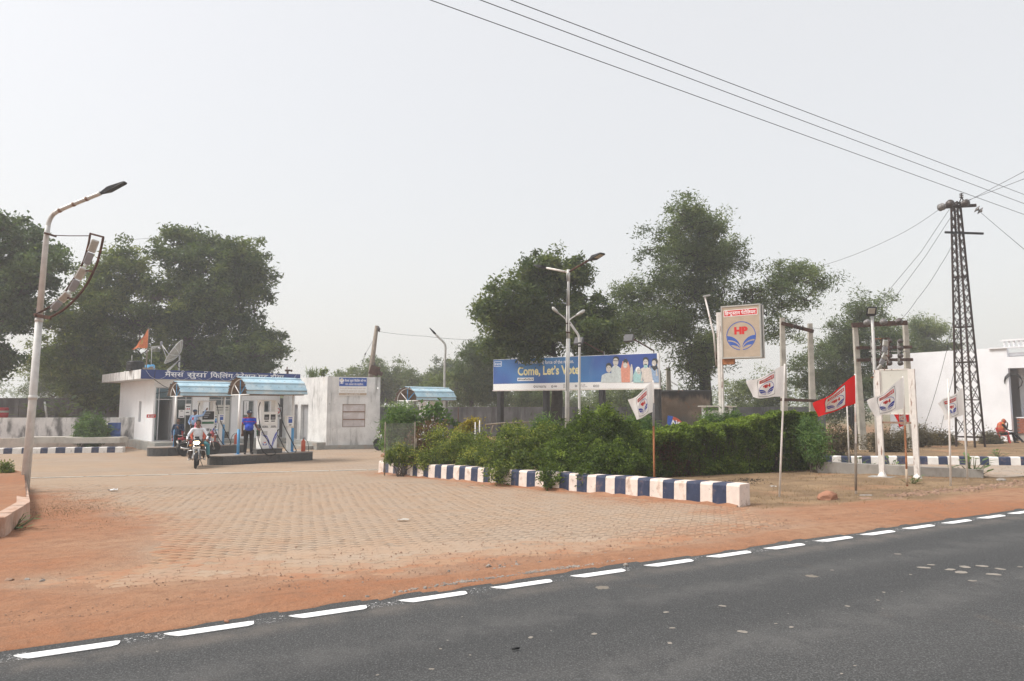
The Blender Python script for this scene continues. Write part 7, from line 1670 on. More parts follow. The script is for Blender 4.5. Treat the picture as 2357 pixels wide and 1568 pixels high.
# ================================================================== flags on poles
def flag(label, base, top, corners, Yp, cloth, poleM, group='flags with a round emblem on poles along the verge', dep=(.25, .1), wrap=None, rad=.02, low=None, extra=True):
    """corners px: hoist top, hoist bottom, fly top, fly bottom"""
    b_ = Vector(base); r_ = thing('flag', label, 'flag', b_, group=group)
    tp_ = at(*top, Yp) - b_
    mb = MB(); z1 = tp_.z
    if low: mb.tube([tp_ * low[0], tp_], [rad, rad * .85], 8); mb.build('pole', poleM, r_); mb = MB(); mb.tube([Vector((0, 0, -.1)), tp_ * low[0]], rad * 1.02, 8); mb.build('pole_base', low[1], r_)
    else: mb.tube([Vector((0, 0, -.1)), tp_ * .5 + Vector((.004, 0, 0)), tp_], [rad * 1.1, rad, rad * .85], 8); mb.build('pole', poleM, r_)
    if wrap: mb = MB(); mb.tube([tp_ * wrap[0], tp_ * (wrap[0] + wrap[1]) * .5, tp_ * wrap[1]], [rad * 1.25, rad * 1.4, rad * 1.2], 8); mb.build('tape_wrap', wrap[2], r_)
    if corners is None: return r_
    HT_, HB_ = at(*corners[0], Yp - .02) - b_, at(*corners[1], Yp - .02) - b_; FT_, FB_ = at(*corners[2], Yp - dep[0]) - b_, at(*corners[3], Yp + dep[1]) - b_
    ph = random.random() * 6
    def S(u, v):
        p_ = (HT_ * (1 - v) + HB_ * v) * (1 - u) + (FT_ * (1 - v) + FB_ * v) * u
        env = u * (1.1 - .4 * u)
        p_ = p_ + Vector((0.0, .10 * math.sin(7.5 * u + 2.2 * v + ph) + .05 * math.sin(13 * u - 4 * v + ph * 2), .035 * math.sin(6 * u + ph) - .04 * math.sin(math.pi * u) * (1 - v))) * env
        return p_
    def SN(u, v, o_):
        e = .01; n_ = (S(u + e, v) - S(u - e, v)).cross(S(u, v + e) - S(u, v - e)).normalized(); return S(u, v) + n_ * o_
    g_ = 22; mb = MB()
    mb._add([S(i / g_, j / g_) for i in range(g_ + 1) for j in range(g_ + 1)], [(i * (g_ + 1) + j, (i + 1) * (g_ + 1) + j, (i + 1) * (g_ + 1) + j + 1, i * (g_ + 1) + j + 1) for i in range(g_) for j in range(g_)], 0, True)
    cl_ = mb.build('cloth', cloth, r_)
    red_ = cloth == 'flag_red'
    for side in (-1, 1):
        def pl(k): return lambda a, b: tuple(SN(.5 + (a - .5), 1 - b, side * (.006 + .0025 * k)))
        shield = []
        for i in range(7): shield.append((.27 + .46 * i / 6, .93 + .02 * math.sin(math.pi * i / 6)))
        for i in range(7): shield.append((.73 + .02 * math.sin(i), .93 - .82 * i / 6))
        for i in range(7): shield.append((.73 - .46 * i / 6, .11 - .05 * math.sin(math.pi * i / 6)))
        for i in range(7): shield.append((.27, .11 + .82 * i / 6))
        inner = [(.5 + (a - .5) * .965, .52 + (b - .52) * .97) for a, b in shield]
        mb = MB()
        if red_:
            cen_ = (.5, .52)
            for i in range(len(inner)):
                a, b = inner[i], inner[(i + 1) % len(inner)]; n_ = 5
                for k in range(n_):
                    f0, f1 = k / n_, (k + 1) / n_
                    qd = [(cen_[0] + (p_[0] - cen_[0]) * f, cen_[1] + (p_[1] - cen_[1]) * f) for p_, f in ((a, f0), (a, f1), (b, f1), (b, f0))]; mb._add([pl(0)(*v) for v in qd], [(0, 1, 2, 3)], 3)
        strip2(mb, shield + [shield[0]], inner + [inner[0]], pl(1), 0)
        bn = [[(.31 + .38 * i / 10, b) for i in range(11)] for b in (.72, .86)]; strip2(mb, bn[0], bn[1], pl(1), 1)
        write(mb, 'िह{~न}दु{~स}तान पेटोिलयम', .33, .755, .07, pl(2), 3, .015, width=.34)
        emblem(mb, .5, .42, .185, pl(1), 2, 1, 1.42)
        mb.build('print', ['dark_print', 'red_print', 'blue_print', 'white_print'], cl_)
    return r_
def fb(px, py, Yd): x = (px - CXP) / FPX * Yd; return Vector((x, Yd, tz(x, Yd)))
flag('white emblem flag on a half-rusted pole behind the painted kerb', fb(1501, 0, 14.35), (1503, 876), ((1503, 878), (1503, 948), (1447, 921), (1464, 967)), 14.35, 'flag_white', 'pole_white', low=(.62, 'rust_orange'), wrap=(.60, .80, 'mid_grey'))
flag('white emblem flag flying left from the tall bare-topped pole right of the hedge', gp(1793, 1145), (1806, 838), ((1804.6, 841), (1802, 913), (1720, 878), (1729, 916)), 13.64, 'flag_white', 'pole_white')
flag('red emblem flag with a white shield, nearest the road', gp(1970, 1138), (1968, 861), ((1968, 863), (1969, 929), (1874, 930), (1878, 961)), 13.97, 'flag_red', 'pole_white', wrap=(.03, .42, 'wood_pole'), dep=(.35, .1))
flag('white emblem flag in front of the blank board on a rust-streaked pole', gp(2088, 1121), (2078, 866), ((2079, 868), (2080, 940), (1997, 925), (2008, 961)), 15.28, 'flag_white', 'pole_white', low=(.55, 'rust_orange'), wrap=(.02, .16, 'tan_board'))
flag('small white emblem flag before the lattice tower', gp(2227, 1104), (2214, 886), ((2215.8, 893), (2219, 954), (2155, 930), (2176, 969)), 16.82, 'flag_white', 'pole_white')
flag('small red flag half hidden below the blank board', fb(2096, 0, 18.8), (2092, 925), ((2092, 944), (2092, 972), (2058, 946), (2070, 984)), 18.8, 'flag_red', 'pole_white')
r_ = flag('bare white pole left of the small white flag', gp(2188, 1121), (2182, 872), None, 15.07, 'flag_white', 'pole_white'); r_['category'] = 'pole'; r_.name = 'flag_pole'
r_ = flag('white pole standing behind the red flag', gp(1955, 1088), (1948, 900), None, 19.2, 'flag_white', 'pole_white'); r_['category'] = 'pole'; r_.name = 'flag_pole'

# ================================================================== blank board
b0_, b1p = gp(2031, 1100), gp(2112, 1103); dv, nv, Lb = wallrun(b0_, b1p)
BB = thing('blank_board', 'blank cream board framed by two white posts on the grass', 'sign', b0_, math.atan2(dv.y, dv.x))
zt2 = at(2026, 852, b0_.y).z - b0_.z
for s in (0, Lb):
    mb = MB(); mb.bx(s - .06, s + .06, -.06, .06, .0, zt2); mb.build('post', 'pole_white_rust', BB)
    mb = MB(); mb.lathe([(.14, .02), (.10, .06), (.062, .16)], (s, 0, 0), 8); mb.build('post_foot', 'pole_white_rust', BB)
    mb = MB(); mb.bx(s - .30, s + .30, -.22, .22, -.15, .035, bev=.02); mb.build('footing', 'concrete', BB)
zp0 = at(2030, 951, b0_.y).z - b0_.z; mb = MB(); mb.bx(.064, Lb - .064, -.02, .02, zp0, zt2 - .01); mb.build('panel', 'cream_panel', BB)
for (x0, x1, z0, z1) in ((.062, Lb - .062, zp0 - .03, zp0 - .002), (.062, Lb - .062, zt2 - .012, zt2 + .015), (.062, .09, zp0, zt2 - .02), (Lb - .09, Lb - .062, zp0, zt2 - .02)): mb = MB(); mb.bx(x0, x1, -.03, .028, z0, z1); mb.build('panel_rim', 'pole_white_rust', BB)
zr = at(2030, 972, b0_.y).z - b0_.z; mb = MB(); mb.bx(.062, Lb - .062, -.02, .02, zr - .03, zr + .02); mb.build('rail', 'rust_frame', BB)

# ================================================================== ruined tank, air sign, cabinet, stone pillar
tkc = at(1570, 950, 42.0); tkc.z = tz(tkc.x, tkc.y)
m, t, p = new_mat('tank_wall')
sp_ = _n(t, 'ShaderNodeSeparateXYZ'); t.links.new(pos(t), sp_.inputs[0])
hz_ = math_(t, 'ADD', sp_.outputs[2], math_(t, 'MULTIPLY', math_(t, 'SUBTRACT', noise(t, 1.6, 5, .6, (1, 1, .35)), .5), 1.3))
c_ = mixc(t, step(t, noise(t, 1.2, 5), .35, .65), (.22, .185, .15), (.36, .29, .23)); c_ = mixc(t, step(t, hz_, 1.75, 2.2), c_, (.045, .045, .045)); c_ = mixc(t, step(t, hz_, 1.1, .5), c_, (.17, .165, .16)); c_ = mixc(t, math_(t, 'MULTIPLY', step(t, noise(t, 4, 4), .6, .75), .5), c_, (.3, .16, .10))
t.links.new(c_, p.inputs['Base Color']); p.inputs['Roughness'].default_value = .95; t.links.new(bump(t, noise(t, 14, 5), .4), p.inputs['Normal']); MATS['tank_wall'] = m
o = thing('concrete_tank', 'ruined round concrete tank blackened at the rim behind the hedge', 'tank', tkc)
rt_ = 1.68; htk = at(1570, 899, 42).z - tkc.z; mb = MB(); mb.lathe([(rt_, -.2), (rt_, htk - .12), (rt_ + .03, htk - .10), (rt_ + .02, htk), (rt_ - .2, htk), (rt_ - .2, .2), (0, .2)], n=44); mb.build('shell', 'tank_wall', o)
asg = at(1534, 1000, 23.5); asg.z = tz(asg.x, asg.y); o = thing('air_sign', 'faded blue quarter-round sign panel peeping over the hedge', 'sign', asg, R(-12))
za, zb_ = at(1534, 957, 23.5).z - asg.z, at(1534, 1000, 23.5).z - asg.z; rr_ = .62
pts = [(0, zb_ - .2)] + [(.05, za)] + [(.05 + rr_ * math.sin(a), za - rr_ + rr_ * math.cos(a)) for a in [i * math.pi / 2 / 10 for i in range(1, 11)]] + [(.05 + rr_, zb_ - .2)]
mb = MB(); k = len(pts); mb._add([(a, 0, b) for a, b in pts] + [(a, .12, b) for a, b in pts], [tuple(range(k)), tuple(reversed(range(k, 2 * k)))] + [(i, k + i, k + (i + 1) % k, (i + 1) % k) for i in range(k)]); mb.build('panel', 'blue_print2', o)
mb = MB(); arcp = [(.05 + r2 * math.sin(a), za - rr_ + r2 * math.cos(a)) for r2 in (rr_ + .002,) for a in [i * math.pi / 2 / 10 for i in range(2, 11)]]; arci = [(.05 + (rr_ - .11) * math.sin(a), za - rr_ + (rr_ - .11) * math.cos(a)) for a in [i * math.pi / 2 / 10 for i in range(2, 11)]]; strip2(mb, arcp, arci, lambda a, b: (a, -.004, b), 0); mb.build('orange_edge', 'ext_red', o)
mb = MB(); write(mb, 'Air', .15, za - .34, .2, lambda a, b: (a, -.006, b), 0, .03, width=.32); mb.build('lettering', 'white_print', o)
mb = MB(); mb.bx(.05, .10, .02, .1, -zb_ * 0 - .1, zb_ + .1); mb.bx(.5, .55, .02, .1, -.1, zb_ + .1); mb.build('leg', 'rust_steel', o)
cb = at(1652, 1000, 24.5); cb.z = tz(cb.x, cb.y); o = thing('meter_cabinet', 'white open meter cabinet with a flat roof behind the sign post', 'cabinet', cb, R(-20))
zt3 = at(1652, 937, 24.5).z - cb.z; hw = .46
for s in (-1, 1): mb = MB(); mb.bx(s * hw - .06, s * hw + .06, -.2, .2, -.1, zt3 - .003); mb.build('side_wall', 'white_wall', o)
mb = MB(); mb.bx(-hw - .18, hw + .22, -.3, .3, zt3, zt3 + .05); mb.build('roof', 'concrete_pale', o)
mb = MB(); mb.bx(-hw + .062, hw - .062, .1, .18, -.1, zt3 - .005); mb.build('back', 'interior', o)
mb = MB(); mb.bx(-hw + .15, hw - .1, -.05, .09, zt3 - .62, zt3 - .12, bev=.01); mx_ = mb.build('meter_box', 'paint_white', o); mb = MB(); mb.beam((-.05, -.055, zt3 - .2), (.1, -.055, zt3 - .5), .008); mb.build('seam', 'dark_grey', mx_)
o = thing('stone_pillar', 'rough end of a rubble-stone wall at the white flag', 'wall', at(1480, 985, 49.5)); o.location.z = tz(o.location.x, o.location.y)
for k in range(9):
    me = rock_mesh('stone', (random.uniform(.35, .5), .35, random.uniform(.2, .3)), 40 + k, random.choice(('stone_grey', 'stone', 'concrete')), 1.0, 1); part('stone', me, o, (random.uniform(-.08, .08), 0, .1 + k * .33), random.random() * 3)

# ================================================================== white building on the right
Pr, Pl = at(2330, 1000, 39.8), at(2051, 1000, 45.6); Pr.z = Pl.z = 0; dv, nv, Lw = wallrun(Pr, Pl)
wz0 = -.75; wtop = at(2323, 800.6, 40.0).z
wb_ = thing('white_building', 'long plain white building with a plinth at the right edge', 'building', (Pr.x, Pr.y, wz0)); wo = (Pr.x, Pr.y, wz0)
mb = MB(); fbox(mb, Pr, dv, nv, 0, Lw, wz0, wtop, -.25, 0); mb.build('wall', 'white_plain', wb_, wo)
mb = MB(); fbox(mb, Pr, dv, nv, -.02, Lw + .02, wz0, at(2317, 996, 39.9).z, .003, .07); mb.build('plinth', 'white_plain', wb_, wo)
mb = MB(); fbox(mb, Pr, dv, nv, -6, Lw, wz0, wtop - .3, -7.5, -7.2); fbox(mb, Pr + dv * Lw, -nv, dv, .25, 7.2, wz0, wtop - .002, -.25, -.001); mb.build('rear_wall', 'white_plain', wb_, wo)
mb = MB(); fbox(mb, Pr, dv, nv, -6, Lw - .26, wtop - .5, wtop - .31, -7.2, -.26); mb.build('roof', 'white_plain', wb_, wo)
# recessed shop front, beam above and balustrade
zs = at(2340, 848, 39.8).z
mb = MB(); fbox(mb, Pr, dv, nv, -6, -.003, zs, wtop - .55, -1.6, .02); mb.build('lintel', 'white_plain', wb_, wo)
mb = MB(); fbox(mb, Pr, dv, nv, -6, -.002, wz0, wtop - .56, -1.62, -1.4); mb.build('recess_wall', 'white_plain', wb_, wo)
mb = MB(); fbox(mb, Pr, dv, nv, -6, .9, wtop - .05, wtop + .02, -.26, .12); mb.build('coping', 'white_plain', wb_, wo)
zb1 = wtop - .52
mb = MB(); fbox(mb, Pr, dv, nv, -6, .25, wtop + .36, wtop + .46, -.2, .08); mb.build('handrail', 'white_plain', wb_, wo)
bme = MB(); bme.lathe([(.05, 0), (.075, .02), (.05, .05), (.04, .08), (.085, .16), (.075, .22), (.04, .28), (.05, .31), (.06, .338)], n=10); bal = bme.mesh('baluster', 'white_plain')
for k in range(9):
    v = Pr + dv * (.1 - k * .24) + nv * (-.05); part('baluster', bal, wb_, (v.x - wo[0], v.y - wo[1], wtop + .021 - wz0))
mb = MB(); fbox(mb, Pr, dv, nv, -2.6, -.42, wz0 + .55, zs - .12, -1.395, -1.33); ds_ = mb.build('shutter_door', 'paint_blue', wb_, wo)
mb = MB(); fbox(mb, Pr, dv, nv, -2.6, -.40, zs - .3, zs - .12, -1.33, -1.15); mb.build('shutter_hood', 'paint_blue', wb_, wo)
# brick steps inside the recess: each brick its own piece
zb2, zb3 = wz0 + .18, at(2345, 962, 40).z
mb = MB(); fbox(mb, Pr, dv, nv, -3, -.12, wz0, zb3 - .01, -.60, -.42); mb.build('brick_backing', 'concrete', wb_, wo)
brk = MB(); brk.box((0, 0, 0), (.225, .1, .075)); bm_ = brk.mesh('brick', 'brick')
for rr in range(9):
    for cc_ in range(9):
        s = -.26 - cc_ * .245 - (.12 if rr % 2 else 0); v = Pr + dv * s + nv * (-.385 + random.uniform(-.006, .006)); z = zb3 - .08 - rr * .095
        if z > wz0: part('brick', bm_, wb_, (v.x - wo[0], v.y - wo[1], z - wz0), math.atan2(dv.y, dv.x))
mb = MB(); fbox(mb, Pr, dv, nv, -3, -.1, zb3 - .008, zb3 + .05, -.62, -.32); mb.build('ledge', 'white_plain', wb_, wo)
mb = MB()
v = Pr + dv * (-.35) + nv * (.04)
for k in range(4): mb.tube([v + dv * (.45 * math.cos(a) + .1) + Vector((0, 0, zs - .9 + .5 * math.sin(a) + .05 * k)) + nv * .02 * k for a in [i * 6.28 / 12 for i in range(6 + k)]], .018, 5)
o = mb.build('cable_bunch', 'cable', origin=v); tag(o, 'tangle of dark cables hanging beside the blue shop door', 'cable')
# stakes and wire netting in the bed
def netting(label, P0, P1, h_, nx, nz, group='wire netting round the planted bed', m_='galv'):
    P0, P1 = Vector(P0), Vector(P1); r_ = thing('wire_netting', label, 'fence', P0, group=group); d_ = P1 - P0; mb = MB(); up = Vector((0, 0, 1))
    for i in range(nx + 1): a = d_ * i / nx + Vector((0, .02 * math.sin(i), 0)); mb.beam(a, a + up * (h_ + .02 * math.sin(i * 1.7)), .0022)
    for j in range(nz + 1):
        for i in range(0, nx, 6): a, b = d_ * i / nx, d_ * min(i + 6, nx) / nx; mb.beam(a + up * (h_ * j / nz) + Vector((0, .02 * math.sin(i), 0)), b + up * (h_ * j / nz) + Vector((0, .02 * math.sin(i + 6), 0)), .0022)
    w_ = mb.build('mesh', m_, r_); w_['kind'] = 'stuff'
    for a in (Vector((0, 0, 0)), d_): mb = MB(); mb.tube([a - up * .1, a + up * (h_ + .06)], .018, 6); mb.build('stake', 'wood_pole', r_)
    return r_
p0, p1 = gb(889, 20.75), gb(957, 20.1); netting('wire cage netting in front of the bright oleander', p0, p1, at(889, 976, 20.75).z - p0.z, 36, 44)
p0, p1 = gb(960, 20.3), gb(1100, 19.9); netting('low wire netting among the yellow-leaved shrubs', p0, p1, 1.05, 44, 30, m_='rust_steel')
for px, y0_, y1_, Yd, lb in ((1094, 1035, 972, 20.2, 'thin pale stake beside the yellow tuft, left of two'), (1104, 1040, 968, 20.2, 'thin pale stake beside the yellow tuft, right of two'), (1055, 1010, 938, 23, 'dark iron rod standing among the shrubs')):
    b_ = gb(px, Yd); mb = MB(); mb.tube([b_, at(px, y1_, Yd)], .018, 6); o = mb.build('stake', 'rust_steel' if Yd > 22 else 'pole_white', origin=b_); tag(o, lb, 'stake')
o = thing('bench', 'pale green bent-pipe railing behind the shrubs below the billboard', 'railing', at(1180, 1000, 26)); o.location.z = tz(o.location.x, o.location.y); b_ = o.location.copy()
mb = MB(); mb.tube([at(1118, 978, 26) - b_, at(1160, 974, 26.4) - b_, at(1248, 971, 27.5) - b_], .04, 6); mb.build('top_rail', 'leaf_calo_paint' if False else 'wood_pole', o)
for px in (1136, 1160, 1188, 1206): mb = MB(); mb.tube([at(px, 975, 26.4) - b_, at(px - 5, 996, 26.4) - b_], .028, 5); mb.build('baluster', 'wood_pole', o)
# ================================================================== people
def body_mesh(name, prims, mats_, fn=None, voxel=.011):
    """grow one continuous surface from tapered limbs and ellipsoids; prims = [(tag, p0, r0, p1, r1) | (tag, centre, (rx,ry,rz))]"""
    mb = MB()
    for pr in prims:
        if len(pr) == 5:
            _, a, r0, b, r1 = pr; a, b = Vector(a), Vector(b); d_ = (b - a); d_ = d_.normalized() if d_.length > 1e-6 else Vector((0, 0, 1))
            pts = []; rs = []
            for k in (1.0, .8, .45): pts.append(a - d_ * r0 * k); rs.append(r0 * math.sqrt(max(.0004, 1 - k * k)))
            for k in range(5): pts.append(a.lerp(b, k / 4)); rs.append(r0 + (r1 - r0) * k / 4)
            for k in (.45, .8, 1.0): pts.append(b + d_ * r1 * k); rs.append(r1 * math.sqrt(max(.0004, 1 - k * k)))
            mb.tube(pts, rs, 12)
        else: mb.ball(pr[1], 1.0, 16, sc=pr[2])
    me = mb.mesh(name, 'skin'); o = bpy.data.objects.new(name, me); COL.objects.link(o)
    rm = o.modifiers.new('r', 'REMESH'); rm.mode = 'VOXEL'; rm.voxel_size = voxel; rm.use_smooth_shade = True
    sm = o.modifiers.new('s', 'SMOOTH'); sm.factor = .5; sm.iterations = 2
    bpy.context.view_layer.update()
    m2 = bpy.data.meshes.new_from_object(o.evaluated_get(bpy.context.evaluated_depsgraph_get())); bpy.data.objects.remove(o)
    m2.materials.clear()
    for k in mats_: m2.materials.append(MATS[k])
    n = len(m2.polygons); C = np.zeros(n * 3, np.float32); m2.polygons.foreach_get('center', C); C = C.reshape(-1, 3)
    best = np.full(n, 1e9); idx = np.zeros(n, np.int32)
    for pr in prims:
        if len(pr) == 5:
            a, b = np.array(pr[1]), np.array(pr[3]); e = b - a; t_ = np.clip(((C - a) @ e) / max(e @ e, 1e-9), 0, 1); d_ = np.linalg.norm(C - a - t_[:, None] * e, axis=1) - (pr[2] + (pr[4] - pr[2]) * t_)
        else:
            r_ = np.array(pr[2]); d_ = (np.linalg.norm((C - np.array(pr[1])) / r_, axis=1) - 1) * r_.min()
        k = mats_.index(pr[0]); w_ = d_ < best; best = np.where(w_, d_, best); idx = np.where(w_, k, idx)
    if fn is not None: idx = fn(C, idx, mats_)
    m2.polygons.foreach_set('material_index', idx.astype(np.int32)); m2.polygons.foreach_set('use_smooth', np.ones(n, bool)); m2.name = name
    return m2
def V3(*a): return Vector(a)
STAND = dict(pelvis=V3(0, 0, .93), chest=V3(0, 0, 1.24), neck=V3(0, .01, 1.44), head=V3(0, -.015, 1.60), shL=V3(.185, .01, 1.385), shR=V3(-.185, .01, 1.385), elL=V3(.245, .02, 1.12), elR=V3(-.245, .02, 1.12), wrL=V3(.25, -.06, .89), wrR=V3(-.25, -.06, .89),
             hipL=V3(.09, 0, .90), hipR=V3(-.09, 0, .90), knL=V3(.10, -.02, .50), knR=V3(-.10, -.02, .50), anL=V3(.105, .03, .09), anR=V3(-.105, .03, .09), toL=V3(.125, -.14, .045), toR=V3(-.125, -.14, .045), look=V3(0, -1, 0))
def person(label, loc, rotz, pose, top, bottom, skin='skin', shoe='shoe_dark', sleeve='long', belly=1.0, fn=None, hair='hair', cap=None, extra=(), scale=1.0, group=None, beard=False, scarf=None):
    J = dict(STAND); J.update(pose); r_ = thing('person', label, 'person', loc, rotz, group, scale)
    P_ = []; A = lambda *a: P_.append(a)
    ch, pe = J['chest'], J['pelvis']; mid = (ch + pe) / 2
    A(top, tuple(ch), (.172, .118, .20)); A(top, tuple(mid + V3(0, -.015 * belly, -.02)), (.155, .112 * belly, .17)); A(bottom, tuple(pe + V3(0, 0, -.02)), (.158, .118, .12))
    A(top, tuple(ch.lerp(mid, .5)), .13, tuple(mid), .13); A(top, tuple(J['shL'] * .9 + J['neck'] * .1), .062, tuple(J['shR'] * .9 + J['neck'] * .1), .062); A(top, tuple(ch), .12, tuple(J['neck'] - (J['neck'] - ch) * .25), .075)
    A(skin, tuple(J['neck'] - (J['neck'] - ch) * .2), .056, tuple(J['neck'].lerp(J['head'], .45)), .05)
    h_, lk = J['head'], J['look'].normalized(); sd = lk.cross(V3(0, 0, 1)).normalized(); hu = sd.cross(lk)
    A(skin, tuple(h_ + hu * .02), (.078, .088, .095)); A(skin, tuple(h_ + lk * .025 - hu * .055), (.056, .06, .062)); A(skin, tuple(h_ + lk * .09 - hu * .005), .012, tuple(h_ + lk * .105 - hu * .03), .016)
    for s in (-1, 1): A(skin, tuple(h_ + sd * s * .08 - hu * .01), .014, tuple(h_ + sd * s * .083 + hu * .025), .016)
    for s in 'LR':
        sh, el, wr = J['sh' + s], J['el' + s], J['wr' + s]; A(top, tuple(sh), .062, tuple(sh.lerp(el, .55)), .052)
        A(top if sleeve == 'long' else skin, tuple(sh.lerp(el, .55)), .050 if sleeve == 'long' else .044, tuple(el), .043 if sleeve == 'long' else .038)
        A(top if sleeve == 'long' else skin, tuple(el), .043 if sleeve == 'long' else .039, tuple(wr), .035 if sleeve == 'long' else .027)
        fd = J.get('hand' + s, (wr - el)).normalized(); ps = fd.cross(V3(0, -1, .2)).normalized(); pn = fd.cross(ps).normalized()
        A(skin, tuple(wr), .027, tuple(wr + fd * .05), .032); A(skin, tuple(wr + fd * .06), (.036, .03, .04))
        for k, (o_, L_) in enumerate(((-.030, .068), (-.010, .08), (.010, .075), (.029, .058))):
            b0 = wr + fd * .085 + ps * o_; m_ = b0 + fd * L_ * .5 + pn * .008; A(skin, tuple(b0), .0105, tuple(m_), .0095); A(skin, tuple(m_), .0095, tuple(m_ + fd * L_ * .35 + pn * .03), .008)
        A(skin, tuple(wr + fd * .03 - ps * .03), .013, tuple(wr + fd * .075 - ps * .055 + pn * .015), .010)
        hp_, kn, an, to = J['hip' + s], J['kn' + s], J['an' + s], J['to' + s]
        A(bottom, tuple(hp_), .092, tuple(kn), .066); A(bottom, tuple(kn), .064, tuple(an + (kn - an) * .1), .052); A(shoe, tuple(an), .045, tuple(an + V3(0, 0, -.02)), .045)
        A(shoe, tuple(an + V3(0, .02, -.04) * 1), .042, tuple(to), .038)
    for e in extra: P_.append(e)
    mats_ = []
    for pr in P_:
        if pr[0] not in mats_: mats_.append(pr[0])
    if fn: mats_ += [k for k in ('cloth_red', 'cloth_white') if k not in mats_]
    part('body', body_mesh('body', P_, mats_, fn), r_)
    M_ = Matrix((sd, -lk, hu)).transposed()
    if scarf is None and cap is None:
        mb = MB(); pr_ = [(.001, .122), (.05, .112), (.08, .075), (.094, .03), (.092, -.01), (.080, -.035)]
        mb.lathe([(a, b) for a, b in reversed(pr_)], h_ - lk * .016 + hu * .018, 18, 0, M_ @ Matrix.Diagonal(V3(1, 1.08, 1)))
        for k in range(14): a = random.random() * 6.28; mb.ball(h_ - lk * .01 + hu * .10 + (M_ @ V3(math.cos(a) * .05, math.sin(a) * .05, random.uniform(-.01, .02))), .032, 8)
        # keep the face clear
        mb.v = [tuple(Vector(v) - lk * max(0, (Vector(v) - h_).dot(lk) - .045) * (1.0 if (Vector(v) - h_).dot(hu) < .055 else .25)) for v in mb.v]
        mb.build('hair', hair, r_)
    if cap:
        mb = MB(); mb.lathe([(.097, .03), (.099, .05), (.09, .09), (.06, .122), (.0, .132)], h_ + hu * .005 - lk * .01, 18, 0, M_ @ Matrix.Diagonal(V3(.93, 1.05, 1))); mb.box(h_ + hu * .043 + lk * .135, (.13, .10, .014), M_, bev=.005); cp = mb.build('cap', cap, r_)
        if cap == 'cloth_navy': mb = MB(); mb.box(h_ + hu * .085 + lk * .085, (.045, .012, .04), M_); mb.build('badge', 'white_print', cp)
    if beard: mb = MB(); mb.ball(h_ + lk * .035 - hu * .075, .055, 12, 0, (1, .9, .85)); mb.build('beard', 'hair', r_)
    for s in (-1, 1): mb = MB(); mb.ball(h_ + lk * .084 + sd * s * .032 + hu * .022, .009, 8); mb.build('eye', 'hair', r_)
    mb = MB(); mb.box(h_ + lk * .083 - hu * .058, (.04, .012, .009), M_); mb.build('mouth', 'cloth_brown', r_)
    return r_
# attendant on the near island
def polo(C, idx, M_):
    red_ = M_.index('cloth_red'); z = C[:, 2]; t_ = idx == M_.index('cloth_blue')
    idx = np.where(t_ & (np.abs(z - 1.285) < .012) & (np.abs(C[:, 0]) < .19), red_, idx)
    idx = np.where(t_ & (np.abs(C[:, 0]) > .2) & (z < 1.255), red_, idx)
    return np.where(t_ & (z > 1.42), red_, idx)
at_loc = c2 - SX * .80 - SB * .22
person('standing attendant in a blue polo shirt and cap holding a pump nozzle', at_loc, R(28), dict(shL=V3(.17, .01, 1.385), shR=V3(-.17, .01, 1.385), elL=V3(.225, .0, 1.12), wrL=V3(.27, -.20, .98), handL=V3(.3, -.8, -.1), elR=V3(-.215, .04, 1.11), wrR=V3(-.22, .0, .86), anL=V3(.10, .03, .09), head=V3(0, -.02, 1.60), look=V3(.25, -1, -.08)),
       'cloth_blue', 'cloth_black', skin='skin_dark', sleeve='short', belly=1.5, fn=polo, cap='cloth_navy').scale = (1.13, 1.13, 1.0)
# riders and machines -------------------------------------------------------
def wheel(parent, c_, r_=.31, front=True):
    M_ = Matrix.Rotation(R(90), 3, 'Y'); c_ = Vector(c_)
    mb = MB(); mb.lathe([(r_ - .075, -.03), (r_ - .045, -.047), (r_ - .012, -.035), (r_, 0), (r_ - .012, .035), (r_ - .045, .047), (r_ - .075, .03)], c_, 28, 0, M_); w_ = mb.build('wheel', 'black_rubber', parent)
    mb = MB(); mb.lathe([(r_ - .09, -.022), (r_ - .068, -.03), (r_ - .068, .03), (r_ - .09, .022), (r_ - .09, -.022)], c_, 28, 0, M_); mb.build('rim', 'chrome', w_)
    mb = MB()
    for k in range(10): a = k * math.pi / 5; d_ = V3(0, math.cos(a), math.sin(a)); mb.beam(c_ + d_ * .04, c_ + d_ * (r_ - .08), .018, .012)
    mb.lathe([(.06, -.05), (.06, .05)], c_, 14, 0, M_); mb.build('spokes', 'mid_grey', w_)
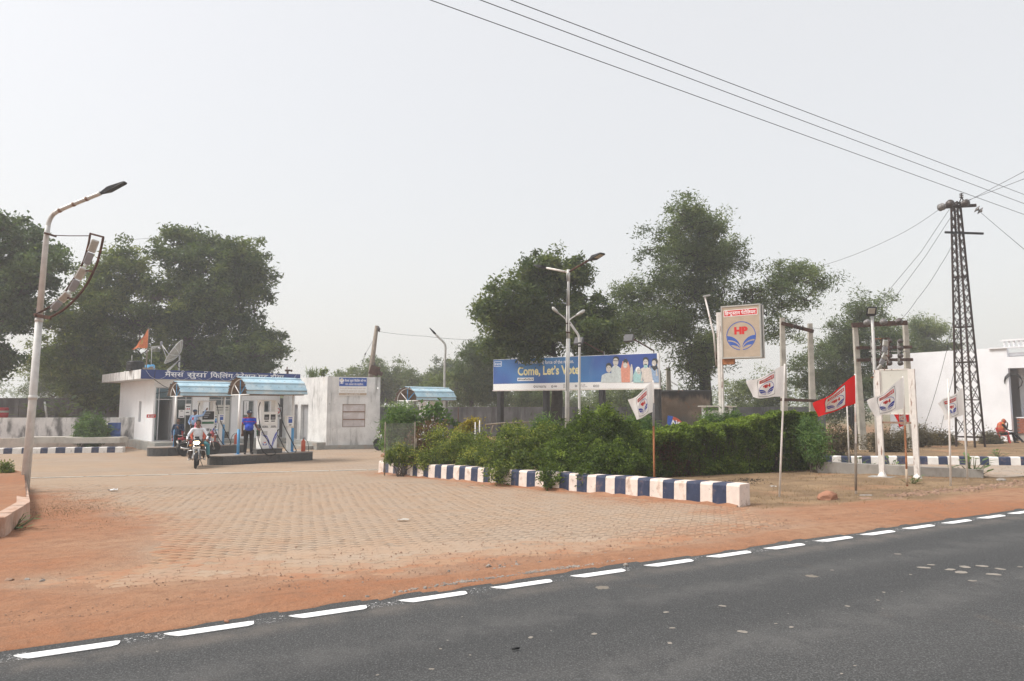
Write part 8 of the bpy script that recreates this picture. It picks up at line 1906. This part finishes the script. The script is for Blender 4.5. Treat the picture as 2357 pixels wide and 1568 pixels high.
def motorcycle(label, loc, rotz, tank_m, lit=False, lean=0.0, group='motorcycles', front_plate='', rear_plate=False):
    r_ = thing('motorcycle', label, 'motorcycle', loc, rotz, group); r_.rotation_euler = (0, lean, rotz)
    wheel(r_, (0, -.66, .31)); wheel(r_, (0, .62, .31))
    B = lambda nm, m_, f: (lambda mb: (f(mb), mb.build(nm, m_, r_))[1])(MB())
    for s in (-1, 1): B('fork', 'chrome', lambda mb: mb.tube([(s * .075, -.66, .31), (s * .078, -.60, .55), (s * .08, -.50, .95)], [.024, .024, .020], 8))
    def guard(mb, c_, a0, a1, rr, w_):
        pts = [(c_[1] + rr * math.cos(R(a0 + (a1 - a0) * i / 10)), c_[2] + rr * math.sin(R(a0 + (a1 - a0) * i / 10))) for i in range(11)]
        mb._add([(-w_, y, z - .02) for y, z in pts] + [(0, y, z + .015) for y, z in pts] + [(w_, y, z - .02) for y, z in pts], [(i, i + 1, 12 + i, 11 + i) for i in range(10)] + [(11 + i, 12 + i, 23 + i, 22 + i) for i in range(10)], 0, True)
    B('front_mudguard', tank_m, lambda mb: guard(mb, (0, -.66, .31), 20, 170, .335, .055)); B('rear_mudguard', 'bike_black', lambda mb: guard(mb, (0, .62, .31), -20, 150, .36, .075))
    B('tank', tank_m, lambda mb: (mb.ball((0, -.14, .86), .13, 16, 0, (1.0, 2.1, .95)), mb.ball((0, .02, .82), .11, 14, 0, (1, 1.6, .9))))
    B('seat', 'black_rubber', lambda mb: (mb.ball((0, .22, .83), .12, 14, 0, (1.05, 1.6, .42)), mb.ball((0, .50, .87), .12, 14, 0, (.95, 1.7, .42))))
    B('side_panel', tank_m, lambda mb: mb.ball((0, .30, .66), .13, 14, 0, (.95, 1.7, 1.0))); B('tail', tank_m, lambda mb: mb.ball((0, .72, .80), .08, 12, 0, (.9, 2.0, .8)))
    B('engine', 'mid_grey', lambda mb: ([mb.box((0, -.14, .44 + .03 * k), (.22 - .01 * (k % 2) * 2, .24, .018)) for k in range(7)], mb.box((0, .02, .38), (.26, .34, .22), bev=.04)))
    B('frame', 'bike_black', lambda mb: (mb.tube([(0, -.48, .9), (0, -.34, .55), (0, -.2, .28), (0, .2, .28)], .022, 6), mb.tube([(0, -.45, .92), (0, .1, .74), (0, .62, .74)], .024, 6), mb.tube([(.1, .2, .32), (.1, .62, .31)], .022, 6), mb.tube([(-.1, .2, .32), (-.1, .62, .31)], .022, 6)))
    B('exhaust', 'chrome', lambda mb: mb.tube([(-.1, -.25, .45), (-.13, -.22, .28), (-.15, .15, .26), (-.17, .4, .32), (-.18, .85, .40)], [.02, .022, .024, .045, .042], 8))
    B('handlebar', 'black_metal', lambda mb: (mb.tube([(-.36, -.32, 1.00), (-.22, -.36, 1.03), (-.08, -.46, 1.0), (.08, -.46, 1.0), (.22, -.36, 1.03), (.36, -.32, 1.00)], .013, 7), mb.tube([(-.38, -.315, 1.0), (-.26, -.345, 1.02)], .02, 8), mb.tube([(.38, -.315, 1.0), (.26, -.345, 1.02)], .02, 8)))
    for s in (-1, 1):
        m_ = B('mirror', 'black_metal', lambda mb: (mb.tube([(s * .27, -.36, 1.03), (s * .32, -.38, 1.16)], .008, 5), mb.ball((s * .40, -.37, 1.19), .075, 12, 0, (1.15, .3, .55))))
        B('indicator', 'amber', lambda mb: (mb.tube([(s * .1, -.5, .84), (s * .19, -.53, .83)], .010, 5), mb.ball((s * .21, -.55, .83), .038, 10, 0, (1.1, 1, .8))))
        B('shock_absorber', 'chrome', lambda mb: mb.tube([(s * .12, .56, .36), (s * .12, .48, .70)], .026, 8)); B('footpeg', 'black_rubber', lambda mb: mb.tube([(s * .12, .06, .30), (s * .30, .06, .30)], .018, 6))
    fa = B('headlamp_cowl', tank_m, lambda mb: (mb.ball((0, -.56, .96), .15, 16, 0, (.95, .75, 1.0)), mb.box((0, -.55, 1.09), (.16, .03, .12), Matrix.Rotation(R(25), 3, 'X'), bev=.01)))
    mb = MB(); mb.ball((0, -.645, .93), .085, 16, 0, (1.25, .45, .8)); mb.build('headlamp', 'headlight' if lit else 'chrome', fa)
    B('crash_guard', 'chrome', lambda mb: mb.tube([(-.06, -.36, .30), (-.26, -.38, .34), (-.31, -.40, .50), (-.28, -.42, .63), (-.05, -.44, .66), (.05, -.44, .66), (.28, -.42, .63), (.31, -.40, .50), (.26, -.38, .34), (.06, -.36, .30)], .016, 8))
    B('grab_rail', 'chrome', lambda mb: mb.tube([(-.11, .42, .88), (-.13, .72, .94), (-.06, .92, .97), (.06, .92, .97), (.13, .72, .94), (.11, .42, .88)], .013, 7))
    B('tail_light', 'red_plastic', lambda mb: mb.ball((0, .88, .80), .05, 10, 0, (1.4, .7, .9)))
    for yy, f_ in ((-.60, -1), (.94, 1)):
        pl_ = B('number_plate', 'white_print', lambda mb: mb.box((0, yy if f_ < 0 else yy, .745 if f_ < 0 else .66), (.26, .008, .065 if f_ < 0 else .11), Matrix.Rotation(R(0 if f_ < 0 else -18), 3, 'X')))
        if f_ < 0:
            mb = MB(); write(mb, 'RJ 29 SX 4116', 0, .732, .03, lambda a, b: (a, yy - .0055, b), 0, .02, anchor='c', width=.22); mb.build('plate_number', 'dark_print', pl_)
    B('side_stand', 'black_metal', lambda mb: mb.tube([(.1, .1, .28), (.2, .16, .02)], .012, 5))
    return r_
rb = gp(450, 1079); hd_r = math.atan2(-rb.x, rb.y) * -1; rz_ = math.atan2(rb.x, rb.y) * -1
rot1 = math.atan2(rb.x, -rb.y) + math.pi     # nose towards the viewer
rot1 = -math.atan2(rb.x, rb.y) + R(-3)
bk = Vector((rb.x, rb.y, rb.z)) + Matrix.Rotation(rot1, 3, 'Z') @ V3(0, .66, 0); bk.z = rb.z + .0
motorcycle('black motorcycle with lit headlamp riding towards the viewer', bk, rot1, 'bike_black', True)
RIDE = dict(pelvis=V3(0, .24, .93), chest=V3(0, .15, 1.24), neck=V3(0, .09, 1.43), head=V3(0, .06, 1.60), shL=V3(.19, .11, 1.375), shR=V3(-.19, .11, 1.375), elL=V3(.34, -.06, 1.15), elR=V3(-.34, -.06, 1.15), wrL=V3(.33, -.26, 1.03), wrR=V3(-.33, -.26, 1.03), handL=V3(0, -1, -.2), handR=V3(0, -1, -.2),
            hipL=V3(.10, .22, .90), hipR=V3(-.10, .22, .90), knL=V3(.21, -.14, .66), knR=V3(-.21, -.14, .66), anL=V3(.24, .08, .33), anR=V3(-.24, .08, .33), toL=V3(.27, -.10, .29), toR=V3(-.27, -.10, .29), look=V3(0, -1, -.05))
person('young rider in a white shirt steering the lit motorcycle', bk, rot1, RIDE, 'cloth_white', 'cloth_brown', shoe='shoe_white')
PIL = dict(pelvis=V3(0, .58, .95), chest=V3(-.02, .57, 1.25), neck=V3(-.05, .53, 1.43), head=V3(-.055, .52, 1.53), shL=V3(.13, .55, 1.37), shR=V3(-.18, .58, 1.37), elL=V3(.22, .50, 1.12), elR=V3(-.25, .52, 1.12), wrL=V3(.19, .40, .98), wrR=V3(-.2, .42, .98),
           hipL=V3(.10, .52, .92), hipR=V3(.02, .6, .92), knL=V3(.33, .28, .80), knR=V3(.34, .44, .78), anL=V3(.36, .22, .40), anR=V3(.37, .38, .42), toL=V3(.40, .10, .34), toR=V3(.41, .26, .36), look=V3(-.3, -1, -.05))
pp = person('pillion passenger in pink scarf and teal trousers behind the white-shirted rider', bk, rot1, PIL, 'ext_red', 'cloth_teal', scarf=True)
mb = MB(); mb.ball((-.055, .535, 1.54), .108, 16, 0, (.98, 1.0, 1.12)); mb.tube([(-.06, .57, 1.50), (-.06, .62, 1.36), (-.05, .68, 1.2)], [.10, .13, .15], 12); sc_ = mb.build('scarf', 'cloth_pink', pp)
sc_.data.vertices[0].co = sc_.data.vertices[0].co
# second machine by the rear island
r2 = gp(424, 1051); d2_ = V3(SX.x, SX.y, 0); rot2 = math.atan2(d2_.y, d2_.x) + math.pi / 2; pos2 = Vector((r2.x, r2.y, 0)) + d2_ * .62; pos2.z = tz(r2.x, r2.y) + .005
motorcycle('black and red motorcycle standing at the rear island behind the rider', pos2, rot2, 'bike_red')
mp_ = gp(408, 1048)
person('bearded man in a dark blue jacket beside the standing motorcycle', mp_, R(10), dict(elL=V3(.26, -.04, 1.13), wrL=V3(.08, -.20, 1.24), handL=V3(-.5, -.3, .8), elR=V3(-.27, .03, 1.12), wrR=V3(-.22, -.12, .93), look=V3(.15, -1, -.05)), 'cloth_navy', 'cloth_black', skin='skin_dark', beard=True, scale=1.0)
lb_ = c1_ - SX * .38 - SB * .42
def patch(C, idx, M_): return np.where((idx == M_.index('cloth_lightblue')) & (np.abs(C[:, 0] - .02) < .05) & (np.abs(C[:, 2] - 1.30) < .06) & (C[:, 1] > 0), M_.index('cloth_red'), idx)
person('attendant in a light blue shirt and cap reaching up to the dispenser, back turned', lb_, R(165), dict(shL=V3(.19, .0, 1.39), shR=V3(-.19, .0, 1.41), elR=V3(-.38, -.08, 1.45), wrR=V3(-.46, -.16, 1.68), handR=V3(-.1, -.5, .5), elL=V3(.26, .08, 1.13), wrL=V3(.12, .16, 1.02), handL=V3(-1, .2, 0), look=V3(-.3, -1, .1)), 'cloth_lightblue', 'cloth_black', skin='skin_dark', fn=patch, cap='cloth_navy')
# machine parked by the store room
p3 = at(880, 1027, 35.2); p3.z = tz(p3.x, p3.y)
motorcycle('motorcycle parked beside the store room behind the wire cage', p3 + V3(.45, .1, 0), R(-97), 'bike_black', lean=R(-6))
# seated woman and chair at the right edge
def plastic_chair(label, loc, rotz, group='red plastic chairs'):
    r_ = thing('plastic_chair', label, 'chair', loc, rotz, group)
    mb = MB(); mb.bx(-.22, .22, -.22, .22, .40, .43, bev=.012); mb.build('seat', 'red_plastic', r_)
    mb = MB(); n = 12; vs = []
    for i in range(n + 1):
        a = -1 + 2 * i / n; vs += [(a * .23, .20 + .06 * (1 - a * a), .43), (a * .25, .24 + .08 * (1 - a * a), .68), (a * .23, .27 + .08 * (1 - a * a), .84 - .05 * a * a)]
    mb._add(vs, [(3 * i + j, 3 * (i + 1) + j, 3 * (i + 1) + j + 1, 3 * i + j + 1) for i in range(n) for j in range(2)], 0, True); mb._add([(x, y + .02, z) for x, y, z in vs], [(3 * i + j, 3 * i + j + 1, 3 * (i + 1) + j + 1, 3 * (i + 1) + j) for i in range(n) for j in range(2)], 0, True); mb.build('backrest', 'red_plastic', r_)
    for sx in (-1, 1):
        mb = MB(); mb.tube([(sx * .24, .25, .66), (sx * .27, .05, .67), (sx * .27, -.15, .66), (sx * .26, -.20, .55), (sx * .245, -.19, .42)], .024, 8); mb.build('armrest', 'red_plastic', r_)
        for sy in (-1, 1):
            mb = MB(); w_ = .075; a = V3(sx * .20, sy * .20, .405); b = V3(sx * .245, sy * .245, 0); mb.beam(a, b, .07, .03); mb.build('leg', 'red_plastic', r_)
    return r_
wv = at(2311, 1018, 38.0); wv.z = tz(wv.x, wv.y); wrot = R(62)
plastic_chair('red plastic chair the woman sits on by the white building', wv, wrot)
SIT = dict(pelvis=V3(0, .06, .55), chest=V3(0, .05, .86), neck=V3(0, -.02, 1.05), head=V3(0, -.07, 1.19), shL=V3(.18, .03, 1.0), shR=V3(-.18, .03, 1.0), elL=V3(.24, -.10, .78), elR=V3(-.22, -.14, .82), wrL=V3(.1, -.32, .68), wrR=V3(-.06, -.20, 1.04), handR=V3(.2, .1, .9), handL=V3(0, -1, .1),
           hipL=V3(.09, .02, .52), hipR=V3(-.09, .02, .52), knL=V3(.12, -.42, .54), knR=V3(-.12, -.46, .55), anL=V3(.10, -.50, .10), anR=V3(-.14, -.80, .14), toL=V3(.11, -.66, .045), toR=V3(-.15, -.95, .09), look=V3(.0, -1, -.15))
wp = person('seated woman in an orange and red print shawl and black trousers', wv, wrot, SIT, 'cloth_black', 'cloth_black', skin='skin_dark', scarf=True)
mb = MB(); mb.ball((0, -.045, 1.21), .115, 16, 0, (.98, 1.0, 1.12)); mb.v = [tuple(Vector(v) + V3(0, max(0, -.11 - v[1]) * .8, 0)) for v in mb.v]
mb.tube([(0, .02, 1.15), (0, .06, 1.02), (0, .10, .80), (0, .12, .55)], [.10, .20, .22, .20], 14); mb.build('shawl', 'cloth_print', wp)
mb = MB(); mb.box((.1, -.40, .70), (.09, .02, .16), Matrix.Rotation(R(40), 3, 'X')); o = mb.build('phone', 'dark_grey'); o.location = wv; o.rotation_euler = (0, 0, wrot); tag(o, 'dark phone in the seated woman\'s hand', 'phone')
ch2 = Vector((OX, OY, OZ + .3)) + SX * (a1 + .15) - SB * .5
plastic_chair('red plastic chair at the office door behind the shelter post', ch2, SA + R(160))
mb = MB()
tb_ = at(2290, 1026, 36.5)
for k in range(7): a = V3(random.gauss(0, .5), random.gauss(0, .15), .03); mb.tube([a, a + V3(random.uniform(-.5, .5), .1, random.uniform(.0, .12)), a + V3(random.uniform(-1, 1), .2, random.uniform(.02, .25))], [.02, .015, .006], 5)
o = mb.build('branch_pile', 'bark_dark'); o.location = tb_; tag(o, 'dry fallen branches on the ground before the seated woman', 'branch')

# ================================================================== haze
HZB = MB(); HZB.bx(-2900, 2900, -2900, 2900, -2.2, 18.5)
hz = HZB.build('haze', 'cable'); hz['kind'] = 'stuff'; hz.data.materials.clear()
hm = bpy.data.materials.new('haze'); hm.use_nodes = True; t = hm.node_tree; t.nodes.clear()
ho = _n(t, 'ShaderNodeOutputMaterial'); pv = _n(t, 'ShaderNodeVolumePrincipled'); pv.inputs['Color'].default_value = (.93, .96, 1.0, 1); pv.inputs['Density'].default_value = .0018; pv.inputs['Anisotropy'].default_value = .2
t.links.new(pv.outputs[0], ho.inputs['Volume']); hz.data.materials.append(hm)
